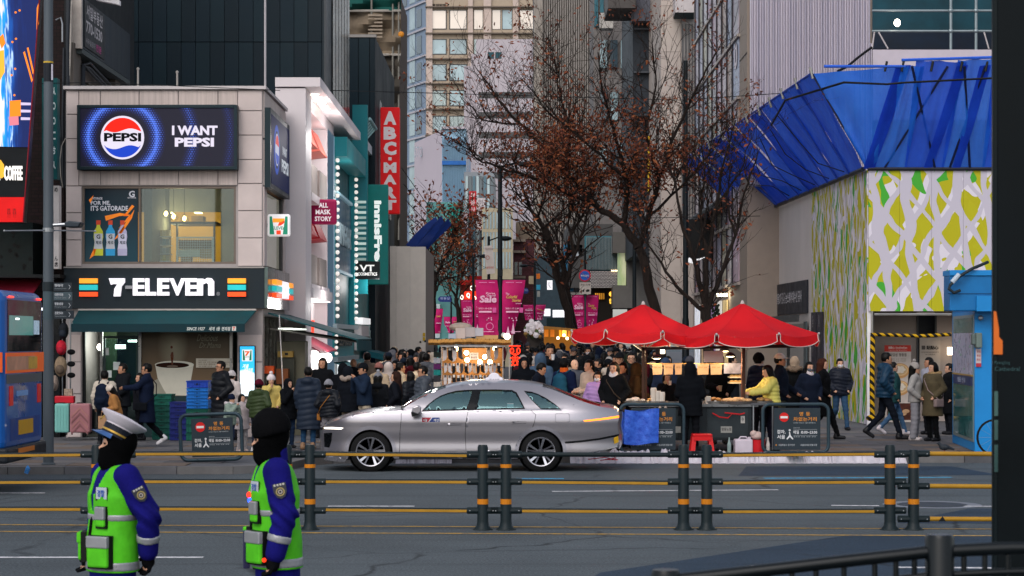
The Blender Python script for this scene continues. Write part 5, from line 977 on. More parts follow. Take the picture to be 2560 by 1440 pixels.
tree('small bare street tree beside the beige hoarding',120,[([(1078,960),(1078,800),(1085,730),(1088,690)],.25,.16),([(1088,690),(1075,650),(1068,610)],.1,.03),([(1088,690),(1110,650),(1130,610),(1150,590)],.11,.03),([(1085,730),(1105,700),(1140,690)],.08,.03)],34,900,31,1.8,None,tw_r=.03,lsz=.17)
tree('second small bare tree near the pink banners with rusty leaves',132,[([(1150,960),(1148,800),(1140,745)],.22,.15),([(1140,745),(1120,700),(1100,660)],.1,.03),([(1140,745),(1150,700),(1165,660),(1190,620)],.1,.03)],30,700,37,1.9,None,tw_r=.03,lsz=.17)
# ================================================================ LAMP POSTS, BANNERS, STREET SIGNS
POST=M('11181c',.45,.3,nz=.15);PINK=M('b0105e',.6,nz=.06,ns=1.2);PINKW=M('d8a8c0',.55);GOLD=M('c09a52',.55)
def banner_pair(t,x,y0,y1,hw,Y,detail=True,flapR=.62):
    g=hw * .08
    for s_,k in ((-1,.8),(1,flapR)):
        m=MB();xi,xo=x + s_ * g,x + s_ * (hw + g);xo2=x + s_ * (hw * k + g)
        def fn(u,v,xi=xi,xo=xo,xo2=xo2):return P(xi + (xo + (xo2 - xo) * v ** 1.3 - xi) * u,y0 + (y1 - y0) * v,Y - .1 * math.sin(2.2 * u + 2 * v) - .03 * math.sin(6 * v))
        m.grid(fn,5,9);b=m.B('banner',PINK,t,smooth=True)
        MB().tube([P(x,y0,Y),P(xo,y0,Y)],.02,5).B('banner_arm',POST,b)
        W_,H_=s_ * hw,y1 - y0;L=min(xi,xo)
        def tb(body,u0,v0,u1,v1,mat,**kw):ptxt(body,L + hw * u0,y0 + H_ * v0,L + hw * u1,y0 + H_ * v1,Y - .17,mat,b,**kw)
        if s_ < 0:
            tb('Sale',.18,.28,.92,.41,PINKW,bold=.04,ital=.1)
            if detail:tb('Korea',.45,.22,.85,.26,PINKW,bold=.02,ital=.2);tb('Grand',.48,.262,.88,.30,PINKW,bold=.02,ital=.2)
        elif detail:tb('The',.15,.23,.3,.27,PINKW,bold=.02,ital=.2);tb('Colorful',.17,.275,.65,.335,GOLD,bold=.03,ital=.25);tb('Stories',.42,.34,.8,.395,GOLD,bold=.03,ital=.25);tb('in Korea',.58,.41,.84,.435,PINKW,bold=.02)
        else:tb('Colorful',.2,.26,.7,.34,GOLD,bold=.03,ital=.25)
        bq((L + hw * .16,y0 + H_ * .56,L + hw * .7,y0 + H_ * .59,Y - .17,Y - .165),'white_pill',PINKW,b)
        if detail:
            tb('2025.1.15~2.28',.14,.5,.7,.53,PINKW,bold=.02);bq((L + hw * .74,y0 + H_ * .5,L + hw * .9,y0 + H_ * .59,Y - .17,Y - .165),'gift_print',M('c0508c',.6),b)
            cx=L + hw * (.62 if s_ < 0 else .4)
            if s_ < 0:
                R_=abs(PX(hw * .17 + 1280,Y));c3=P(cx,y0 + H_ * .84,Y - .17);mm=MB();mm.lathe(c3,[(R_ * .78,0),(R_ * .78,.004),(R_,.004),(R_,0)],20,(0,-1,0),False);mm.B('ring_print',M('d070a0',.6),b)
            else:
                for dx,hh in ((0,.14),(.22,.2)):m=MB();m.prism([P(cx + hw * (dx - .08) - hw * .15,y0 + H_ * .97,Y - .17),P(cx + hw * (dx + .08) - hw * .15,y0 + H_ * .97,Y - .17),P(cx + hw * dx - hw * .15,y0 + H_ * (.97 - hh),Y - .17)],(0,-.004,0));m.B('tree_print',PINKW,b)
            for k in range(5):m=MB();m.disc(P(L + hw * RND.uniform(.25,.7),y0 + H_ * RND.uniform(.68,.78),Y - .17),.02,(0,-1,0),6);m.B('spark_print',PINKW,b)
            for u0,u1 in ((.15,.5),(.58,.85)):bq((L + hw * u0,y0 + H_ * .038,L + hw * u1,y0 + H_ * .05,Y - .17,Y - .166),'header_print',M('c87aa4',.6),b)
        bq((L + hw * .35,y0 + H_ * .93,L + hw * .8,y0 + H_ * .94,Y - .172,Y - .17),'snow_print',PINKW,b)
def lamp(lbl,x,ytop,Y,r,arms=(),group='pink bannered lamp posts',nm='street_lamp'):
    t=thing(nm,lbl,'street lamp',(PX(x,Y),Y,ZG(Y)),group);b=P(x,0,Y);zt_=PZ(ytop,Y);m=MB()
    m.lathe((b.x,Y,ZG(Y) - .02),[(r * 2,0),(r * 2,.5),(r * 1.35,.6),(r * 1.2,2.6),(r,2.7),(r * .8,zt_ - ZG(Y)),(0,zt_ - ZG(Y) + .02)],12);m.B('pole',POST,t,smooth=True)
    for xa,ya in arms:
        e=P(xa,ya,Y);MB().tube([(b.x,Y,e.z + .0),(b.x + (e.x - b.x) * .5,Y,e.z + .12),(e.x,Y,e.z + .1)],r * .42,6).B('arm',POST,t)
        l=e.x - b.x;s_=1 if l > 0 else -1;m=MB();m.ell((e.x - s_ * abs(l) * .12,Y,e.z + .08),(abs(l) * .38,.16,.09),12,7);m.B('lamp_head',POST,t,smooth=True)
    return t
t=lamp('tall black street lamp with two large pink sale banners behind the sock stall',1250,414,56,.075,[(1336,418)]);banner_pair(t,1251,700,838,58,56,True,.45)
m=MB();m.box(PX(1245,56),PX(1257,56),55.9,56.1,PZ(690,56),PZ(675,56));m.B('collar',POST,t)
t=lamp('slim black street lamp with pink banners left of the tall lamp',1183,640,98,.07,[(1214,645)]);banner_pair(t,1184,750,822,29,98)
t=lamp('black street lamp with pink banners under the round no parking sign',1463,622,104,.08,[(1424,625)]);banner_pair(t,1463,738,824,31,104,True,.8)
t=lamp('dark camera post with pink banners and orange beacon beyond the flower stall',1337,655,118,.08,[(1306,668)]);banner_pair(t,1336,762,800,26,118)
for a,c in (((1341,684,1350,697),'c0641a'),((1322,690,1334,710),'9a8a70'),((1341,712,1351,724),'2a88a8'),((1343,728,1350,742),'8a8a86')):bq((*a,117.6,117.9),'signal_box',M(c,.5),t)
t=lamp('far black post with pink banners beside the beige hoarding',1084,640,132,.08);banner_pair(t,1085,772,834,21,132,False)
t=lamp('farthest pair of pink banners on a short post under the blue road sign',1128,745,150,.07);banner_pair(t,1128,792,832,17,150,False)
t=lamp('tall plain black lamp post in front of the pale panelled building',1714,150,62,.085,group=None);t=lamp('short black post half hidden by the leaning tree trunk',1586,600,66,.07,group=None)
t=lamp('slim black post carrying a white smoke free notice',1222,590,72,.06,[(1268,602)],group=None);m=MB();m.prism([P(1210,616,71.8),P(1231,613,71.8),P(1238,683,71.8),P(1217,686,71.8)],(0,-.02,0));b=m.B('notice_plate',M('b5aaa4',.6),t)
ptxt('YELLOWZONE',1213,620,1232,625,71.77,M('7d6a64',.6),b,d=.003);ptxt('금연거리',1216,666,1234,672,71.77,M('b0685a',.6),b,d=.003);m=MB();m.lathe(P(1219,644,71.77),[(.055,0),(.055,.003),(.07,.003),(.07,0)],14,(0,-1,0),False);m.B('ring_print',M('a8483c',.6),b)
np_=thing('road_sign','round blue no parking sign with red rim above a white tow plate','sign',P(1463,852,103));np_.location.z=ZG(103)
m=MB();m.disc(P(1462,689,103.5),.3,(0,-1,0),24,.03);b=m.B('disc',M('a82432',.5),np_);m=MB();m.disc(P(1462,689,103.46),.235,(0,-1,0),24,.01);m.B('blue_face',M('1d4fa0',.5),b);m=MB();m.bar(P(1453,680,103.44),P(1471,698,103.44),.05,.01);m.B('red_slash',M('a82432',.5),b)
ptxt('주차금지',1452,687,1472,692,103.43,M('c0c4d0',.5),b);b=bq((1449,706,1477,735,103.4,103.45),'tow_plate',M('a8a09a',.6),np_);ptxt('견인지역',1451,709,1475,715,103.39,M('3a3634',.6),b);flat('car_print',[(1453,728),(1458,724),(1462,721),(1460,730)],M('1a1a1a',.6),b,103.39);flat('car_print',[(1464,727),(1468,723),(1474,724),(1474,729),(1466,730)],M('1a1a1a',.6),b,103.39)
MB().tube([(PX(1463,103.6),103.6,ZG(103)),P(1463,676,103.6)],.04,6).B('post',M('3a3e42',.5,.4),np_)
for lbl,pts,Y in (('blue street name sign pointing back along the street near the small trees',[(1095,746),(1100,741),(1128,741),(1128,755),(1100,755),(1095,750)],128),('blue street name sign pointing onward beyond the large banners',[(1305,720),(1318,720),(1323,727),(1318,734),(1305,734)],112)):
    t=thing('street_name_sign',lbl,'sign',P(pts[0][0],860,Y));t.location.z=ZG(Y);m=MB();poly(m,pts,Y,.03);m.B('plate',M('23306c',.5),t);x=1127 if Y == 128 else 1337;ptxt('명동길',pts[0][0] + 6,743 if Y == 128 else 722,pts[2][0] - 4,749 if Y == 128 else 728,Y - .03,M('8a94b8',.5),t)
    MB().tube([(PX(x,Y),Y + .05,ZG(Y)),P(x,738 if Y == 128 else 716,Y + .05)],.04,6).B('post',POST,t);
    if Y == 112:MB().bar(P(1305,727,Y + .05),P(1337,727,Y + .05),.04,.04).B('arm',POST,t)
# the grey pole on the kerb
gp=thing('street_pole','thick grey street pole with direction plates and a small lamp beside the bus','street pole',(PX(121,34.9),34.9,.12));bx=PX(121,34.9);m=MB();GP=M('4c5359',.55,.2,nz=.2,ns=1.5,stretch=(1,1,.3))
m.lathe((bx,34.9,.1),[(.12,0),(.12,.04),(.09,.06),(.088,3.2),(.08,6.0),(.075,10.5)],16);m.B('pole',GP,gp,smooth=True)
def band(y0,y1,r,mat,nm):b=MB();b.lathe((bx,34.9,PZ(y1,34.9)),[(r - .01,0),(r,.0),(r,PZ(y0,34.9) - PZ(y1,34.9)),(r - .01,PZ(y0,34.9) - PZ(y1,34.9))],16);return b.B(nm,mat,gp)
band(154,158,.083,M('b8962c',.5),'yellow_tape');band(159,205,.081,M('141820',.5),'dark_wrap');band(570,580,.092,STEEL,'clamp_band');band(705,728,.098,M('1c2428',.6),'dark_wrap');band(728,800,.091,M('3c4a50',.5),'grey_wrap')
m=MB();m.prism([P(128,160,34.82),P(132,160,34.82),P(132,200,34.82),P(128,200,34.82)],(0,.02,0));m.B('torn_sticker',M('a8a4b0',.6),gp)
MB().tube([P(12,577,34.85),P(110,576,34.82)],.011,6).B('cross_rod',STEEL,gp);MB().tube([P(131,576,34.82),P(238,578,34.85)],.011,6).B('cross_rod',STEEL,gp);MB().ell(P(11,577,34.85),.02,6,5).B('rod_end',STEEL,gp);MB().ell(P(238,578,34.85),.02,6,5).B('rod_end',STEEL,gp)
MB().tube([P(131,563,34.9),P(165,561,34.9)],.03,8).B('arm',STEEL,gp);m=MB();m.prism([P(160,556,34.75),P(172,552,34.75),P(203,555,34.75),P(196,568,34.75),P(164,568,34.75)],(0,.3,0));m.B('lamp_head',M('2a3138',.4,.3),gp,bev=.02)
for k,(nm_,sub) in enumerate((('명동예술극장','Myeongdong Theater'),('대한의원','Medical Clinic'),('명동성당','Myeongdong Cathedral'),('관광안내소','Tourist Information'))):
    y0=707 + 23 * k;pl=bq((134,y0,[178,180,180,184][k],y0 + 21,34.8,34.84),'direction_plate',M('39464c' if k == 1 else '20282e',.5),gp);ptxt(nm_,137,y0 + 3,158,y0 + 10,34.795,M('b0b2b6',.5),pl,bold=.02);ptxt(sub,137,y0 + 13,166,y0 + 16,34.795,M('80868a',.5),pl);m=MB();m.bar(P(172,y0 + 5,34.79),P(176,y0 + 10.5,34.79),.01,.006);m.bar(P(176,y0 + 10.5,34.79),P(172,y0 + 16,34.79),.01,.006);m.B('arrow_mark',M('b0b2b6',.5),pl)
# ---- wires
def wire(pts,r=.012,lbl='thin overhead wire crossing the side street',grp='overhead wires'):MB().tube(pts,r,5,False).solo('overhead_wire',M('15181b',.6),lbl,'wire',grp)
wire([P(-20,211,43),P(240,206,43.5),P(700,226,44.2)],.008,'thin overhead wire from the slanted screen past the grey pole',None);wire([P(760,224,60),P(1200,236,62),P(1700,250,64),P(2000,230,58)],.012,'thin overhead wire sagging from the mask shop to the blue netting',None)
for k in range(5):wire([P(1004 + k * 5,420 + 40 * k,83),P(1060 + 5 * k,500 + 30 * k,83),P(1138,590 + 4 * k,84)],.015,('uppermost','second','middle','fourth','lowest')[k] + ' of the slanting stay wires running down to the dark blue sheet','stay wires by the blue sheet')
wire([P(1600,545,60),P(1900,540,56)],.01,'thin wire between the leaning tree and the grey hoarding',None)
# ================================================================ GUARD RAIL (yellow striped fence)
FG=M('111d21',.5,.0,nz=.15,ns=4);YS=M('9a7220',.45,nz=.12,ns=6);OS=M('b86e10',.45,nz=.1)
YF=24.2
def fpost(t,x,yt=1112,sgn=(-1,1),oy=(1136,1204,1276)):
    c=PX(x,YF);zt_=PZ(yt,YF);m=MB();m.lathe((c,YF,0),[(.105,0),(.105,.015),(.075,.05),(.066,.1),(.062,zt_ - .03),(.05,zt_)],14);p=m.B('post',FG,t,smooth=True)
    for y0,y1 in ((1160,1169),(1247,1260)):m=MB();m.lathe((c,YF,PZ(y1,YF)),[(.062,0),(.066,0),(.066,PZ(y0,YF) - PZ(y1,YF)),(.062,PZ(y0,YF) - PZ(y1,YF))],14);m.B('orange_band',OS,p)
    for y in oy:
        z=PZ(y,YF);m=MB()
        m.lathe((c - .185,YF,z),[(.034,0),(.04,.005),(.04,.365),(.034,.37)],10,(1,0,0))
        b=m.B('bracket',FG,p)
        for s_ in (-1,1):MB().disc((c + s_ * .15,YF - .039,z),.008,(0,-1,0),6,.004).B('bolt',STEEL,b)
    MB().lathe((c,YF,0),[(.12,0),(.12,.012)],6).B('foot_plate',M('222a2c',.6),p);return p
def rails(t,x0,x1,ys0,ys1,stripe=(1,1,1),full=False):
    for k in range(3):
        a,b=P(x0,ys0[k],YF),P(x1,ys1[k],YF);m=MB();m.tube([a,b],.027,10);r=m.B('rail',YS if full else FG,t,smooth=True)
        if stripe[k] and not full:
            q=MB();d=V((0,-.0265,-.005));q.bar(a + d + V((.02,0,0)),b + d - V((.02,0,0)),.008,.03);q.B('yellow_stripe',YS,r)
bays=[(-275,242,(1140,1206,1272),(1136,1204,1272),'first bay of the striped guard rail running out past the bus',[242]),(300,717,(1134,1203,1271),(1133,1203,1272),'guard rail bay between the two traffic officers',[300,717]),(775,1207,(1134,1203,1273),(1138,1204,1276),'guard rail bay in front of the taxi front wheel',[775,1207]),(1265,1709,(1136,1204,1276),(1137,1207,1278),'guard rail bay in front of the taxi boot with a plain top rail',[1265,1709]),(1767,2225,(1137,1206,1278),(1134,1204,1277),'guard rail bay in front of the food stall and road signs',[1767,2225])]
for x0,x1,a,b,lbl,ps_ in bays:
    t=thing('guard_rail',lbl,'guard rail',(PX((x0 + x1) / 2,YF),YF,0),'striped guard rail bays')
    for x in ps_:fpost(t,x,1112)
    rails(t,x0 + (36 if x0 in ps_ else 0),x1 - 36,a,b,(0 if x0 == 1265 else 1,1,1))
t=thing('guard_rail','last guard rail bay with thick plain yellow tubes beside the dark pylon','guard rail',(PX(2400,YF),YF,0));fpost(t,2284,1124,oy=(1134,1215,1297));rails(t,2306,2700,(1134,1215,1297),(1136,1218,1299),full=True)
m=MB();m.prism([(PX(2344,YF),YF - .035,PZ(1303,YF)),(PX(2355,YF),YF - .035,PZ(1290,YF)),(PX(2363,YF),YF - .035,PZ(1303,YF))],(0,-.003,0));m.B('black_patch',BLACK,t)
# ================================================================ NEAR RAILING AND PYLON
NR=M('080d10',.32,0,nz=.15,sp=.28)
nr=thing('pavement_railing','dark near railing with a curved handrail and round capped posts at the bottom corner','railing',(1.2,6.6,0));Yr=6.6
for x,yt,r in ((2349,1336,.046),(1664,1424,.046)):c=PX(x,Yr);zt_=PZ(yt,Yr);m=MB();m.lathe((c,Yr,0),[(r,0),(r,zt_ - .012),(r * .9,zt_)],18);m.B('post',NR,nr,smooth=True)
hp_=[P(1500,1468,Yr),P(1700,1449,Yr),P(1900,1427,Yr),P(2100,1404,Yr),P(2320,1380,Yr),P(2500,1371,Yr),P(2900,1362,Yr)]
MB().tube(hp_,.021,14).B('handrail',NR,nr,smooth=True);m=MB().tube([p - V((0,0,.075)) for p in hp_],.012,10);m.B('lower_rail',NR,nr,smooth=True)
for x in (2110,2187,2240,2286,2410,2462,2520):z=PZ(1398 - (x - 2110) * .08,Yr);MB().tube([(PX(x,Yr),Yr,0),(PX(x,Yr),Yr,z)],.009,8).B('baluster',NR,nr)
for x in (1740,1800,1860,1920,1980,2040):MB().tube([(PX(x,Yr),Yr,0),(PX(x,Yr),Yr,PZ(1449 - (x - 1740) * .12,Yr))],.009,8).B('baluster',NR,nr)
py=thing('stop_pylon','dark tall information pylon with an orange arrow and faded white lettering at the edge','pylon',(2.5,9,0));Yy=9.0
m=MB();m.box(PX(2477,Yy + .05),3.1,Yy,Yy + .05,0,5);m.B('body',M('0a1316',.4,0,nz=.15,sp=.1),py,bev=.015);m=MB();m.box(PX(2494,Yy),3.1,Yy - .006,Yy,.2,4.9);m.B('face_panel',M('070d10',.4,nz=.2,sp=.1),py)
m=MB();m.prism([P(2484,778,Yy - .007),P(2490,779,Yy - .007),P(2497,822,Yy - .007),P(2497,842,Yy - .007),P(2506,852,Yy - .007),P(2506,886,Yy - .007),P(2484,886,Yy - .007)],(0,-.004,0));m.B('orange_arrow',M('b4581e',.5,em='d06a20',es=.12),py)
ptxt('Myeongdong',2486,902,2524,913,Yy - .007,M('2f4a4c',.5),py);ptxt('Cathedral',2486,917,2549,927,Yy - .007,M('2f4a4c',.5),py)
for k,(y0,y1) in enumerate(((978,1040),(1050,1100),(1112,1180))):bq((2486,y0,2495,y1,Yy - .012,Yy - .007),'painted_glint',M('3f5a58',.15,.3,nz=.4),py)  # glints at the pylon edge painted as paler strips
# ================================================================ CAR-FREE STREET BARRIER SIGNS
def barrier(lbl,loc,w,h,rz,tilt=0):
    t=thing('street_barrier',lbl,'barrier sign',(0,0,0),'car free street barrier signs');r=.032;rc=.13;FRB=M('2b3a42',.45,.3,nz=.15);pts=[]
    for cx,cz,a0 in ((w / 2 - rc,h - rc,0),(-w / 2 + rc,h - rc,90),(-w / 2 + rc,rc + .04,180),(w / 2 - rc,rc + .04,270)):
        for k in range(6):a=R(a0 + 18 * k);pts.append((cx + rc * math.cos(a),0,cz + rc * math.sin(a)))
    MB().tube(pts + [pts[0],pts[1]],r,10,False).B('frame',FRB,t,smooth=True)
    x0,x1=-w / 2 + .2,w / 2 - .15;pb=MB().box(x0,x1,-.015,.015,.09,h - .07).B('panel',M('232d34',.5,nz=.1),t);y=-.016;Z=lambda v:.09 + (h - .16) * (1 - v);X=lambda u:x0 + (x1 - x0) * u
    MB().disc((X(.22),y,Z(.22)),.085,(0,-1,0),24,.004).B('no_entry_disc',M('b81a18',.5),pb);MB().box(X(.22) - .065,X(.22) + .065,y - .008,y - .0045,Z(.22) - .02,Z(.22) + .02).B('white_bar',M('c8c4c2',.5),pb)
    O,Wt,G=M('b8762e',.5),M('c2c2c4',.5),M('8d9296',.5);tt=lambda b_,u0,v0,u1,v1,mt:txt(b_,((X(u0) + X(u1)) / 2,y,(Z(v0) + Z(v1)) / 2),X(u1) - X(u0),Z(v0) - Z(v1),mt,pb,d=.003,bold=.02)
    tt('명 동',.55,.09,.78,.19,O);tt('차없는거리',.42,.215,.92,.315,O);tt('걷기편한 거리입니다. 서울이 행복해집니다.',.42,.34,.9,.37,G);tt('운영시간',.42,.46,.56,.49,G)
    for v in (.51,.655):MB().box(X(.42),X(.93),y - .003,y,Z(v + .006),Z(v)).B('rule_line',G,pb)
    tt('매일 10:00~23:00',.42,.535,.93,.62,Wt);tt('공휴일 포함 연중 운영',.42,.675,.9,.7,G);tt('걷자,',.07,.52,.25,.62,Wt);tt('서울',.07,.64,.24,.74,Wt);tt('서울특별시 중구청장',.1,.86,.45,.91,G);tt('서울남대문경찰서장',.57,.86,.93,.91,G)
    MB().disc((X(.05),y,Z(.885)),.014,(0,-1,0),10,.003).B('orange_seal',O,pb);wk=MB();wk.disc((X(.34),y,Z(.53)),.018,(0,-1,0),12,.003);wk.prism([(X(.345),y,Z(.565)),(X(.325),y,Z(.57)),(X(.33),y,Z(.65)),(X(.27),y,Z(.74)),(X(.29),y,Z(.755)),(X(.345),y,Z(.69)),(X(.4),y,Z(.755)),(X(.42),y,Z(.74)),(X(.36),y,Z(.65))],(0,-.003,0));wk.B('walking_figure',Wt,pb)
    MB().tube([(-w / 2 + .3,.2,.01),(-w / 2 + .3,-.05,.05)],.015,6).B('foot',FRB,t);MB().tube([(w / 2 - .3,.2,.01),(w / 2 - .3,-.05,.05)],.015,6).B('foot',FRB,t)
    t.location=loc;t.rotation_euler=(0,tilt,rz);return t
barrier('leaning dark barrier sign with a red disc standing on the road edge by the crates',(PX(530,35.6),35.6,.125),1.08,.82,R(-8),R(-2.2))
barrier('dark barrier sign half covered by a blue sheet beside the taxi boot',(PX(1630,37.9),37.9,.125),1.16,.92,R(2));barrier('dark barrier sign with a red disc standing by the red bucket',(PX(1989,37.9),37.9,.125),1.2,.92,R(1))
# ================================================================ TAXI
CY,CS=34.9,149.0                      # depth of its near flank and photo pixels per metre there
def cx(x):return (x - 1280) / CS
def cz(y):return (1181 - y) / CS
NOSE,TAIL,MID=cx(804),cx(1550),CY + .93
def halfw(X,z):
    w=.935
    t=(X - NOSE)
    if t < .95:w *= 1 - .30 * ((.95 - t) / .95) ** 2.6
    t=TAIL - X
    if t < .95:w *= 1 - .20 * ((.95 - t) / .95) ** 2.6
    s=1 - .055 * max(0,(.42 - z) / .42) ** 1.5 * (1 if z < .42 else 0)
    s -= .018 * math.exp(-((z - .5) / .13) ** 2) - .006 * math.exp(-((z - .84) / .06) ** 2)
    if z > .86:s -= .05 * min(1,(z - .86) / .2) ** 1.6
    if z > 1.03:s -= .36 * ((z - 1.03) / .45) ** 1.25
    return w * s
PAINT=NT('silver_paint');PAINT.p.inputs['Base Color'].default_value=(*lin('908c90'),1);PAINT.p.inputs['Metallic'].default_value=.85;PAINT.p.inputs['Roughness'].default_value=.3;PAINT.p.inputs['Coat Weight'].default_value=.75;PAINT.p.inputs['Coat Roughness'].default_value=.04
_f=PAINT.noise(400,1);PAINT.link(PAINT.mix(_f,lin('88848a'),lin('9c989e')),PAINT.p.inputs['Base Color']);PAINT=PAINT.mat
CGL=glassm('taxi_glass','9cc4c8',.14,.03,(.42,.72,.76),.6);CDK=M('0b0d10',.3,.1,nz=.1);CHR=M('b0aeb4',.15,.9,nz=.04);PLB=M('14171a',.55)
car=thing('taxi','silver sedan taxi with a white roof sign waiting side on at the kerb','taxi',(cx(1180),MID,0))
def pin(p,poly_):
    r=False;n=len(poly_);j=n - 1
    for i in range(n):
        a,b=poly_[i],poly_[j]
        if (a[1] > p[1]) != (b[1] > p[1]) and p[0] < (b[0] - a[0]) * (p[1] - a[1]) / (b[1] - a[1]) + a[0]:r=not r
        j=i
    return r
def dens(pl,st=5.):
    o=[]
    for i in range(len(pl)):
        a,b=pl[i],pl[(i + 1) % len(pl)];n=max(1,int(math.hypot(b[0] - a[0],b[1] - a[1]) / st))
        o += [(a[0] + (b[0] - a[0]) * k / n,a[1] + (b[1] - a[1]) * k / n) for k in range(n)]
    return o
def skin(name,outline,mat,par,off=0.,holes=(),st=6.,sides=(-1,1),thick=0):
    """a panel of the flank: an outline in the side view laid onto the curved body surface"""
    ol=dens(outline,st);hs_=[dens(h,st) for h in holes];pts=[V(p) for p in ol];ed=[(i,(i + 1) % len(ol)) for i in range(len(ol))]
    for h in hs_:b=len(pts);pts += [V(p) for p in h];ed += [(b + i,b + (i + 1) % len(h)) for i in range(len(h))]
    xs,ys_=[p[0] for p in ol],[p[1] for p in ol];x=min(xs) + st * .5
    while x < max(xs):
        y=min(ys_) + st * .5
        while y < max(ys_):
            if pin((x,y),ol) and not any(pin((x,y),h) for h in hs_) and min((x - q.x) ** 2 + (y - q.y) ** 2 for q in pts[:len(ed)]) > (st * .55) ** 2:pts.append(V((x,y)))
            y += st
        x += st
    vo,_,fo=geometry.delaunay_2d_cdt(pts,ed,[],0,1e-4)[:3]
    F_=[]
    for f in fo:
        c=(sum(vo[i][0] for i in f) / 3,sum(vo[i][1] for i in f) / 3)
        if pin(c,ol) and not any(pin(c,h) for h in hs_):F_.append(list(f))
    out=[]
    for s in sides:
        m=MB();vs=[]
        for p in vo:X,z=cx(p[0]),cz(p[1]);vs.append((X,MID + s * (halfw(X,z) + off),z))
        a,b,c=max(([V(vs[i]) for i in f] for f in F_),key=lambda t:(t[1] - t[0]).cross(t[2] - t[0]).length);fl=(b - a).cross(c - a).y * s < 0
        m.add(vs,[f[::-1] if fl else f for f in F_]);out.append(m.B(name,mat,par,smooth=2))
    return out
arc=lambda X,Y,r,a0,a1,k=16:[(X + r * math.cos(R(a0 + (a1 - a0) * i / k)),Y + r * math.sin(R(a0 + (a1 - a0) * i / k))) for i in range(k + 1)]
W1,W2,WY,RA=926,1352,1131,56
top_=[(804,1078),(809,1068),(822,1060),(848,1050),(876,1041),(908,1035),(940,1031),(975,1029),(1001,1027),(1023,1012),(1045,1000),(1068,988),(1090,979),(1113,972),(1138,966),(1164,962.5),(1196,960),(1228,959),(1268,959.5),(1308,961),(1335,964),(1357,969),(1382,976),(1405,985),(1430,994.5),(1453,1004),(1478,1012),(1501,1018),(1520,1021),(1534,1023),(1543,1026),(1548,1032)]
fender=top_[:9] + [(1003,1050),(1000,1080),(999,1126),(998,1148)] + [(W1 + 60,1148)] + arc(W1,WY,RA,10,-190,22) + [(868,1150),(812,1150),(806,1142),(806,1120),(804,1095)]
BL=lambda x:1031 - (x - 1052) * .024
fdoor=[(1001,1027),(1052,1031.5),(1110,BL(1110) + 1),(1171,BL(1171) + 1),(1164,1060),(1163,1090),(1165,1128),(1165,1148),(998,1148),(999,1126),(1000,1080),(1003,1050)]
rdoor=[(1171,BL(1171) + 1),(1250,BL(1250) + 1),(1325,BL(1325) + 1),(1340,1038),(1336,1057),(1327,1080)] + arc(W2,WY,RA,245,192,8)[0:] + [(W2 - 58,1148),(1165,1148),(1165,1128),(1163,1090),(1164,1060)]
rquar=[(1325,BL(1325) + 1),(1403,1026),(1440,1012),(1453,1004)] + top_[26:] + [(1549,1045),(1545,1066),(1550,1092),(1548,1111),(1542,1121),(1500,1129),(1469,1135),(W2 + 60,1142)] + arc(W2,WY,RA,10,-115,16) + [(1327,1080),(1336,1057),(1340,1038)]
wf_=[(1053,1030),(1068,1014),(1084,1001),(1100,991),(1119,984),(1139,979),(1160,977),(1184,976),(1178,1000),(1169,1027)];wr_=[(1196,976),(1238,975.5),(1280,977),(1292,983),(1302,1002),(1313,1023.5),(1250,1025),(1186,1026.5)];wq_=[(1310,979),(1328,981),(1344,986),(1366,997),(1388,1012),(1403,1025),(1353,1025),(1330,1003)]
green=[(1001,1027)] + top_[9:26] + [(1440,1012),(1403,1026),(1325,BL(1325) + 1),(1250,BL(1250) + 1),(1171,BL(1171) + 1),(1110,BL(1110) + 1),(1052,1031.5)]
skin('fender',fender,PAINT,car);fd=skin('front_door',fdoor,PAINT,car);rd=skin('rear_door',rdoor,PAINT,car);skin('rear_quarter',rquar,PAINT,car);skin('window_frame',green,PAINT,car,0,(wf_,wr_,wq_),5)
for w,nm_ in ((wf_,'side_window'),(wr_,'side_window'),(wq_,'quarter_window')):
    c=(sum(p[0] for p in w) / len(w),sum(p[1] for p in w) / len(w));inn=[(c[0] + (p[0] - c[0]) * .93,c[1] + (p[1] - c[1]) * .88) for p in w]
    skin(nm_,inn,CGL,car,-.012);skin('window_seal',w,CDK,car,.002,(inn,),4)
skin('door_pillar',[(1184,976),(1196,976),(1186,1026.5),(1169,1027.5)],CDK,car,.004)
def seam(pts,w=1.1,mat=CDK,nm='panel_gap',off=.003):
    a=[(x - w / 2,y) for x,y in pts];b=[(x + w / 2,y) for x,y in pts][::-1]
    if abs(pts[0][0] - pts[-1][0]) > abs(pts[0][1] - pts[-1][1]):a=[(x,y - w / 2) for x,y in pts];b=[(x,y + w / 2) for x,y in pts][::-1]
    return skin(nm,a + b,mat,car,off,(),8)
seam([(1003,1034),(1003,1050),(1000,1080),(999,1126),(999,1147)]);seam([(1170,1030),(1164,1060),(1163,1090),(1165,1128),(1165,1147)]);seam([(1326,1026),(1339.5,1038),(1336,1057),(1329,1076)])
seam([(1052,1032.5),(1110,1031),(1250,1027.5),(1352,1025.5),(1404,1026.5)],1.6,CHR,'chrome_trim',.006)
seam([(1409,1108),(1450,1105),(1500,1099),(1549,1090)],5,CDK,'rear_black_line',.004);seam([(1469,1133),(1510,1127),(1545,1118)],2,CHR,'rear_chrome_line',.006);seam([(998,1141),(1080,1141),(1200,1140.5),(1294,1139)],13,M('2a2c30',.35,.4),'side_skirt',.012);seam([(1002,1132),(1080,1131),(1200,1129),(1292,1128)],4,CHR,'skirt_strip',.012)  # the white highlight along the skirt is put in as a chrome strip
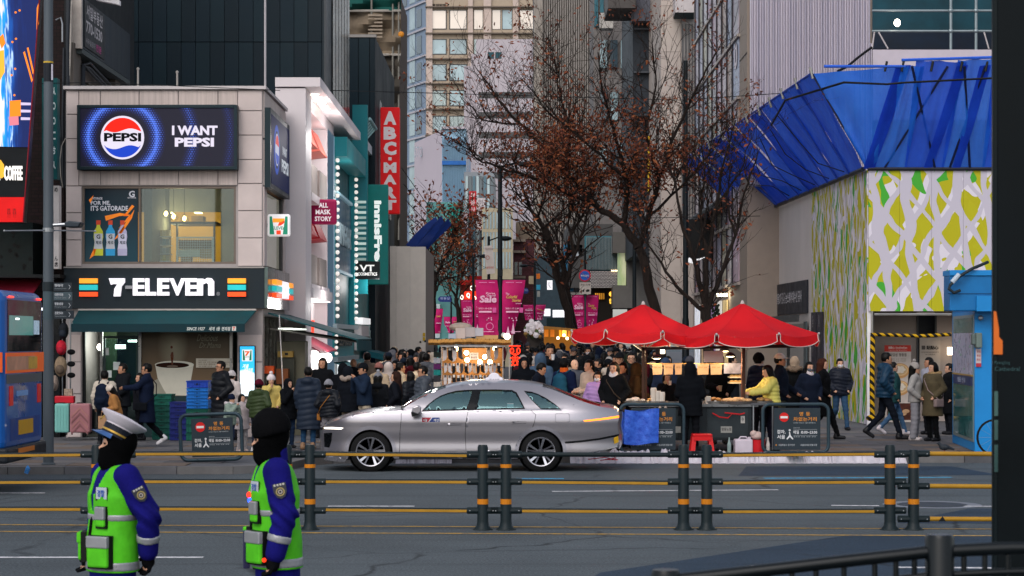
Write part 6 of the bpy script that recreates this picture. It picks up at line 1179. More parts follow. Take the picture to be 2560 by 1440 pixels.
for a in ([(1118,1059),(1154,1057.5),(1154,1063),(1118,1064.5)],[(1279,1055),(1315,1053.5),(1315,1059),(1279,1060.5)]):h=skin('door_handle',a,PAINT,car,.006,(),4);skin('handle_gap',[(x + (x - 1217) * 0,y + 1.0) for x,y in a],M('4b4a50',.4),car,.003,(),4)
skin('fuel_flap',[(1390,1035),(1422,1035),(1424,1038),(1424,1055),(1421,1058),(1391,1058),(1388,1055),(1388,1038)],M('6f6d74',.4),car,.002,([(1390,1036),(1421,1036),(1423,1039),(1423,1054),(1420,1057),(1392,1057),(1389,1054),(1389,1039)],),4)
stk=skin('livery_sticker',[(1055,1045),(1078,1045),(1070,1056),(1055,1056)],M('a02838',.5),car,.003,(),4,(-1,));skin('livery_sticker',[(1074,1055),(1081,1045),(1099,1045),(1099,1056),(1074,1056)],M('24366c',.5),car,.003,(),4,(-1,))
for b,x0,x1 in (('서울',1057,1068),('개인',1084,1097)):ptxt(b,x0,1047,x1,1054,CY - .012,M('c8c6cc',.5),car,bold=.02)
for W_ in (W1,W2):skin('arch_trim',arc(W_,WY,RA + 9,5,-185,24) + arc(W_,WY,RA,-185,5,24),M('85838b',.35,.6,nz=.05),car,.008,(),5)
# lengthwise skin: bonnet, glass, roof, boot, noses
def strip(name,idx,mat,cr=.05,push=.0,pts=None):
    q=pts or [top_[i] for i in idx];m=MB();nn=12;vs=[]
    for i,p in enumerate(q):
        X,z=cx(p[0]),cz(p[1]);a,b=q[max(0,i - 1)],q[min(len(q) - 1,i + 1)];d=V((cx(b[0]) - cx(a[0]),cz(b[1]) - cz(a[1]))).normalized();nx_,nz_=-d.y,d.x;hw=halfw(X,z)
        for k in range(nn + 1):s=-1 + 2 * k / nn;c=cr * (1 - abs(s) ** 3);vs.append((X + nx_ * c,MID + s * hw,z + nz_ * c))
    m.add(vs,[(i * (nn + 1) + k,(i + 1) * (nn + 1) + k,(i + 1) * (nn + 1) + k + 1,i * (nn + 1) + k + 1) for i in range(len(q) - 1) for k in range(nn)]);return m.B(name,mat,car,smooth=2)
strip('bonnet',range(0,9),PAINT);strip('windscreen',range(8,14),M('10181c',.05,.0,nz=0,sp=.8),.05);strip('roof',range(13,22),PAINT,.05);strip('rear_window',range(21,28),M('14100f',.05,nz=0,sp=.8),.05);strip('boot_lid',range(27,32),PAINT,.05)
strip('front_bumper',None,PAINT,.1,pts=[(806,1142),(806,1120),(804,1095),(804,1078)]);strip('rear_bumper',None,PAINT,.1,pts=[(1548,1032),(1549,1045),(1545,1066),(1550,1092),(1548,1111),(1542,1121)]);strip('underbody',None,PLB,.0,pts=[(1500,1131),(1410,1142),(1290,1150),(1000,1150),(868,1152),(812,1151)])
HLM=M('c8c4c0',.2,em='fff4e4',es=2.2)
skin('headlamp',[(806,1071),(830,1070),(858,1071.5),(852,1075),(808,1075)],HLM,car,.006,(),4);skin('grille',[(806,1086),(828,1084),(826,1105),(820,1122),(807,1120)],M('0d0f12',.25,.5,nz=.5,ns=40),car,.006,(),4);skin('lower_lip',[(805,1144),(836,1141),(866,1151),(860,1157),(808,1154)],M('7d7c82',.3,.6),car,.02,(),4)
TLM=M('c86a20',.3,em='ff7a1c',es=2.0);skin('tail_lamp',[(1458,1052),(1500,1047.5),(1549,1041),(1549,1046.5),(1500,1052),(1462,1055.5)],TLM,car,.008,(),4);skin('lamp_crease',[(1425,1064),(1458,1053),(1459,1055),(1426,1066)],M('77757c',.4),car,.003,(),4)
skin('number_plate',[(1535,1097),(1547,1092),(1548,1108),(1537,1112)],M('b88e1a',.5),car,.012,(),4,(-1,));MB().ell((cx(1366),MID,cz(973)),(.06,.05,.03)).B('brake_lamp',EM('ff2418',3),car)
b=MB();b.prism([P(x,y,34.6) for x,y in [(1028,1030),(1032,1018),(1045,1014),(1052,1018),(1052,1031),(1044,1036)]],(0,.22,0));mr=b.B('side_mirror',PAINT,car,bev=.015);b=MB();b.prism([P(x,y,34.62) for x,y in [(1027,1031),(1050,1031),(1046,1037),(1030,1042)]],(0,.2,0));b.B('mirror_base',CDK,mr)
tsg=bq((1208,957,1262,961,35.6,36.05),'roof_sign_base',CDK,car);b=MB();b.prism([P(x,y,35.62) for x,y in [(1210,957),(1214,946),(1220,943),(1225,935),(1235,932),(1245,935),(1249,942),(1256,945),(1260,957)]],(0,.4,0));b.B('roof_sign',M('c4c0c8',.4,em='e8e4ec',es=.12),tsg,bev=.012);ptxt('TAXI',1223,947,1247,953,35.615,M('8f8d96',.5),tsg)
b=MB();b.prism([P(x,y,35.78) for x,y in [(1337,966),(1345,961),(1362,959),(1363,962),(1360,970)]],(0,.1,0));b.B('roof_fin',PAINT,car,bev=.01)
for W_ in (W1,W2):
    for s in (-1,1):
        c=V((cx(W_),MID + s * .80,cz(WY)));m=MB();m.lathe(c,[(.21,-.11),(.31,-.115),(.338,-.09),(.34,-.03),(.34,.03),(.338,.09),(.31,.115),(.245,.12),(.24,.06),(.21,.06)],36,(0,s,0),False);w=m.B('wheel',RUBBER,car,smooth=True)
        m=MB();m.lathe(c,[(.25,.118),(.243,.126),(.228,.122),(.222,.07),(.222,.0)],36,(0,s,0),False);m.B('rim',M('a09ea4',.25,.8,nz=.05),w,smooth=True);MB().lathe(c,[(.0,.03),(.222,.03)],24,(0,s,0)).B('brake_disc',M('17181a',.5,.3),w)
        m=MB();m.lathe(c,[(.0,.1),(.03,.1),(.055,.08),(.06,.04)],16,(0,s,0));m.B('hub',M('4a4a50',.3,.7),w)
        for k in range(5):
            for dk,l in ((0,.235),(.28,.235)):
                a=R(72 * k + 10) + dk;d0=V((math.cos(a + .1),0,math.sin(a + .1))) * .05;d1=V((math.cos(a - .1 + dk * .5),0,math.sin(a - .1 + dk * .5))) * l;q=V((-math.sin(a),0,math.cos(a)))
                y0,y1=V((0,s * .085,0)),V((0,s * .115,0));m=MB();m.prism([c + d0 + q * .012 + y0,c + d1 + q * (.026 if dk == 0 else .014) + y1,c + d1 - q * (.02 if dk == 0 else .012) + y1,c + d0 - q * .012 + y0],(0,-s * .02,0));m.B('spoke',CHR if dk == 0 else M('55555c',.3,.7),w)
        MB().lathe(c,[(.33,-.2),(.38,-.2),(.38,.04),(.372,.04)],24,(0,s,0),False).B('wheel_well',M('08090a',.8),car)
m=MB();m.box(cx(1020),cx(1400),MID - .72,MID + .72,.3,.86);m.B('cabin_floor',M('15181c',.8),car)
for X in (1128,1235):
    for s in (-1,1):m=MB();m.obox((cx(X + 24),MID + s * .38,1.02),(.07,0,.02),(0,.24,0),(-.08,0,.2));m.ell((cx(X + 33),MID + s * .38,1.27),(.06,.13,.09));m.obox((cx(X),MID + s * .38,.85),(.24,0,0),(0,.25,0),(0,0,.08));m.B('seat',M('23272b',.7),car,smooth=True)
m=MB();m.lathe((cx(1082),MID - .38,1.0),[(.17,0),(.19,.01),(.17,.02)],18,(1,0,-.4),False);m.B('steering_wheel',CDK,car);m=MB();m.box(cx(1040),cx(1075),MID - .7,MID + .7,.8,1.0);m.B('dashboard',M('15181c',.7),car)
bq((1268,1009,1284,1022,CY + .11,CY + .112),'paper_notice',M('b0aeb0',.6),car)
# ================================================================ BUS
BXR,BY0,BY1=-7.17,29.35,31.85;BLU=M('0d4f98',.3,nz=.08,ns=.7,coat=.4);bus=thing('bus','blue city bus with an orange band passing at the picture edge','bus',(-9.5,30.6,0))
def bz(y,Y=30.6):return PZ(y,Y)
def byx(x):return BXR * F / (x - 1280)
m=MB();m.box(-19,BXR,BY0,BY1,.6,2.93);m.B('body',BLU,bus,bev=.16,seg=4)
def rear(name,y0,y1,z0,z1,mat,off=.006,par=None):m=MB();m.box(BXR + off - .02,BXR + off,y0,y1,z0,z1);return m.B(name,mat,par or bus)
rw=rear('rear_window',BY0 + .2,BY1 - .2,bz(878),bz(752),M('0a0e14',.1,nz=.2),.006);rear('interior_glow',BY0 + .28,BY1 - .75,bz(838),bz(790),M('24484c',.1,nz=.6,ns=1.2,em='6fb0a8',es=.28),.012,rw);rear('window_notice',BY1 - .7,BY1 - .35,bz(836),bz(800),M('8fa8b8',.3,em='a8c4d8',es=.25),.012,rw);rear('ceiling_lamp',30.0,30.2,bz(800),bz(796),EM('f0f4f4',3),.016,rw)  # bright bus interior painted as a glowing teal sheet over the rear glass
ob=rear('orange_band',BY0 + .12,BY1 - .02,bz(931),bz(881),M('d8581a',.45,nz=.1,em='e0601c',es=.12),.006);rear('advert_text_panel',BY0 + .15,BY0 + 1.9,bz(924),bz(890),M('c08a70',.5,nz=.3,ns=2),.012,ob);rear('advert_text_panel',BY0 + 1.45,BY0 + 2.0,bz(922),bz(892),M('c0963c',.5,nz=.3),.016,ob)
rear('grey_vent_band',BY0 + .15,BY1 - .15,bz(956),bz(934),M('4a5056',.5,nz=.3),.006);rear('brand_plate',30.1,30.8,bz(988),bz(975),M('6a93c8',.4),.006);rear('lower_recess',BY0 + .35,BY1 - .3,bz(1095),bz(1042),M('0f3a7c',.4),.004)
npl=rear('number_plate',30.2,31.1,bz(1084),bz(1048),M('c08e1c',.5),.012);m=MB();m.box(-19,BXR + .05,BY0 + .02,BY1 - .02,.46,.68);m.B('bumper',M('14181e',.5),bus,bev=.04)
rear('reflector',30.0,31.0,bz(1128),bz(1116),M('c06a1c',.4),.056);
for y in (BY0 + .3,BY1 - .45):rear('top_lamp',y,y + .25,bz(747),bz(743),EM('ff3a30',2.5),.01);rear('tail_lamp',y,y + .22,bz(1010),bz(962),M('5a1018',.3,em='c02018',es=.25),.01)
m=MB();m.box(-19,BXR - .3,BY0 - .008,BY0 + .01,1.45,2.62);m.B('side_window',M('0c1218',.08,nz=.2),bus);m=MB();m.box(-19,BXR - .02,BY0 - .006,BY0 + .01,bz(931,29.35),bz(881,29.35));m.B('orange_band',M('c8501a',.45),bus)
for x in (-9.6,-16):m=MB();m.lathe((x,BY0 + .02,.48),[(.2,0),(.46,0),(.48,.05),(.48,.25),(.2,.25)],24,(0,1,0));m.B('wheel',RUBBER,bus,smooth=True);m=MB();m.lathe((x,BY1 - .28,.48),[(.2,0),(.46,0),(.48,.05),(.48,.25),(.2,.25)],24,(0,1,0));m.B('wheel',RUBBER,bus,smooth=True)
m=MB();m.tube([(PX(65,34),34,.03),(PX(69,34),34.02,.11),(PX(68,34),34.03,.16)],[.035,.04,.012],8);m.solo('crushed_bottle',M('3a7ab8',.3,nz=.4,ns=20),'small crushed blue plastic bottle lying by the kerb near the bus','bottle')
# ================================================================ CRATES, LUGGAGE, BAGS
def crate(x,z,Y,w,h,d,col,lbl,grp):
    X=PX(x,Y);t=thing('plastic_crate',lbl,'crate',(X,Y,z),grp);mt=M(col,.5,nz=.12);m=MB();m.box(X - w / 2,X + w / 2,Y,Y + d,z + .004,z + h * .78);m.B('body',mt,t)
    m=MB();m.ring(X - w / 2 - .012,X + w / 2 + .012,z + h * .78,z + h - .004,Y - .012,Y + d + .012,h * .07);m.B('rim',mt,t)
    m=MB()
    for k in range(6):xx_=X - w / 2 + w * (k + .5) / 6;m.box(xx_ - .008,xx_ + .008,Y - .014,Y,z + .01,z + h * .74)
    o=m.B('ribs',mt,t);o['kind']='stuff';m=MB();m.box(X - .06,X + .06,Y - .013,Y + .0,z + h * .45,z + h * .62);m.B('hand_hole',M('0c1214',.7),t);return t
ORD=('lowest','second','third','fourth','fifth','sixth','seventh','eighth','topmost')
for k in range(8):crate(404,.125 + k * .12,43.6,.40,.118,.5,'0e4a40' if k < 6 else '12584a',f'dark green plastic crate, {ORD[k] if k < 7 else "topmost"} of the stack next to the walking man','dark green crates')
for k in range(7):crate(446,.125 + k * .115,43.3,.36,.113,.5,'1a2468',f'navy blue plastic crate, {ORD[k] if k < 6 else "topmost"} of the stack between the green ones','navy crates')
for k in range(4):crate(492,.125 + k * .165,43.2,.44,.162,.5,'0f5244',f'dark green plastic crate, {ORD[k] if k < 3 else "topmost"} of four under the bright blue crates','green crates under the blue ones')
for k in range(7):crate(493,.79 + k * .072 + (.0 if k < 6 else 0),43.2,.44,.07 if k < 6 else .15,.5,'1868b8' if k < 6 else '1a3c9c',f'{"bright" if k < 6 else "deep"} blue plastic crate, {ORD[k] if k < 6 else "topmost"} of the blue ones by the man in black','bright blue crates')
def case(x0,x1,y0,y1,Y,col,lbl,chev=False):
    t=thing('suitcase',lbl,'suitcase',P((x0 + x1) / 2,y1,Y),'suitcases beside the shop');bq((x0,y0,x1,y1 - 4,Y,Y + .24),'shell',M(col,.4,nz=.06),t,bev=.035,seg=3)
    for k in range(1,5):
        if chev:ym=y0 + 14 * k;m=MB();m.prism([P(x,y,Y) for x,y in [(x0 + 5,ym + 16),((x0 + x1) / 2,ym - 6),(x1 - 5,ym + 16),(x1 - 5,ym + 22),((x0 + x1) / 2,ym),(x0 + 5,ym + 22)]],(0,-.012,0));m.B('chevron_ridge',M('9a6a66' if k % 2 else '7a5052',.4),t)
        else:xk=x0 + (x1 - x0) * k / 5;bq((xk - .8,y0 + 6,xk + .8,y1 - 10,Y - .008,Y + .01),'groove_ridge',M(col,.4),t)
    for x in (x0 + 6,x1 - 6):MB().lathe(P(x,y1 - 2,Y + .05) - V((.015,0,0)),[(.024,0),(.024,.03)],8,(1,0,0)).B('castor',BLACK,t)
    bq(((x0 + x1) / 2 - 8,y0 - 3,(x0 + x1) / 2 + 8,y0,Y + .1,Y + .13),'handle',BLACK,t)
case(136,172,1009,1086,43.2,'6fa8a0','mint green hard suitcase standing beside the grey pole');case(174,225,1009,1086,43.2,'96656a','pink hard suitcase with a chevron pattern by the shop pier',True);case(218,234,1014,1084,43.7,'121416','black suitcase behind the pink one')
m=MB();pbox(m,136,990,184,1008,43.3,43.5);m.solo('red_case',M('b01828',.4),'flat red case lying on top of the mint suitcase','case',bev=.02)
m=MB();pbox(m,160,972,180,989,43.4,43.5);m.solo('small_box',M('8a7a6a',.6,nz=.5,ns=20),'small printed box on the flat red case','box')
def pack(x0,x1,y0,y1,col,lbl,pk,Y=43.9):
    t=thing('backpack',lbl,'backpack',P((x0 + x1) / 2,y1,Y),'bags hung for sale');a,b=P(x0,y1,Y),P(x1,y0,Y);c=(a + b) / 2;m=MB();m.ell(c,((b.x - a.x) / 2,.13,(b.z - a.z) / 2),14,10);m.B('body',M(col,.7,nz=.3,ns=14),t,smooth=True)
    m=MB();m.ell(c + V((0,-.09,-.06)),((b.x - a.x) * .36,.08,(b.z - a.z) * .25),12,8);m.B('pocket',M(pk,.7,nz=.3,ns=14),t,smooth=True);MB().tube([(c.x - .05,Y,b.z - .02),(c.x,Y,b.z + .07),(c.x + .05,Y,b.z - .02)],.01,5).B('loop',BLACK,t)
pack(146,172,806,848,'10141a','black backpack hanging highest beside the pole','1c222c');pack(140,167,850,888,'b0182c','red backpack hanging under the black one','98142a');pack(136,168,890,942,'7d6a55','camouflage backpack hanging lowest beside the pole','5a4c40');pack(128,146,938,978,'8a7a70','small beige bag hanging beside the camouflage backpack','6f625a')
m=MB();m.tube([P(156,790,43.9),P(156,1000,43.95)],.012,6);m.tube([P(176,800,44.3),P(176,1080,44.3)],.02,6);m.solo('display_pole',STEEL,'thin steel display pole holding the hanging bags','pole')
for k,y in enumerate((880,910,938)):MB().ell(P(178,y,44.2),(.09,.06,.06)).solo('cap',M('141518',.8),f'black cap on the display pole, {("upper", "middle", "lower")[k]} of three','cap','black caps on the pole')
# goods and machine in the side shop entrance
t=thing('photo_machine','beige grey machine with a wooden box on top inside the side shop entrance','machine',P(726,1090,46));bq((692,855,762,1090,46.0,46.5),'cabinet',M('5d5a4c',.6,nz=.15),t);bq((694,878,732,893,45.75,46),'wooden_box',M('8a7038',.6),t);bq((712,882,720,888,45.74,45.75),'slot',BLACK,t);bq((698,893,736,1000,45.8,46),'dark_front',M('33342c',.5),t)
m=MB();pbox(m,659,915,684,934,45.2,45.5);t=m.solo('orange_box',M('c04a1c',.5),'bright orange box of bottles at the side shop entrance','box')
m=MB();pbox(m,690,922,720,960,45.4,45.7);m.solo('brown_crate',M('6a3a1c',.6),'brown crate next to the orange box at the side entrance','crate')
for k in range(8):x=660 + 3.2 * k;m=MB();m.lathe(P(x,958 + 18 * (k % 2),45.3),[(.02,0),(.02,.1),(.008,.13),(.008,.16)],7);m.solo('bottle',M(('2a5a4a','7a2a20','b0a890')[k % 3],.3),f'small {("green", "brown", "pale")[k % 3]} bottle on the {("upper", "lower")[k % 2]} shelf at the side entrance, {ORD[k]} along','bottle','bottles at the side entrance')
# ================================================================ SOCK STALL
Ys_=43.6;st=thing('sock_stall','lit sock stall under a straw mat roof right behind the taxi roof','stall',P(1178,1090,Ys_));st.location.z=.12
m=MB();m.grid(lambda u,v:P(1071 + 206 * u,846 + 6 * abs(u - .5) + 14 * v,Ys_ - .25 - .5 * math.sin(v * 3.1) * .2) + V((0,.0,.006 * math.sin(40 * u))),40,5)
m.grid(lambda u,v:P(1071 + 206 * u,846 + 6 * abs(u - .5),Ys_ - .25 + 1.4 * v),10,2);STRAW=M('a8783c',.8,nz=.25,ns=6,stretch=(12,1,1));rf=m.B('straw_roof',STRAW,st,smooth=True)
for k in range(21):x=1074 + 10 * k;MB().tube([P(x,847,Ys_ - .28),P(x,860,Ys_ - .36)],.006,4).B('roof_stitch',M('5a3a18',.8),rf)
bq((1100,862,1262,867,Ys_ - .2,Ys_ + .9),'top_shelf',WHITE,st)
for x in (1103,1256,1272):bq((x,866,x + 2.5,1085,Ys_,Ys_ + .04),'post',M('a8a09a',.4,.4),st)
for y in (918,950):m=MB();m.tube([P(1104,y,Ys_ - .02),P(1258,y,Ys_ - .02)],.012,6);m.B('rail',STEEL,st)
bq((1104,870,1258,1080,Ys_ + .8,Ys_ + .85),'back_panel',M('5a3a1c',.7,nz=.4,ns=3,em='d89848',es=.1),st);bq((1085,985,1285,1080,Ys_ - .1,Ys_ + .7),'cart',M('3a2c24',.7),st)  # the back panel's warm glow is added to its surface, on top of the bulbs
for x,y in ((1212,892),(1166,882),(1200,905),(1168,900),(1225,905),(1140,872),(1238,872)):MB().ell(P(x,y,Ys_ + .35),.05).B('bulb',EM('ffe0a8',15),st)
l=bpy.data.lights.new('sock_lamp','POINT');l.energy=45;l.color=(1,.78,.48);l.shadow_soft_size=.15;o=bpy.data.objects.new('sock_lamp',l);o.location=P(1185,890,Ys_ + .3);COL.objects.link(o)
sgn=bq((1174,882,1196,899,Ys_ - .05,Ys_),'price_card',M('d8c8b0',.6,em='ffe8c8',es=.35),st);ptxt('NO CARD',1177,884,1193,888,Ys_ - .052,M('8a2a18',.6),sgn);ptxt('현금만',1177,891,1193,896,Ys_ - .052,M('8a2a18',.6),sgn)
SKC=['b8b0b0','141416','a8a0a0','3a3a3e','c8c0bc','b09a86','1c1c20','8d8788','24324a']
def sock(x,y0,h,w,col,k,lbl,flip=1,tg=True):
    t=thing('sock',lbl,'sock',P(x,y0,Ys_ - .04),'socks hanging on the stall');m=MB();pts=[(x - w,y0),(x + w,y0),(x + w,y0 + h * .7),(x + w + flip * w * .7,y0 + h * .92),(x + flip * w * .9,y0 + h),(x - w * .8,y0 + h * .82)];m.prism([P(a,b,Ys_ - .04) for a,b in pts],(0,-.025,0));m.B('knit',M(col,.85,nz=.12,ns=20,bump=.3,bs=120),t,bev=.008)
    if tg:bq((x - w * .6,y0 - 1,x + w * .6,y0 + h * .2,Ys_ - .072,Ys_ - .068),'paper_tag',M('c8c2bc' if col in SKC[1::5] + ['141416','1c1c20'] else '4a4644',.6),t)
    return t
w_=('white','black','pale','charcoal','cream','tan','black','grey','navy')
for k,(x,c,h) in enumerate(((1112,0,34),(1125,1,34),(1136,0,36),(1221,5,32),(1240,7,32),(1150,3,30))):sock(x,869,h,5.5,SKC[c],k,f'long {w_[c]} sock hanging in the upper row of the stall, number {ORD[k]} along',1 if k % 2 else -1)
for k in range(14):c=(0,0,1,4,3,1,0,5,6,1,4,0,7,1)[k];sock(1114 + k * 10.2,908 + (k % 3),25,4.2,SKC[c],k,f'short {w_[c]} sock in the middle row, {ORD[k] if k < 8 else ("ninth", "tenth", "eleventh", "twelfth", "thirteenth", "last")[k - 8]} from the lamp post side',1 if k % 2 else -1)
for k in range(12):c=(0,4,1,6,1,0,7,2,1,0,3,4)[k];sock(1113 + k * 11,938 + (k % 2),27,4.4,SKC[c],k,f'short {w_[c]} sock in the lowest row, {ORD[k] if k < 8 else ("ninth", "tenth", "eleventh", "last")[k - 8]} counting towards the neon sign',1 if k % 2 else -1)
for k,c in enumerate(('1c2420','8a8a90','4a1a4a','146a68','2a2a30','b0a8a0','1c3a6a')):m=MB();pbox(m,1084,880 + k * 15,1101,893 + k * 15,Ys_ - .05,Ys_ + .1);m.solo('sock_bundle',M(c,.8,nz=.3,ns=30),f'folded sock bundle on the stall end rack, {ORD[k]} from the top','socks','folded socks on the end rack')
for k,(a,c) in enumerate([((1121,834,1140,846),'8f98a8'),((1139,820,1163,846),'a89c98'),((1160,818,1187,842),'9c9494'),((1187,820,1208,840),'a0a0a8'),((1190,838,1245,848),'a8885c')]):m=MB();pbox(m,*a,Ys_ + .1 + .02 * k,Ys_ + .5);m.solo('carton',M(c,.75,nz=.08),('low bluish','tall pale','wide pale','small grey','flat brown')[k] + ' carton on the straw roof of the sock stall','box','cartons on the stall roof')
m=MB();m.ell(P(1152,818,Ys_ + .3),(.25,.18,.1),14,8);m.solo('crumpled_bag',M('8d7f74',.6,nz=.3),'crumpled plastic bag on the cartons of the sock stall roof','bag',smooth=True)
MB().ell(P(1268,841,Ys_ + .2),.065).solo('bulb',EM('fff4ea',9),'round glowing bulb at the end of the straw roof','lamp')
m=MB();m.ell(P(1259,838,Ys_ + .25),.055);m.solo('balloon_lamp',M('a8b0a8',.3),'small clear lamp globe next to the glowing bulb','lamp')
nl=thing('neon_sign','red neon lobster sign hanging beside the sock stall','sign',P(1288,920,43.5));YN=43.4;NE=EM('ff3018',2.2);m=MB();m.prism([P(1273,866,YN + .06),P(1301,866,YN + .06),P(1296,895,YN + .06),P(1292,914,YN + .06),P(1280,914,YN + .06),P(1277,895,YN + .06)],(0,.03,0));m.B('back_board',M('1c1012',.5),nl)
def neon(pts):MB().tube([P(x,y,YN) for x,y in pts],.012,6).B('neon_tube',NE,nl)
for p in ([(1273,865),(1301,865)],[(1288,883),(1288,900)],[(1276,896),(1282,893),(1288,895),(1294,893),(1300,896)],[(1279,905),(1288,901),(1297,905)],[(1278,913),(1284,911),(1288,913),(1292,911),(1297,913)],[(1282,896),(1284,906),(1281,912)],[(1294,896),(1292,906),(1295,912)]):neon(p)
for cx_ in (1280,1296):neon([(cx_ + 4 * math.cos(a),877 + 7 * math.sin(a)) for a in [k * .7 for k in range(10)]]);neon([(cx_,884),(1288,889)])
# ================================================================ FOOD STALL
YS_=38.7;fd_=thing('food_stall','dark steel street food cart with a wooden frame, menu papers and warm lamps','stall',(PX(1740,YS_),YS_ + .6,.12));X0_,X1_=PX(1572,YS_),PX(1895,YS_);zc=PZ(1010,YS_)
CART=M('22282c',.45,.3,nz=.25,ns=2);m=MB();m.box(X0_ + .1,PX(1880,YS_),YS_,YS_ + 1.5,.35,zc - .05);m.B('cart_body',CART,fd_,bev=.01);m=MB();m.box(X0_,X1_,YS_ - .05,YS_ + 1.6,zc - .05,zc);m.B('counter_top',M('6d6f72',.3,.7,nz=.2),fd_)
for x0,x1 in ((1640,1696),(1768,1870)):p=bq((x0,1022,x1,1094,YS_ - .012,YS_ - .001),'door_panel',M('2b3236',.45,.3,nz=.2),fd_);bq((x0 + 34,1066,x0 + 62,1082,YS_ - .02,YS_ - .013),'maker_plate',M('8d8c88',.5),p)
ptxt('명동노점',1804,1069,1828,1077,YS_ - .021,M('3a3a38',.5),fd_,d=.002);bq((1852,1040,1862,1058,YS_ - .03,YS_ - .013),'white_tag',M('a8a4a0',.6),fd_);ptxt('수',1854,1043,1860,1054,YS_ - .032,M('2a2a2a',.6),fd_,d=.002)
for x in (1600,1866):MB().lathe((PX(x,YS_),YS_ + .2,.3),[(.05,-.05),(.17,-.05),(.17,.05),(.05,.05)],16,(1,0,0)).B('wheel',RUBBER,fd_);MB().lathe((PX(x,YS_),YS_ + 1.3,.3),[(.05,-.05),(.17,-.05),(.17,.05),(.05,.05)],16,(1,0,0)).B('wheel',RUBBER,fd_)
WD=M('3b2418',.6,nz=.25,ns=3,stretch=(4,4,.4))
for x,y,w in ((1608,39.0,.05),(1615,39.3,.035),(1859,39.0,.06),(1608,40.2,.05),(1859,40.2,.05)):MB().box(PX(x,y) - w / 2,PX(x,y) + w / 2,y - w / 2,y + w / 2,zc,PZ(868,y)).B('post',WD,fd_)
m=MB();m.bar((PX(1605,39),39,PZ(872,39)),(PX(1990,39),39,PZ(864,39)),.05,.05);m.bar((PX(1605,40.2),40.2,PZ(872,40.2)),(PX(1990,40.2),40.2,PZ(866,40.2)),.05,.05);m.B('beam',M('241c18',.6),fd_)
bq((1617,908,1855,910,39.9,39.95),'glass_rail',M('9a7a4c',.4,.4),fd_)
for x0,x1 in ((1631,1656),(1659,1683),(1687,1705),(1743,1772),(1776,1805)):m=MB();m.prism([P(x0,911,39.85),P(x1,910,39.85),P(x1 - 1,936,39.85),P(x0 + 1,937,39.85)],(0,-.004,0));mp=m.B('menu_paper',M('8a7460',.7,nz=.12,ns=5),fd_);ptxt('떡볶이 5000',x0 + 4,916,x1 - 4,921,39.845,M('6a5038',.7),mp,d=.002)
bq((1810,908,1852,934,39.86,39.87),'blue_menu',M('6a6a7c',.4,nz=.4,ns=8),fd_)
m=MB();m.prism([P(1759,878,38.95),P(1808,876,38.95),P(1808,905,38.95),P(1760,906,38.95)],(0,.01,0));m.B('blank_board',M('a8948a',.6,nz=.05),fd_)
def hlamp(x,y,Y):m=MB();m.lathe(P(x,y - 5,Y) - V((0,0,.06)),[(.1,0),(.085,.04),(.03,.075),(.0,.08)],14);h=m.B('lamp_shade',DKMETAL,fd_);MB().ell(P(x,y + 2,Y),(.085,.085,.02),12,6).B('lamp_bulb',EM('ffe2b0',13),h)
hlamp(1642,893,39.2);hlamp(1826,888,39.2);hlamp(1811,875,39.8)
for x,y,en in ((1642,900,16),(1820,900,18),(1740,900,15),(1600,880,8)):l=bpy.data.lights.new('stall_lamp','POINT');l.energy=en;l.color=(1,.72,.4);l.shadow_soft_size=.08;o=bpy.data.objects.new('stall_lamp',l);o.location=P(x,y + 8,39.5);COL.objects.link(o)
bq((1652,870,1662,884,41,41.1),'far_lamp',EM('ffe8c8',8),fd_)
dc=thing('display_case','glass case of lit snacks at the back of the food stall','display case',P(1842,965,40));m=MB()
for k in range(3):pbox(m,1826,928 + 14 * k,1858,931 + 14 * k,39.9,40.4)
m.B('shelf',M('a89a88',.4,em='ffd8a0',es=.25),dc)
for k in range(9):MB().ell(P(1830 + (k % 3) * 10,926 + 14 * (k // 3),40.0),(.05,.05,.03),8,5).B('snack',M('b08850',.6,em='ffd080',es=.1),dc)
FOODC=['a87840','c09a5c','8a5a2c','b8a070']
def heap(x,y,w,col,lbl,n=14,Y=38.95):
    c=P(x,y,Y);c.z=zc;t=thing('food_tray',lbl,'food tray',c);m=MB();m.lathe(c,[(w,0),(w * 1.08,.05),(w * 1.02,.05),(w * .95,.012),(0,.012)],18);m.B('tray',M('8d8a86',.3,.7),t);m=MB()
    for k in range(n):a=RND.uniform(0,6.28);r=w * .75 * RND.random() ** .5;m.ell(c + V((r * math.cos(a),r * math.sin(a),.05 + .05 * (1 - r / w))),(.05,.04,.03),7,5)
    o=m.B('food',M(col,.6,nz=.3,ns=15),t,smooth=True);o['kind']='stuff'
heap(1842,1000,.36,'b8946a','wide round tray heaped with pale pastries on the stall counter',40);heap(1640,1004,.22,'a87840','small tray of fried snacks beside the wooden posts');heap(1786,1004,.2,'9a6a38','low tray of brown skewers left of the wide pastry tray');heap(1905,1001,.2,'8a6a40','griddle of snacks in front of the woman in yellow',14);heap(1590,1006,.2,'c0b0a0','pale tray of wrapped snacks at the cart corner')
for k,(x,h,c) in enumerate(((1634,.3,'b8aca0'),(1655,.22,'c0b8b0'),(1645,.24,'b0a8a0'),(1770,.14,'b8b0a8'))):c3=P(x,1004,38.85);c3.z=zc;m=MB();m.lathe(c3,[(.05,0),(.06,h * .9),(.05,h),(0,h)],10);m.solo('cup_stack',M(c,.6,em='ffe0b0',es=.03),('tall stack of paper cups beside the wooden posts','short stack of white cups left of the seller','middle stack of paper cups behind the bags','single white cup by the brown skewers')[k],'cups')
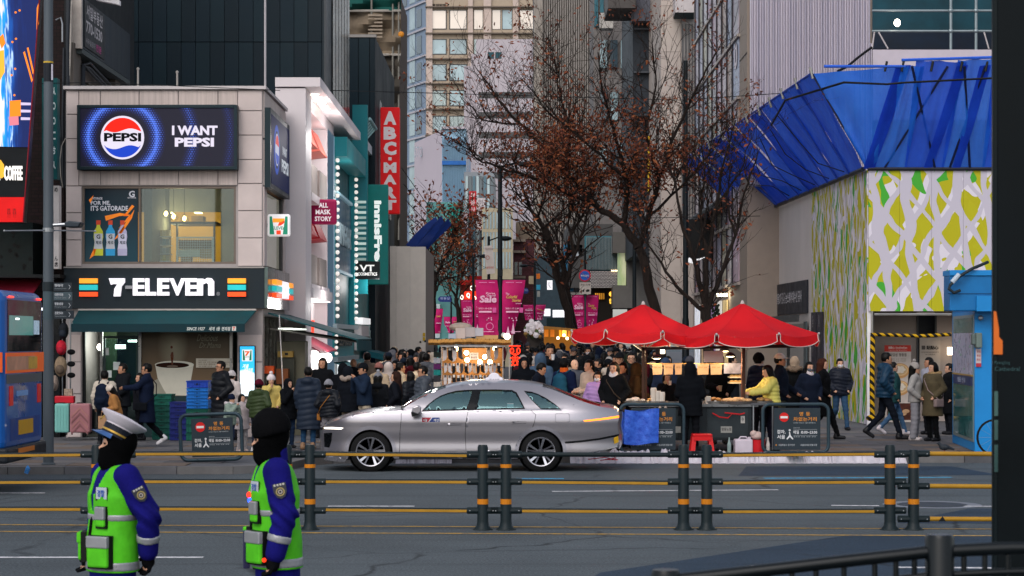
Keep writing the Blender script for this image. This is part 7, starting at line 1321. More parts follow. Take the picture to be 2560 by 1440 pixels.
for k,x in enumerate((1650,1664)):m=MB();a=P(x,1012,38.6);m.lathe((a.x,38.6,a.z - .26),[(.02,0),(.075,.02),(.06,.12),(.015,.24),(.02,.27)],9);m.solo('hanging_bag',M('a8988a',.5,nz=.2),('white plastic bag hung on the cart edge','cream plastic bag hung next to the white one')[k],'bag',smooth=True)
m=MB();m.tube([P(1781,1033,38.6),P(1800,1043,38.55),P(1820,1045,38.55),P(1830,1035,38.6),P(1812,1032,38.6),P(1850,1036,38.6),P(1862,1033,38.6)],.014,6);m.solo('red_hose',M('a81c20',.5),'red rubber hose looped on the cart front','hose')
MB().lathe(P(1757,968,39.1) - V((0,0,.12)),[(.035,0),(.035,.18),(.012,.22),(.01,.27),(0,.27)],10).solo('sauce_bottle',M('b01818',.4),'red sauce bottle standing behind the seller','bottle')
bs=thing('side_burner','steel table with a griddle in front of the woman in yellow','table',P(1905,1090,38.9));bq((1878,1008,1935,1013,38.6,39.4),'table_top',M('55565a',.4,.6),bs)
for x in (1882,1930):bq((x,1013,x + 3,1125,38.62,38.66),'leg',STEEL,bs)
# umbrellas
URED=[NT('umbrella_red'),None];_n2=URED[0];_t=_n2.new('BsdfTranslucent');_c=_n2.mix(_n2.noise(2.5,4),lin('b41420'),lin('d01e26'));_n2.link(_c,_n2.p.inputs['Base Color']);_n2.link(_c,_t.inputs[0]);_n2.p.inputs['Roughness'].default_value=.65;_mx=_n2.new('MixShader');_mx.inputs[0].default_value=.38;_n2.link(_n2.p.outputs[0],_mx.inputs[1]);_n2.link(_t.outputs[0],_mx.inputs[2]);_n2.link(_mx.outputs[0],_n2.out.inputs[0]);_n2.bump(_n2.noise(200,2),.15,.004);UM=_n2.mat
def umbrella(lbl,x,ya,Y,r,drop,rz,tx,px_=None):
    t=thing('parasol',lbl,'umbrella',(PX(x,Y),Y,.12),'red stall umbrellas');c=P(x,ya,Y);rot=Matrix.Rotation(tx[0],3,'X') @ Matrix.Rotation(tx[1],3,'Y');N=8;vh=.17
    def ed(k):a=rz + 2 * math.pi * k / N;return V((r * math.cos(a),r * math.sin(a),-drop))
    w=lambda v:c + rot @ v
    for k in range(N):
        a,b=ed(k),ed(k + 1);m=MB()
        m.grid(lambda u,v:w((V((0,0,0)).lerp(a.lerp(b,u),v)) + V((0,0,-.07 * math.sin(math.pi * u) * v - .05 * math.sin(math.pi * v)))),6,6);p=m.B('canopy_panel',UM,t,smooth=2)
        m=MB();fr=lambda u:a.lerp(b,.035 + .93 * u) + V((0,0,-.07 * math.sin(math.pi * (.035 + .93 * u))))
        m.grid(lambda u,v:w(fr(u) * (1 + .012 * v) + V((0,0,-vh * v * (1 - .25 * (abs(2 * u - 1)) ** 6) + .0))),10,3);vl=m.B('valance',UM,p,smooth=2)
        MB().tube([w(fr(0)),w(fr(0) + V((0,0,-vh * .72)))] + [w(fr(u) * 1.013 + V((0,0,-vh * (1 - .25 * (abs(2 * u - 1)) ** 6)))) for u in [i / 10 for i in range(11)]] + [w(fr(1))],.009,4,False).B('white_piping',M('b8a8a4',.6),vl)
        MB().tube([w(a * v + V((0,0,-.03 - .05 * math.sin(math.pi * v)))) for v in (0,.25,.5,.75,1)],.011,5).B('rib',STEEL,t);MB().ell(w(a),.025,6,5).B('rib_tip',M('a8a4a4',.4,.4),t)
        MB().tube([w(V((0,0,-drop - .35))),w(a * .55 + V((0,0,-.085)))],.01,5).B('stretcher',STEEL,t)
    MB().lathe(c - V((0,0,.02)),[(.04,0),(.035,.03),(.02,.06),(0,.07)],10).B('cap',M('b0a4a0',.5),t);MB().tube([(c.x,Y,.12),c],.024,10).B('pole',M('6b3a30',.5,.2,nz=.2),t);m=MB();m.lathe((c.x,Y,.12),[(.25,0),(.25,.08),(.05,.1),(.04,.3)],16);m.B('base',M('2a2a2c',.7),t)
    return t
umbrella('red octagonal umbrella nearer the taxi with white piping',1608,759,40.0,1.4,.56,R(12),(R(-1),R(1.5)));umbrella('brighter red octagonal umbrella over the pastry tray',1856,757,39.7,1.5,.6,R(20),(R(0),R(-.5)))
for k,(x0,x1) in enumerate(((1770,1850),(1880,1935))):m=MB();m.grid(lambda u,v:P(x0 + (x1 - x0) * u,853 + 5 * math.sin(9 * u + k) * v,40.6 + .5 * v),8,3);m.solo('plastic_sheet',M('8a93a0',.4,nz=.2),('pale plastic sheet draped on the stall beam','smaller plastic sheet draped at the beam end')[k],'sheet',smooth=True)
# stool, jugs, bucket, bottles, sheets
so_=thing('stool','bright red plastic stool in front of the seller','stool',P(1754,1135,37.95));so_.location.z=.125;so_.scale=(1.2,1.2,1.12);sx,sy=PX(1754,37.95),37.95;RP=M('b8161a',.35,nz=.05);m=MB();m.box(sx - .15,sx + .15,sy - .15,sy + .15,.43,.465);m.B('seat',RP,so_,bev=.012)
for i in (-1,1):
    for j in (-1,1):m=MB();m.prism([(sx + i * .09,sy + j * .13,.43),(sx + i * .15,sy + j * .13,.43),(sx + i * .19,sy + j * .17,.125),(sx + i * .12,sy + j * .17,.125)],(0,-j * .03,0));m.B('leg',RP,so_)
m=MB();m.box(sx - .13,sx + .13,sy - .155,sy - .14,.36,.43);m.B('apron',RP,so_)
jc=thing('jerrycan','white square plastic jerrycan beside the red bucket','jerrycan',P(1860,1135,38));jc.location.z=.125;jx=PX(1860,38);m=MB();m.box(jx - .165,jx + .165,38,38.3,.125,.4);m.B('body',M('b4aab4',.45),jc,bev=.03,seg=3);MB().tube([(jx - .08,38.12,.4),(jx - .05,38.12,.44),(jx + .05,38.12,.44),(jx + .08,38.12,.4)],.014,6).B('handle',M('b4aab4',.45),jc);MB().lathe((jx + .11,38.1,.4),[(.03,0),(.03,.04)],10).B('cap',M('b4aab4',.45),jc)
bk=thing('bucket','red plastic bucket next to the white jerrycan','bucket',(PX(1896,38.1),38.1,.125));m=MB();m.lathe((PX(1896,38.1),38.1,.125),[(.11,0),(.13,.26),(.14,.27),(.12,.27),(.1,.02),(0,.02)],16);m.B('body',M('b01a22',.4),bk)
m=MB();m.ell((PX(1893,38.1),38.1,.46),(.12,.1,.08),12,8);m.ell((PX(1884,38.1),38.08,.5),(.07,.07,.06),10,7);m.solo('cloth_bundle',M('b09a94',.7,nz=.2),'pale cloth bundle lying on the red bucket','bundle',smooth=True)
for k,(x,c,l) in enumerate(((1823,'7a8a88','clear bottle with red cap standing under the cart'),(1920,'b0a8a4','slim white bottle beside the barrier sign frame'))):m=MB();m.lathe((PX(x,38),38,.125),[(.035,0),(.038,.18),(.015,.26),(.014,.31),(0,.31)],10);m.solo('bottle',M(c,.25),l,'bottle')
TARP=NT('blue_sheet');_f=TARP.noise(9,5,None,.65);_g=TARP.noise(2,3);TARP.link(TARP.mix(TARP.ramp(_f,.3,.7),lin('1c3c9c'),lin('3a66c8')),TARP.p.inputs['Base Color']);TARP.p.inputs['Roughness'].default_value=.35;TARP.bump(_f,1.0,.03);TARP=TARP.mat
bt=thing('tarpaulin','crinkled blue plastic sheet hung over the barrier sign beside the taxi boot','tarpaulin',P(1600,1110,37.8));m=MB();m.grid(lambda u,v:P(1562 + 86 * u - 2 * v,1024 + 86 * v + 3 * math.sin(5 * u),37.82 - .03 * math.sin(9 * u + 2 * v) - .06 * v),14,14);m.grid(lambda u,v:P(1562 + 86 * u,1024 + 3 * math.sin(5 * u),37.82) + V((0,.16 * v,.02 * math.sin(3 * v) - .3 * v * v)),14,5);m.B('front_fold',TARP,bt,smooth=True)
m=MB();m.grid(lambda u,v:P(1546 + 20 * u,1026 + 80 * v + 6 * u,37.9 + .05 * math.sin(7 * v) + .1 * (1 - u)),6,10);m.B('side_fold',TARP,bt,smooth=True)
n=NT('white_sheet');f_=n.noise(5,5,None,.65);n.link(n.mix(f_,lin('9a949c'),lin('c8c2c8')),n.p.inputs['Base Color']);n.p.inputs['Roughness'].default_value=.4;n.bump(f_,1.0,.04)
def ws_(x0,x1,lbl,hb=.05):m=MB();q=[RND.random() for _ in range(999)];m.grid(lambda u,v:V((PX(x0 + (x1 - x0) * u,37.4),37.2 + .57 * v + .1 * (q[int(u * 60)] - .5),(.006 if v < .2 else .04 if v < .3 else .137) + hb * math.sin(math.pi * v) * (.3 + q[int(u * 60 + 61 * round(v * 8))]) * q[int(u * 11) + 600] * 1.6)),60,8);return m.solo('white_sheet',n.mat,lbl,'sheet','white sheets along the kerb',smooth=True)
ws_(1425,1702,'crumpled white plastic sheet on the kerb behind the taxi',.09);ws_(1715,2005,'flat white plastic sheet on the kerb in front of the stool');ws_(1990,2262,'long white plastic sheet on the kerb below the second barrier sign',.06);ws_(990,1130,'thin scrap of white sheet on the kerb under the taxi',.03)
m=MB();m.tube([(PX(x,37.25),37.2,.09 + .03 * math.sin(x)) for x in (1470,1492,1510,1530,1545,1520,1500,1540)],.008,5);m.solo('red_string',M('a82838',.6),'tangled red string on the crumpled white sheet','string')
m=MB();m.grid(lambda u,v:V((PX(1968 + 40 * u,37.15),37.12 + .25 * v,.16 + .03 * math.sin(8 * u + 5 * v))),8,4);m.solo('green_netting',M('4aa898',.6,nz=.4,ns=30),'small scrap of mint green netting on the white sheet','netting')
# pigeon, bicycle
pg=thing('pigeon','dark pigeon walking on the pavement edge near the blue kiosk','pigeon',(PX(2361,37.9),37.9,.12));gx,gy=PX(2361,37.9),37.9;m=MB();m.ell((gx,gy,.26),(.1,.055,.055),12,8);m.ell((gx - .1,gy,.33),(.03,.028,.03),8,6);m.tube([(gx - .06,gy,.28),(gx - .095,gy,.325)],[.04,.025],8);m.tube([(gx + .08,gy,.25),(gx + .18,gy,.22)],[.035,.015],6);m.tube([(gx - .125,gy,.33),(gx - .15,gy,.322)],[.008,.003],5);m.B('body',M('23282e',.6,nz=.4,ns=20),pg,smooth=True)
for s in (-1,1):MB().tube([(gx + .01 * s,gy + .02 * s,.22),(gx + .015 * s,gy + .02 * s,.125),(gx - .03 + .015 * s,gy + .02 * s,.122)],.006,5).B('leg',M('7a3a34',.6),pg)
bc=thing('bicycle','parked black bicycle showing its front wheel between the kiosk and the pylon','bicycle',(PX(2487,37.0 + .9),37.9,.12));c=P(2487,1112,37.9);c.z=.12 + .32;m=MB();m.lathe(c,[(.3,-.02),(.335,-.015),(.335,.015),(.3,.02),(.3,-.02)],28,(0,1,0),False);fwh=m.B('wheel',RUBBER,bc)
for k in range(12):a=k * math.pi / 6;MB().tube([c,c + V((.3 * math.cos(a),0,.3 * math.sin(a)))],.003,4).B('spoke',STEEL,fwh)
MB().tube([c,c + V((.12,0,.35)),c + V((.18,0,.62))],.018,6).B('fork',M('16181c',.4),bc);MB().tube([c + V((.12,0,.38)),c + V((.55,0,.1)),c + V((.9,0,.1))],.02,6).B('frame',M('16181c',.4),bc);MB().lathe(c + V((1.05,0,0)),[(.3,-.02),(.335,-.015),(.335,.015),(.3,.02),(.3,-.02)],28,(0,1,0),False).B('wheel',RUBBER,bc)
MB().ell(c + V((.05,-.03,.12)),(.05,.02,.03),8,5).B('orange_reflector',M('b8501c',.4,em='e06020',es=.2),bc);MB().tube([c + V((.14,-.25,.66)),c + V((.18,0,.66)),c + V((.14,.25,.66))],.014,6).B('handlebar',BLACK,bc)
# far stalls in the crowd
fl=thing('flower_stall','stall heaped with white flowers above the crowd','stall',P(1335,850,92));
for nm_,col,k_,rr in (('white_flowers','c4bcc0',60,.16),('mixed_flowers','8a6a3a',26,.1),('green_leaves','4a5a34',16,.11)):
    m=MB()
    for k in range(k_):m.ell(P(RND.gauss(1335,11),RND.gauss(820 if nm_[0] == 'w' else 834,6),92 + RND.uniform(-.3,.3)),rr * RND.uniform(.4,1),6,4)
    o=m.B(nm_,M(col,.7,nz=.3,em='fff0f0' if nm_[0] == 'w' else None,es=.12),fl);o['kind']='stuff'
bq((1318,836,1356,900,92,93),'table',M('3a3430',.7),fl)
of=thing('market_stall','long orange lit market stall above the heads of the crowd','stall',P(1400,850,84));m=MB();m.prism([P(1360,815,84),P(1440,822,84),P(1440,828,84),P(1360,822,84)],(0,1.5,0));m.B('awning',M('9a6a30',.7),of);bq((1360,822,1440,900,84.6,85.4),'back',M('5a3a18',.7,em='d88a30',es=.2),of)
for k,(x0,x1,c,e) in enumerate(((1361,1371,'c06a1c',.6),(1376,1386,'b8641c',.6),(1398,1404,'e0901c',.9),(1406,1416,'ffc050',1.4),(1420,1426,'c8802c',.5),(1428,1436,'b8641c',.6))):bq((x0,824,x1,842,84.3,84.5),'lit_panel',M(c,.5,em=c,es=e),of)
for x,y in ((1410,838),(1418,846),(1395,845)):MB().ell(P(x,y,84.1),.06).B('bulb',EM('ffdca0',6),of)
# ================================================================ PEOPLE
def sdf_mesh(name,fn,lo,hi,vs,smooth=1):
    n=[int((hi[i] - lo[i]) / vs) + 2 for i in range(3)];ax=[np.arange(n[i],dtype=np.float32) * vs + lo[i] for i in range(3)]
    X,Y,Z=np.meshgrid(*ax,indexing='ij');v=fn(X,Y,Z).astype(np.float32);g=openvdb.FloatGrid(1.0);g.copyFromArray(np.clip(v,-1,1));p,q=g.convertToQuads(0.0)
    me=bpy.data.meshes.new(name);me.from_pydata((p * vs + np.array(lo)).tolist(),[],q[:,::-1].tolist());me.polygons.foreach_set('use_smooth',[True] * len(me.polygons));me.update();return me
def rc(p,a,b,ra,rb,sy=1.):
    X,Y,Z=p;a,b=np.array(a,np.float32),np.array(b,np.float32);d=b - a;L=float(d @ d) + 1e-9;x,y,z=X - a[0],Y - a[1],Z - a[2]
    t=np.clip((x * d[0] + y * d[1] + z * d[2]) / L,0,1);return np.sqrt((x - t * d[0]) ** 2 + ((y - t * d[1]) / sy) ** 2 + (z - t * d[2]) ** 2) * (1 if sy == 1 else (1 + sy) / 2) - (ra + t * (rb - ra))
def el3(p,c,r):k=np.sqrt(((p[0] - c[0]) / r[0]) ** 2 + ((p[1] - c[1]) / r[1]) ** 2 + ((p[2] - c[2]) / r[2]) ** 2);return (k - 1) * min(r)
def sm(a,b,k=.04):h=np.clip(.5 + .5 * (b - a) / k,0,1);return b + (a - b) * h - k * h * (1 - h)
def U(*d,k=.04):
    r=d[0]
    for e in d[1:]:r=sm(r,e,k)
    return r
ARM={'down':((.235,.03,1.14),(.225,-.04,.90)),'pocket':((.275,.07,1.15),(.185,-.11,.985)),'fwd':((.235,.0,1.13),(.10,-.25,1.10)),'face':((.23,-.13,1.17),(.06,-.20,1.42)),'reach':((.22,-.18,1.24),(.13,-.43,1.22)),'low':((.235,-.06,1.14),(.13,-.27,1.0)),'behind':((.26,.12,1.16),(.2,.16,.93))}
_pc={}
def pose(legs='stand',aL='down',aR='down',lean=0.,yaw=0.,nod=0.):
    k=(legs,aL,aR,lean,yaw,nod)
    if k in _pc:return _pc[k]
    J={'k':k};rl=lambda p:(Matrix.Translation((0,0,.95)) @ Matrix.Rotation(R(lean),4,'X') @ Matrix.Translation((0,0,-.95))) @ V(p)
    for s,n_,a in ((-1,'R',aR),(1,'L',aL)):
        J['sh' + n_]=rl((s * .172,.0,1.405));e,w=ARM[a];J['el' + n_]=rl((s * e[0],*e[1:]));J['wr' + n_]=rl((s * w[0],*w[1:]));J['hd' + n_]=J['wr' + n_] + (J['wr' + n_] - J['el' + n_]).normalized() * .10
        if legs == 'stand':J['hip' + n_],J['kn' + n_],J['an' + n_]=V((s * .088,0,.9)),V((s * .1,-.01,.49)),V((s * .105,.03,.09))
        else:f=(s > 0) == (legs == 'walkL');J['hip' + n_]=V((s * .088,0,.9));J['kn' + n_]=V((s * .09,-.17,.5)) if f else V((s * .09,.06,.49));J['an' + n_]=V((s * .09,-.3,.1)) if f else V((s * .09,.36,.19))
    J['pel'],J['chest'],J['neck']=V((0,0,.95)),rl((0,.0,1.27)),rl((0,.015,1.46));hm=Matrix.Translation(rl((0,.01,1.47))) @ Matrix.Rotation(R(lean * .6 + nod),4,'X') @ Matrix.Rotation(R(yaw),4,'Z') @ Matrix.Translation((0,-.01,-1.47))
    J['head']=hm;J['top']=(hm @ V((0,0,1.735))).z;_pc[k]=J;return J
def hmap(J,p):I=J['head'].inverted();return tuple(I[i][0] * p[0] + I[i][1] * p[1] + I[i][2] * p[2] + I[i][3] for i in range(3))
def head_sdf(q):
    d=U(el3(q,(0,.012,1.625),(.077,.096,.1)),el3(q,(0,-.02,1.575),(.058,.07,.085)),k=.03);d=U(d,rc(q,(0,-.085,1.6),(0,-.108,1.575),.008,.014),k=.012);d=U(d,rc(q,(0,-.078,1.525),(0,-.08,1.52),.022,.02),k=.02)
    for s in (-1,1):d=np.maximum(d,-(el3(q,(s * .032,-.1,1.608),(.018,.016,.011))));d=U(d,el3(q,(s * .078,.01,1.595),(.012,.02,.032)),k=.008)
    return d
def body_mesh(J,vs=.018):
    k=('body',J['k'],vs)
    if k in _pc:return _pc[k]
    def fn(*p):
        q=hmap(J,p);d=head_sdf(q);d=U(d,rc(p,J['neck'] - V((0,0,.06)),J['head'] @ V((0,.01,1.55)),.058,.05),k=.03);d=U(d,rc(p,J['pel'],J['chest'],.12,.13,.75),rc(p,J['shL'],J['shR'],.05,.05),k=.05)
        for n_ in 'LR':
            d=U(d,rc(p,J['sh' + n_],J['el' + n_],.045,.038),rc(p,J['el' + n_],J['wr' + n_],.036,.027),rc(p,J['hip' + n_],J['kn' + n_],.075,.052),rc(p,J['kn' + n_],J['an' + n_],.05,.036),k=.02)
            w,h=J['wr' + n_],J['hd' + n_];f=(h - w).normalized();a=f.cross(V((0,1,.2))).normalized();b=f.cross(a);hand=rc(p,w,w + f * .07,.026,.03)
            for i in range(4):o=a * (.026 * (i - 1.5) / 1.5);t=w + f * .075 + o;m_=t + f * (.035 - .006 * abs(i - 1.3)) + b * .008;hand=U(hand,rc(p,t,m_,.0095,.009),rc(p,m_,m_ + f * .02 + b * .022,.009,.007),k=.006)
            hand=U(hand,rc(p,w + f * .02 - a * .022,w + f * .06 - a * .05 + b * .015,.012,.009),k=.01);d=U(d,hand,k=.015)
        return d
    ys_=[J[a][1] for a in J if isinstance(J[a],V)];_pc[k]=sdf_mesh('body',fn,(-.42,min(ys_) - .2,.03),(.42,max(ys_) + .2,1.78),vs);return _pc[k]
COATS={   # hem, flare, girth, puff, puff spacing, hood, sleeve girth
    'puffer':(.84,.0,.045,.016,.085,'down',.03),'shortpuff':(.9,.0,.04,.014,.075,'collar',.03),'longpuff':(.42,.03,.045,.013,.12,'down',.028),'coat':(.5,.035,.028,0,1,'collar',.018),'midcoat':(.68,.03,.03,0,1,'collar',.02),'jacket':(.86,.0,.025,0,1,'collar',.018),
    'hoodup':(.72,.02,.038,.006,.11,'up',.024),'hooddown':(.78,.015,.035,0,1,'down',.022),'furcoat':(.55,.04,.038,0,1,'down',.024),'police':(.72,-.005,.012,.0,1,'high',.026)}
def torso_sdf(p,J,g,hem,fl):
    top=J['chest'] + (J['neck'] - J['chest']) * .35;d=rc(p,J['pel'],J['chest'],.145 + g,.15 + g,.74);d=U(d,rc(p,J['chest'],top,.15 + g,.1 + g,.72),k=.05);d=U(d,rc(p,J['shL'] - V((.02,0,.015)),J['shR'] + V((.02,0,-.015)),.062 + g * .6,.062 + g * .6),k=.06)
    lo_=V((0,(J['anL'].y + J['anR'].y) * .12,hem));return U(d,rc(p,J['pel'],lo_,.15 + g,.155 + g + fl,.76),k=.04)
def coat_mesh(J,ty,vs=.019):
    k=('coat',J['k'],ty,vs)
    if k in _pc:return _pc[k]
    hem,fl,g,pf,per,hood,sg_=COATS[ty]
    def fn(*p):
        d=torso_sdf(p,J,g,hem,fl)
        if pf:d=d - pf * (np.abs(np.sin(np.pi * (p[2] + .02 * np.sin(9 * p[0])) / per)) - .5)
        d=np.maximum(d,hem - p[2] + .004 * np.sin(40 * p[0]))
        for n_ in 'LR':
            a,e,w=J['sh' + n_],J['el' + n_],J['wr' + n_];s1,s2=rc(p,a,e,.058 + sg_,.05 + sg_),rc(p,e,w,.05 + sg_,.038 + sg_);s_=U(s1,s2,k=.02)
            if pf:f=(w - e).normalized();t=(p[0] - e.x) * f.x + (p[1] - e.y) * f.y + (p[2] - e.z) * f.z;s_=s_ - pf * .8 * (np.abs(np.sin(np.pi * t / per)) - .5)
            else:s_=s_ + (.011 if ty == 'police' else .005) * np.sin(70 * (p[2] + p[1])) * np.exp(-((p[2] - e.z) / .1) ** 2)
            d=U(d,s_,k=.03)
        q=hmap(J,p)
        nk=J['neck']
        if hood in ('collar','down','high'):d=U(d,rc(p,nk + V((0,0,-.03)),nk + V((0,.0,.02 if hood != 'high' else .06)),.085,.078),k=.02)
        if hood == 'down':d=U(d,el3(p,(nk.x,nk.y + .1,nk.z - .02),(.135,.075,.085)),k=.03)
        if hood == 'up':h=U(el3(q,(0,.03,1.625),(.112,.125,.13)),rc(q,(0,.02,1.56),(0,.02,1.46),.11,.12),k=.05);d=U(d,np.maximum(h,-el3(q,(0,-.12,1.6),(.07,.11,.095))),k=.03)
        return d
    ys_=[J[a][1] for a in J if isinstance(J[a],V)];_pc[k]=sdf_mesh('coat',fn,(-.48,min(ys_) - .2,hem - .04),(.48,max(ys_) + .24,1.82),vs);return _pc[k]
def leg_mesh(J,wide=.0,vs=.02):
    k=('legs',J['k'],wide)
    if k in _pc:return _pc[k]
    def fn(*p):
        d=rc(p,J['pel'] - V((.05,0,.0)),J['pel'] + V((.05,0,0)),.12,.12)
        for n_ in 'LR':d=U(d,U(rc(p,J['hip' + n_],J['kn' + n_],.098,.068 + wide * .6),rc(p,J['kn' + n_],J['an' + n_] - V((0,0,.02)),.066 + wide * .6,.052 + wide),k=.03) + .004 * np.sin(60 * p[2]),k=.012)
        return d
    _pc[k]=sdf_mesh('trousers',fn,(-.28,-.5,.04),(.28,.55,1.1),vs);return _pc[k]
def shoe_mesh():
    if 'shoe' not in _pc:_pc['shoe']=sdf_mesh('shoe',lambda *p:np.maximum(U(rc(p,(0,.06,.045),(0,-.12,.035),.048,.042),rc(p,(0,.05,.05),(0,.045,.11),.048,.05),k=.04),-p[2]),(-.08,-.2,-.02),(.08,.13,.18),.013)
    return _pc['shoe']
def hair_mesh(ty):
    k=('hair',ty)
    if k in _pc:return _pc[k]
    def fn(*p):
        X,Y,Z=p;sh=el3(p,(0,.016,1.632),(.088,.108,.11));w=.004 * np.sin(60 * X + 30 * Z) * np.sin(45 * Y);line=np.maximum(-(Y + .035),-(Z - 1.672 + .3 * np.abs(X) * 0))   # hair where behind the brow or above it
        if ty in ('short','bald'):d=np.maximum(np.maximum(sh,np.minimum(-(Y + .03 + .1 * np.maximum(0,1.66 - Z)),1.665 - Z)),1.55 - Z) + w
        elif ty == 'bob':d=np.maximum(U(sh,rc(p,(0,.03,1.6),(0,.03,1.5),.1,.098),k=.03),np.minimum(-(Y + .03),1.668 - Z)) + w
        elif ty == 'long':d=np.maximum(U(sh,rc(p,(0,.05,1.6),(0,.09,1.25),.1,.085,.8),k=.04),np.minimum(-(Y + .035),1.668 - Z)) + w * 1.5
        elif ty == 'tied':d=U(np.maximum(sh,np.minimum(-(Y + .02),1.67 - Z)),rc(p,(0,.1,1.64),(0,.14,1.45),.03,.022),k=.02) + w
        elif ty == 'beanie':d=np.maximum(U(el3(p,(0,.018,1.655),(.094,.112,.115)),rc(p,(-.02,.0,1.64),(.02,.02,1.64),.088,.092),k=.02),1.612 + .12 * Y - Z) + .003 * np.sin(np.arctan2(Y,X) * 26)
        elif ty == 'cap':d=U(np.maximum(el3(p,(0,.015,1.645),(.09,.108,.105)),1.635 - Z),np.maximum(el3(p,(0,-.09,1.648),(.075,.1,.012)),Y + .03),k=.008)
        elif ty == 'bucket':d=U(np.maximum(el3(p,(0,.015,1.645),(.092,.11,.1)),1.62 - Z),el3(p,(0,.01,1.625),(.15,.165,.018)),k=.03)
        elif ty == 'scarf':d=np.maximum(np.maximum(rc(p,(0,.0,1.45),(0,.01,1.52),.1,.085),-rc(p,(0,.01,1.4),(0,.01,1.7),.05,.05)),Z - 1.55)
        elif ty == 'balaclava':d=np.maximum(U(el3(p,(0,.015,1.625),(.094,.113,.118)),rc(p,(0,.0,1.56),(0,.01,1.42),.082,.09),rc(p,(0,-.04,1.55),(0,-.05,1.5),.07,.068),k=.04),-el3(p,(0,-.13,1.61),(.078,.095,.034)))
        return d
    _pc[k]=sdf_mesh('hair',fn,(-.2,-.22,1.2),(.2,.24,1.79),.0125 if ty != 'balaclava' else .008);return _pc[k]
def small(key,fn):
    if key not in _pc:_pc[key]=fn()
    return _pc[key]
FB=lambda c:M(c,.9,nz=.14,ns=9,bump=.25,bs=120,sp=.05)
NY=lambda c:M(c,.5,nz=.12,ns=6,bump=.1,bs=60,sp=.14)
SKIN=[M(c,.55,nz=.06,ns=20) for c in ('b58a72','a87a60','c29880','9a6e56')]
HAIRC=M('0b0908',.5,nz=.3,ns=40,sp=.12)
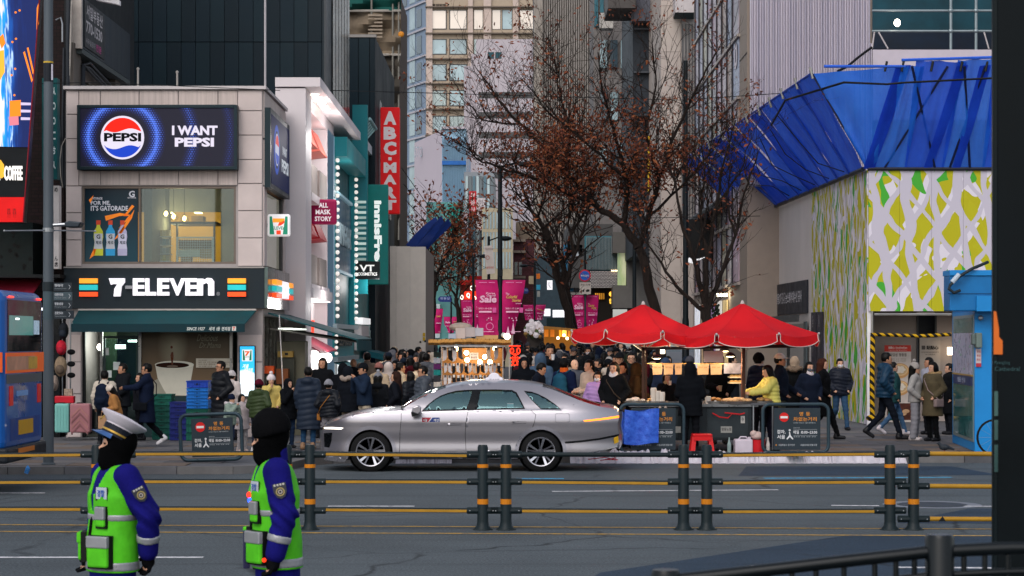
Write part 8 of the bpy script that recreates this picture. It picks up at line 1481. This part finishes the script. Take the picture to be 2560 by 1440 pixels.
def person(lbl,x,yh,Y,face,coat,legs='1a1c22',J=None,hair='short',hc=None,skin=0,shoes='16161a',ex=(),group=None,wide=0.,vs=.019,h=None,faceon=None,cat='person'):
    J=J or pose();g=ZG(Y) + (.008 if Y < 48 else 0);top=J['top'] + {'beanie':.035,'cap':.015,'bucket':.01}.get(hair,0) + (.03 if coat[0] == 'hoodup' else 0);s=(h or (PZ(yh,Y) - g)) / top
    t=thing('person',lbl,cat,(PX(x,Y),Y,g),group);t.scale=(s,) * 3;t.rotation_euler=(0,0,R(face))
    def part(nm,me,mats,par=t,mx=None):
        o=bpy.data.objects.new(nm,me);COL.objects.link(o);o.parent=par
        for i,m in enumerate(mats):
            if len(me.materials) <= i:me.materials.append(None)
            o.material_slots[i].link='OBJECT';o.material_slots[i].material=m
        if mx is not None:o.matrix_basis=mx
        return o
    hm=J['head'];b=part('body',body_mesh(J),[SKIN[skin % 4]]);ct=part('coat',coat_mesh(J,coat[0],vs),[NY(coat[1]) if 'puff' in coat[0] else FB(coat[1])])
    if 1:
        part('trousers',leg_mesh(J,wide),[FB(legs)])
        for n_ in 'LR':a,k_=J['an' + n_],J['kn' + n_];pt=min(.9,max(0,(a.y - .1) * 2.2));part('shoe',shoe_mesh(),[M(shoes,.5)],t,Matrix.Translation((a.x,a.y - .01,a.z - .09)) @ Matrix.Translation((0,0,.0)) @ Matrix.Rotation(pt,4,'X'))
    if hair:part('hair' if hair in ('short','bob','long','tied','bald') else {'balaclava':'balaclava'}.get(hair,hair + '_hat'),hair_mesh(hair),[HAIRC if hc is None else FB(hc)],t,hm)
    if hair in ('beanie','cap','bucket') and 'longhair' in ex:part('hair',hair_mesh('long'),[HAIRC],t,hm)
    elif hair in ('beanie','cap','bucket'):part('hair',hair_mesh('bob' if 'bob' in ex else 'short'),[HAIRC],t,hm)
    if (faceon if faceon is not None else (abs(face) < 110 and Y < 75)):
        e=small('eye',lambda:MB().ell((0,0,0),(.013,.008,.006),8,5).mesh('eye',HAIRC));br=small('brow',lambda:MB().ell((0,0,0),(.019,.006,.0035),8,4).mesh('brow',HAIRC))
        for s_ in (-1,1):part('eye',e,[HAIRC],b,hm @ Matrix.Translation((s_ * .032,-.083,1.606)));part('eyebrow',br,[HAIRC],b,hm @ Matrix.Translation((s_ * .032,-.086,1.628)))
        if 'mask' not in ex:part('mouth',small('mouth',lambda:MB().ell((0,0,0),(.021,.008,.006),8,5).mesh('mouth',M('8a4a44',.5))),[M('8a4a44',.5)],b,hm @ Matrix.Translation((0,-.088,1.545)))
    for q in ex:
        k,c=(q if isinstance(q,tuple) else (q,None));c=c or 'b8b4b8'
        if k == 'mask':part('face_mask',small('mask',lambda:sdf_mesh('mask',lambda *p:np.maximum(np.maximum(el3(p,(0,-.03,1.56),(.072,.075,.065)),p[1] + .03),p[2] - 1.592),(-.09,-.13,1.48),(.09,0,1.62),.01)),[M(c,.7)],t,hm)
        elif k == 'glasses':
            def gl():
                m=MB()
                for s_ in (-1,1):m.tube([(s_ * .034 + .025 * math.cos(a),-.097,1.604 + .02 * math.sin(a)) for a in [i * .7 for i in range(10)]],.003,4,False);m.tube([(s_ * .06,-.095,1.607),(s_ * .08,.01,1.6)],.003,4)
                m.tube([(-.01,-.1,1.605),(.01,-.1,1.605)],.003,4);return m.mesh('glasses',BLACK)
            part('glasses',small('glasses',gl),[BLACK],t,hm)
        elif k == 'backpack':
            part('backpack',small('backpack',lambda:sdf_mesh('backpack',lambda *p:U(rc(p,(0,.2,1.02),(0,.19,1.3),.15,.12,.62),rc(p,(-.05,.29,1.05),(.05,.29,1.05),.07,.07),k=.03) + .004 * np.sin(50 * p[2]),(-.22,.05,.8),(.22,.42,1.5),.02)),[FB(c)])
            def bs_():
                m=MB()
                for s_ in (-1,1):m.tube([(s_ * .1,.12,1.45),(s_ * .12,-.02,1.5),(s_ * .125,-.15,1.4),(s_ * .13,-.19,1.25),(s_ * .16,-.1,1.08),(s_ * .16,.1,1.02)],.017,6)
                return m.mesh('strap',BLACK)
            part('strap',small('bpstrap',bs_),[FB(c)])
        elif k == 'crossbody':
            part('shoulder_bag',small('sbag',lambda:MB().obox((.26,-.08,.84),(.05,0,0),(0,.12,0),(0,0,.085)).mesh('bag',BLACK,bev=.02)),[FB(c)]);part('strap',small('sstrap',lambda:MB().tube([(-.14,.05,1.47),(-.05,.2,1.3),(.12,.22,1.08),(.27,.04,.92)],.011,5).tube([(-.14,.05,1.47),(-.1,-.16,1.36),(.08,-.22,1.12),(.27,-.1,.92)],.011,5).mesh('strap',BLACK)),[FB(c)])
        elif k == 'pom':part('pompom',small('pom',lambda:MB().ell((0,.02,1.79),.045,10,7).mesh('pompom',BLACK,True)),[FB(c)],t,hm)
        elif k == 'fur':part('fur_trim',small('fur',lambda:sdf_mesh('fur',lambda *p:U(*[el3(p,(.12 * math.cos(a),.07 + .1 * math.sin(a),1.47 + .02 * math.sin(3 * a)),(.055,) * 3) for a in [i * .6 for i in range(11)]],k=.03) + .006 * np.sin(140 * p[0]) * np.sin(120 * p[2]),(-.22,-.12,1.36),(.22,.26,1.6),.014)),[FB(c)],t,Matrix.Translation(J['neck'] - V((0,.015,1.46))))
        elif k == 'scarf':part('scarf',hair_mesh('scarf'),[FB(c)],t,Matrix.Translation(J['neck'] - V((0,.015,1.46))))
        elif k == 'cup':part('paper_cup',small('cup',lambda:MB().lathe((0,0,0),[(.028,0),(.038,.1),(.04,.1),(.04,.11),(0,.11)],10).mesh('cup',WHITE)),[M(c,.5)],t,Matrix.Translation(J['hdR'] + V((.02,-.035,-.06))))
        elif k in ('bag','totebag'):
            w=J['hdL'];z=w.z - .46;part('carried_bag',small('carry',lambda:MB().obox((0,0,.17),(.13,0,0),(0,.05,0),(0,0,.17)).tube([(-.06,0,.34),(-.04,0,.46),(.04,0,.46),(.06,0,.34)],.008,5).mesh('bag',BLACK,bev=.008,seg=1)),[M(c,.7,nz=.1)],t,Matrix.Translation((w.x + .03,w.y,z)) @ Matrix.Rotation(R(70),4,'Z'))
        elif k == 'phone':part('phone',small('phone',lambda:MB().obox((0,0,0),(.036,0,0),(0,.005,0),(0,0,.075)).mesh('phone',BLACK)),[M('101216',.2)],t,Matrix.Translation(J['hdR'] + V((.0,-.03,.02))))
    return t
PS=lambda *a,**k:pose(*a,**k)
WALKN=PS('walkL','down','pocket');EAT=PS('stand','low','face');POCK=PS('stand','pocket','pocket');LOOK=PS('stand','low','fwd',6,0,22);STD=PS()
# ---- by the corner shop
person('person in cream jacket with brown hood and navy backpack, back turned by the shop door',262,926,40.4,172,('shortpuff','b0a596'),'14161a',STD,'short',ex=(('backpack','141c2c'),))
o=person('person in camel coat and cream beanie looking down at a phone by the shop door',292,962,39.7,-75,('midcoat','96683c'),'1a1818',PS('stand','fwd','fwd',12,0,20),'beanie','c0b2a4',ex=('longhair','phone',('bag','a07c5c')))
person('person in black padded coat carrying an orange bag at the shop door',306,908,42.6,-55,('hooddown','14161a'),'121418',PS('stand','low','low'),'short',ex=(('bag','b8601c'),),skin=1)
person('person in long navy coat and white shoes striding left past the green crates',366,908,40.7,-86,('coat','131a2c'),'0f1014',PS('walkL','reach','down'),'short',shoes='c4c0c2',ex=('glasses',('crossbody','101216')),skin=1)
person('small person half hidden behind the striding man',349,932,43.4,-60,('hooddown','1c1c22'),'15161a',STD,'bob')
person('person in long black padded coat and glasses standing by the blue crates',551,902,42.6,-48,('longpuff','0f1116'),'101216',POCK,'short',ex=('glasses',),skin=1)
person('person in a pale fleece behind the man in black, mostly hidden',580,925,43.6,150,('hooddown','b5aaa6'),'2a2a30',STD,'beanie','b0a8a8')
person('child in sage jacket with white fur hood and navy beanie eating a snack',574,984,38.2,60,('puffer','77857a'),'22304a',PS('stand','face','face',8),'beanie','12182a',ex=(('fur','b8aeb0'),),cat='child')
person('person in white coat with one arm bent next to the olive coat',606,985,38.8,40,('midcoat','a89c9c'),'9a9494',STD,'long',shoes='b09a90')
person('person in olive puffer coat and maroon beanie seen from behind',646,947,38.4,165,('puffer','2e3a20'),'2a2c38',PS('stand','fwd','pocket',5),'beanie','4a1020',shoes='b5b0b0',vs=.016)
person('child in yellow jacket and white hat with two pompoms facing the road',678,934,40.6,15,('jacket','b8a25c'),'3a3a44',EAT,'beanie','c4b8b8',ex=('longhair',('pom','c4b8b8')),cat='child')
person('person in black padded coat and hood wiping the mouth',722,944,40.2,40,('hoodup','0e1014'),'1c2a40',EAT,'long')
person('person in long slate blue puffer coat and jeans seen from behind near the taxi nose',771,917,39.7,172,('longpuff','1c2533'),'24405c',STD,'short',shoes='8a6a50',vs=.016)
person('person in black ribbed puffer with grey beanie and tan shoulder bag',822,947,38.9,160,('puffer','12151b'),'6f6c70',POCK,'beanie','77767c',ex=(('crossbody','8a5a2a'),),vs=.016,shoes='a89a90')
person('person in black coat with dark fringe facing the road at the mask shop',806,894,44.4,-12,('coat','0f1013'),'121316',POCK,'bob',skin=1)
person('tall person in black hood seen from behind left of the taxi bonnet',858,905,42.6,178,('hoodup','0d0f13'),'0f1114',STD,None)
person('person in black hooded coat with pale fur lining beside the tall hood',872,913,41.6,150,('hoodup','11141a'),'8a7a68',STD,None,ex=(('fur','8a7c72'),))
person('person in navy jacket and black cap holding one hand to the face',912,906,40.5,-62,('jacket','1a2536'),'a39684',PS('stand','face','face',4),'cap','101216',skin=1)
person('person in dark coat with grey knit pompom hat seen from behind',946,930,41.0,168,('hooddown','15171b'),'15171b',STD,'beanie','6d6d74',ex=('longhair',('pom','8a8a90')))
person('person with long brown hair in black coat facing the mask shop',988,928,40.4,-95,('midcoat','12141a'),'101216',POCK,'long','2c1c18')
person('person in black glossy puffer between the brown hair and the glasses',1024,928,42.0,-120,('puffer','12151b'),'15161a',STD,'bob')
person('person in grey puffer jacket and glasses beside the taxi windscreen',1056,914,40.2,-70,('puffer','3c4149'),'1c1e24',PS('stand','low','pocket'),'short',ex=('glasses',),skin=1,vs=.016)
person('bald person in dark coat near the green shop window',884,896,49,172,('coat','14161a'),J=STD,hair=None,skin=1)
person('person in taupe coat walking away at the green shop',918,880,50,176,('coat','6a5a4e'),J=STD)
person('person in striped fluffy red and cream hat among the crowd',948,905,46,160,('hooddown','a8947c'),J=STD,hair='beanie',hc='8a5a54')
person('person in fluffy white hood seen from behind in the crowd',972,903,46.5,170,('hoodup','b8aaa4'),J=STD,hair=None)
person('person in beige jacket turning right behind the white hood',1002,906,44.6,110,('jacket','9a8c78'),J=STD,skin=1,faceon=True)
person('person in cream padded coat left of the sock stall',1044,905,43.4,150,('puffer','c0aa8e'),J=STD,hair='short')
# ---- right of the sock stall
person('person in black hood with face lit orange by the neon sign',1310,890,42.2,5,('hoodup','0d0f14'),J=PS('stand','fwd','fwd'),hair='short',skin=3)
person('person in navy coat bending to look right behind the taxi roof',1338,908,40.8,70,('coat','10141e'),J=PS('stand','low','low',10,0,15),hair='short',skin=1)
person('tall person in grey blue hood seen from behind beyond the taxi',1352,880,43.2,160,('hoodup','3a4c60'),J=STD,hair=None)
person('person in black coat drinking from a white paper cup',1374,862,46.5,10,('coat','131519'),J=PS('stand','pocket','face'),hair='short',ex=(('cup','c4c0c0'),),skin=1)
person('person in navy jacket with orange collar and teal backpack seen from behind',1411,894,41.3,150,('jacket','101a34'),J=STD,hair='cap',hc='141618',ex=(('backpack','1c4458'),('scarf','b8501c')),vs=.016)
person('balding person in grey coat beside the teal backpack',1437,898,45,30,('coat','4a4c52'),J=STD,hair=None,skin=2)
person('person with dark ponytail in long beige trench coat by the taxi boot',1472,899,40.9,-60,('coat','b09a88'),J=PS('stand','fwd','fwd'),hair='tied',vs=.016)
person('girl in lilac puffer jacket and white mask by the taxi boot',1494,929,39.8,-15,('puffer','9a78a8'),'a8a0a0',PS('stand','low','pocket'),'long',ex=('mask',),cat='child')
person('person with long hair in black coat with white collar by the blue sheet',1534,905,39.4,-20,('coat','0f1012'),J=POCK,hair='long',ex=(('scarf','b8b0b0'),('crossbody','3a3028')),vs=.016)
person('person with tied back hair in dark jacket looking left by the stall',1557,906,40.6,-50,('jacket','23262e'),J=STD,hair='tied',skin=1)
person('person in black cap behind the woman with the white collar',1548,880,43.5,-8,('coat','14161a'),J=STD,hair='cap',hc='121316',skin=1)
person('person in glasses and dark green coat behind the stall post',1578,880,44,-5,('hooddown','1a221e'),J=STD,ex=('glasses',),skin=0)
person('person in brown jacket and black hood leaning to the counter',1584,905,40.3,95,('hoodup','2c2014'),J=PS('stand','fwd','fwd',8),hair='short',skin=1)
person('person in dark scarf eating from a cup behind the food stall',1668,932,41.6,8,('coat','131417'),J=EAT,hair='long',ex=(('scarf','a8926c'),('cup','c8c0b8')))
person('stall seller in long black hooded coat seen from behind at the cart',1726,903,38.25,170,('hoodup','0c0e12'),'101216',PS('stand','fwd','fwd'),None,vs=.016)
person('person in open black coat holding a pale bowl behind the blank board',1800,886,41.8,0,('coat','0e0f11'),J=PS('stand','low','fwd'),ex=(('cup','b89a78'),('scarf','4a4440')))
person('person in blue knit beanie behind the menu papers',1664,893,43.2,170,('coat','1c2436'),J=STD,hair='beanie',hc='2c3a52')
person('person in black beanie and navy puffer with white collar at the stall end',1898,880,41.2,130,('puffer','121a30'),J=PS('stand','fwd','pocket'),hair='beanie',hc='0e0f12',ex=(('scarf','b0a8a8'),),faceon=True)
person('person in pale yellow puffer cooking at the griddle',1930,914,39.2,-78,('shortpuff','b8b05a'),'1a1826',PS('stand','reach','reach',6,0,18),'bob',vs=.016)
person('person in white cap and dark jacket behind the yellow puffer',1951,882,40.9,75,('jacket','161c28'),'3a3c34',PS('stand','low','pocket'),'cap','b8aca6',skin=1)
person('person in black coat with beige fur hood seen from behind near the hoarding',1987,890,43,168,('furcoat','0f1012'),J=STD,hair='bob',hc='8f7c6a',ex=(('fur','6a5a4c'),))
person('person in navy coat with white collar and grey mask',2024,904,42.4,20,('midcoat','161c2a'),J=POCK,hair='bob',ex=(('mask','4a4e56'),('scarf','b8aeb0')))
person('person in long black coat with loose brown hair striding past the barrier sign',2058,896,43.6,72,('coat','0d0d0f'),'0d0d0f',WALKN,'long','3a2018')
person('person in white mask and dark quilted coat walking out from the hoarding',2100,896,48.4,8,('puffer','131722'),'2a4058',PS('walkL','pocket','pocket'),'short',ex=('mask',('fur','5a5048')))
person('person in teal puffer jacket striding right in front of the dumpling poster',2212,881,43.6,86,('puffer','143046'),'12161e',PS('walkR','pocket','pocket',4),'short',skin=1,vs=.016)
person('person in jeans and white shoes hidden behind the teal puffer',2234,905,45.6,92,('hooddown','1c3a3c'),'3a5470',PS('walkL','down','down'),'short',shoes='b8b0b4',ex=(('bag','1a6a58'),))
person('person in varsity vest and grey knit pompom hat facing the olive coat',2288,904,43.2,70,('jacket','8d8a88'),'77767c',POCK,'beanie','8a8480',ex=(('pom','8a8480'),'longhair'),wide=.03,shoes='a8a0a0',vs=.016)
person('person in olive parka with fur collar and a bag, facing the knit hat',2331,905,43.0,-55,('furcoat','4a4232'),'0e0f11',POCK,'long',ex=(('fur','8a7252'),('crossbody','7a6a68')),vs=.016)
person('person in pale jacket behind the couple near the posters',2321,893,46,-70,('jacket','8a8a96'),'15161a',STD,'short',skin=3)
person('person in black coat hidden behind the kiosk edge',2372,908,46,-80,('coat','101114'),J=STD,hair='short')
# ---- the crowd down the street
CC=[('black','0e1013'),('charcoal','1a1c20'),('navy','11182a'),('black','0c0d10'),('dark green','1a2218'),('grey','4a4c52'),('brown','33241a'),('slate blue','2a3a4c'),('beige','9a8a76'),('cream','b0a294'),('dark red','4a141c'),('black','121317')]
CT=[('puffer','puffer'),('hooddown','parka'),('coat','coat'),('hoodup','hood')];HA=[('short','short hair'),('bob','bobbed hair'),('long','long hair'),('cap','cap'),('beanie','beanie'),('tied','tied hair'),('short','short hair')]
rn=random.Random(12);seen=set();crowd=[]
for Y,n_,(xa,xb) in [(47,11,(1295,1600)),(50,13,(1290,1610)),(53,13,(1300,1630)),(57,14,(1285,1640)),(62,15,(1300,1650)),(68,16,(1290,1650)),(75,17,(1290,1640)),(83,13,(1285,1620)),(92,13,(1285,1600)),(103,14,(1290,1560)),(116,14,(1290,1540)),(55,7,(965,1075)),(60,8,(975,1085)),(66,6,(985,1095)),(51,6,(960,1080)),(47.5,3,(1640,1800)),(52,4,(1640,1860)),(100,8,(1075,1260)),(120,8,(1075,1260))]:
    for i in range(n_):crowd.append((xa + (xb - xa) * (i + rn.uniform(.15,.85)) / n_,Y + rn.uniform(-1.2,1.2)))
for x,Y in crowd:
    c=CC[min(11,int(rn.random() ** 2.1 * 12))];t_=CT[rn.choice((0,0,1,1,2,2,3))];ha=HA[rn.randrange(7)];fc=rn.choice((0,12,-25,170,180,190,165,150,-70,80,200));front=abs(fc) < 95
    for tr in range(9):
        wh='by the green shop' if x < 1050 and Y < 70 else 'behind the sock stall' if x < 1270 else 'near the tall lamp' if x < 1340 else 'under the forked tree' if x < 1440 else 'left of the umbrella' if x < 1520 else 'beyond the stall'
        dp='close' if Y < 56 else 'midway' if Y < 72 else 'well back' if Y < 95 else 'far off'
        lb_=f'person {dp} {wh}, {c[0]} {t_[1]}' + ('' if t_[0] == 'hoodup' else f', {ha[1]}') + (', facing us' if front else ', back turned')
        if lb_ not in seen:break
        c=CC[rn.randrange(12)];ha=HA[rn.randrange(7)];t_=CT[rn.randrange(4)]
    seen.add(lb_);J=(STD,POCK,EAT)[rn.choice((0,0,1,2))] if Y < 58 else STD
    person(lb_,x,0,Y,fc,(t_[0],c[1]),J=J,hair=(ha[0] if t_[0] != 'hoodup' else ('short' if front else None)),hc=(rn.choice(('101216','3a3a40','8a8480','1c2430')) if ha[0] in ('cap','beanie') else None),skin=rn.randrange(4),group='people in the crowd down the street',vs=.024,h=rn.uniform(1.6,1.82),ex=(('mask',) if front and rn.random() < .2 else ()))
# ---- the two traffic officers
IND='141360';LIME=M('4cae20',.65,nz=.2,ns=7,bump=.8,bs=9,em='4cd420',es=.02,sp=.1);REFL=M('8f9094',.35,.3,nz=.12,ns=9);BLK=M('08090b',.8,sp=.06);PIP=M('0c0d0c',.6)
def officer(lbl,x,ytop,Y,face,J,hat):
    h=PZ(ytop,Y);top=J['top'] + (.055 if hat else .02);s=h / top;t=thing('person',lbl,'person',(PX(x,Y),Y,0),'traffic officers');t.scale=(s,) * 3;t.rotation_euler=(0,0,R(face))
    def part(nm,me,mat,par=t,mx=None):
        o=bpy.data.objects.new(nm,me);COL.objects.link(o);o.parent=par;me.materials.clear();me.materials.append(mat)
        if mx is not None:o.matrix_basis=mx
        return o
    part('body',body_mesh(J,.0121),SKIN[0]);NAVY=M(IND,.85,nz=.2,ns=5,bump=.4,bs=70,sp=.06);part('jacket',coat_mesh(J,'police',.0111),NAVY);part('trousers',leg_mesh(J,.0101),NAVY)
    for n_ in 'LR':a=J['an' + n_];part('shoe',shoe_mesh().copy(),BLK,t,Matrix.Translation((a.x,a.y - .01,a.z - .09)))
    g=COATS['police'][2];nk=J['neck']
    def vest(p,infl):
        d=torso_sdf(p,J,g + infl,.70,.01);
        for n_ in 'LR':d=np.maximum(d,-(rc(p,J['sh' + n_] + V((.05 if n_ == 'L' else -.05,0,.02)),J['el' + n_] + (J['sh' + n_] - J['el' + n_]) * .2,.098,.085)))
        d=np.maximum(d,-rc(p,nk + V((0,-.1,.02)),nk + V((0,-.17,-.26)),.075,.022));return np.maximum(d,-rc(p,nk,nk + V((0,0,.2)),.105,.12))
    lo,hi=(-.36,-.32,.74),(.36,.34,1.56)
    part('vest',sdf_mesh('vest',lambda *p:np.maximum(np.maximum(vest(p,.014),.79 - p[2]),-vest(p,-.02)),lo,hi,.0095),LIME)
    for z0,z1,nm in ((.80,.86,'reflective_hem'),(1.12,1.165,'reflective_belt')):part(nm,sdf_mesh('band',lambda *p:np.maximum(np.maximum(vest(p,.018),np.maximum(z0 - p[2],p[2] - z1)),-vest(p,-.01)),lo,hi,.0095),REFL)
    def sdist(x,z): # front of the vest at x, z
        ys_=np.linspace(-.4,0,160).astype(np.float32);v=vest((np.full(160,x,np.float32),ys_,np.full(160,z,np.float32)),.014);k=np.argmax(v < 0);return float(ys_[k])
    def pocket(nm,x,z,w,h_,d,mat,flap=None,zsplit=.62):
        y=sdist(x,z);ang=math.atan2(sdist(x + .03,z) - sdist(x - .03,z),.06);m=MB();a=V((math.cos(ang),math.sin(ang),0));nn=V((math.sin(ang),-math.cos(ang),0));c=V((x,y,z)) + nn * d * .4
        m.obox(c,a * w / 2,nn * d,V((0,0,h_ / 2)));o=part(nm,m.mesh(nm,mat,bev=min(.014,d * .6),seg=2),mat);m=MB();m.obox(c + V((0,0,-.004)) - nn * d * .25,a * (w / 2 + .006),nn * d * .6,V((0,0,h_ / 2 + .006)));q=part('piping',m.mesh('p',PIP),PIP,o)
        if flap is not None:m=MB();m.obox(c + V((0,0,h_ * (.5 - (1 - zsplit) / 2))) + nn * d * .35,a * (w / 2 + .003),nn * d * .9,V((0,0,h_ * (1 - zsplit) / 2)));part('flap',m.mesh('f',flap,bev=.008),flap,o)
        return c,a,nn,o
    pocket('pocket',.115,.93,.16,.2,.032,LIME,REFL);pocket('pocket',-.13,.95,.14,.18,.03,LIME,LIME);pocket('radio_pocket',.105,1.15,.075,.13,.022,LIME,REFL,.35)
    c,a,nn,o=pocket('chest_badge',.1,1.3,.09,.075,.004,M('a8b0b8',.4),None);txt('경찰',tuple(c + nn * .006),.06,.045,M('1c4a9c',.5),None,(tuple(a),(0,0,1)),d=.002);L=COL.objects[-1];L.parent=o
    y=sdist(0,1.0);m=MB();m.tube([(0,sdist(.0,z) - .004,z) for z in (.82,.92,1.02,1.12,1.2)],.012,6);part('zip_strip',m.mesh('zip',BLK),BLK)
    for n_ in 'LR':
        a_,e,w=J['sh' + n_],J['el' + n_],J['wr' + n_];f=(e - a_).normalized();s_=1 if n_ == 'L' else -1;out=V((s_,-.15,0));out=(out - f * out.dot(f)).normalized();q=f.cross(out) * s_;c=a_ + (e - a_) * .5 + out * .0835
        m=MB();m.prism([c + q * u * .042 - f * v * .05 for u,v in ((-1,.9),(1,.9),(.95,-.2),(.6,-.8),(0,-1.05),(-.6,-.8),(-.95,-.2))],out * .007);pt=part('shoulder_patch',m.mesh('patch',M('2a2c34',.6)),M('2a2c34',.6))
        for r0,r1,col in ((.02,.028,'8a7a4c'),(.008,.014,'9a9088')):m=MB();m.lathe(c + out * .007 + f * .008,[(r0,0),(r0,.003),(r1,.003),(r1,0)],14,out,False);part('emblem_ring',m.mesh('ring',M(col,.5)),M(col,.5),pt)
        for k in range(4):cc_=c - f * .036 + q * .018 * (k - 1.5);m=MB();m.obox(cc_ + out * .008,q * .006,out * .002,f * .006);part('emblem_mark',m.mesh('mk',M('a8a49c',.5)),M('a8a49c',.5),pt)
        b0=e + (w - e) * .62;part('cuff_band',sdf_mesh('cuff',lambda *p:np.maximum(rc(p,e,w,.083,.071),np.abs(sum((p[i] - b0[i]) * (w - e).normalized()[i] for i in range(3))) - .024),tuple(V(b0) - V((.16,) * 3)),tuple(V(b0) + V((.16,) * 3)),.01),REFL)
        hd_=J['hd' + n_];ff=(hd_ - w).normalized();aa=ff.cross(V((0,1,.2))).normalized();bb=ff.cross(aa)
        def glove(*p):
            d=rc(p,w - ff * .04,w + ff * .075,.043,.042)
            for i in range(4):o_=aa * (.034 * (i - 1.5) / 1.5);t0=w + ff * .085 + o_;t1=t0 + ff * (.045 - .007 * abs(i - 1.3)) + bb * .012;d=U(d,rc(p,t0,t1,.0135,.013),rc(p,t1,t1 + ff * .022 + bb * .032,.0125,.011),k=.006)
            return U(d,rc(p,w + ff * .02 - aa * .03,w + ff * .075 - aa * .062 + bb * .02,.017,.013),k=.012)
        part('glove',sdf_mesh('glove',glove,tuple(w + ff * .06 - V((.17,) * 3)),tuple(w + ff * .06 + V((.17,) * 3)),.0075),BLK)
    hm=J['head'];part('balaclava',hair_mesh('balaclava').copy(),M('060607',.95,nz=.2,ns=30,bump=.4,bs=200,sp=.03),t,hm)
    for s_ in (-1,1):m=MB();m.ell((s_ * .032,-.086,1.607),(.014,.008,.007),10,6);part('eye',m.mesh('eye',HAIRC),HAIRC,t,hm)
    if hat:
        tl=hm @ Matrix.Translation((0,.0,1.69)) @ Matrix.Rotation(R(-24),4,'X');PWT=M('b9b2ba',.4,nz=.05);m=MB();m.lathe((0,0,0),[(.098,-.02),(.1,.03),(.158,.075),(.162,.085),(.15,.094),(.06,.104),(0,.106)],28,(0,0,1),False);part('cap_crown',m.mesh('crown',PWT,True),PWT,t,tl)
        m=MB();m.lathe((0,0,0),[(.1,-.045),(.102,.022)],28,(0,0,1),False);part('cap_band',m.mesh('band',M('101420',.6)),M('101420',.6),t,tl);m=MB();m.lathe((0,0,0),[(.1035,-.028),(.1035,-.016)],28,(0,0,1),False);part('gold_braid',m.mesh('braid',M('a8863c',.4,.4)),M('a8863c',.4,.4),t,tl)
        m=MB();m.grid(lambda u,v:((.1 + .055 * v * math.sin(math.pi * u)) * math.cos(R(200 + 140 * u)),(.1 + .06 * v * math.sin(math.pi * u)) * math.sin(R(200 + 140 * u)),-.04 - .03 * v),14,4);part('visor',m.mesh('visor',M('3a5a8c',.2,.2),2),M('3a5a8c',.2,.2),t,tl);MB().disc((0,-.13,.05),.025,(0,-1,.3),12,.008);m=MB();m.disc((0,-.128,.035),.024,(0,-1,.4),12,.008);part('cap_badge',m.mesh('badge',M('a8863c',.3,.6)),M('a8863c',.3,.6),t,tl)
    else:
        CP=M('0a0a0c',.9,nz=.2,ns=30,sp=.04);part('dark_cap',hair_mesh('beanie').copy(),CP,t,hm @ Matrix.Translation((0,.0,-.17)) @ Matrix.Scale(1.11,4))
        for k,(dz,c) in enumerate((((0),'ff3020'),(-.035,'2858ff'))):m=MB();m.ell((.045,sdist(.045,1.25 + dz) - .008,1.25 + dz),(.016,.016,.02),8,6);part('warning_light',m.mesh('light',EM(c,2.2)),EM(c,2.2))
        m=MB();m.obox((-.06,sdist(-.06,.92) - .035,.9),(.018,0,0),(0,.02,0),(0,0,.12));part('radio',m.mesh('radio',M('2a2a48',.4),bev=.006),M('2a2a48',.4))
        w=J['hdL'];m=MB();m.ell(w + V((.02,-.05,.06)),.014,8,6);part('torch_light',m.mesh('tl',EM('ff3818',1.5)),EM('ff3818',1.5))
    return t
officer('traffic officer in white peaked cap and lime vest over an indigo jacket',280,1040,13.0,-54,pose('stand','behind','down',-3,-18,-3),True)
officer('traffic officer in black winter cap and balaclava with small red and blue lights',692,1035,13.0,-76,pose('stand','down','down',3,-8,6),False)
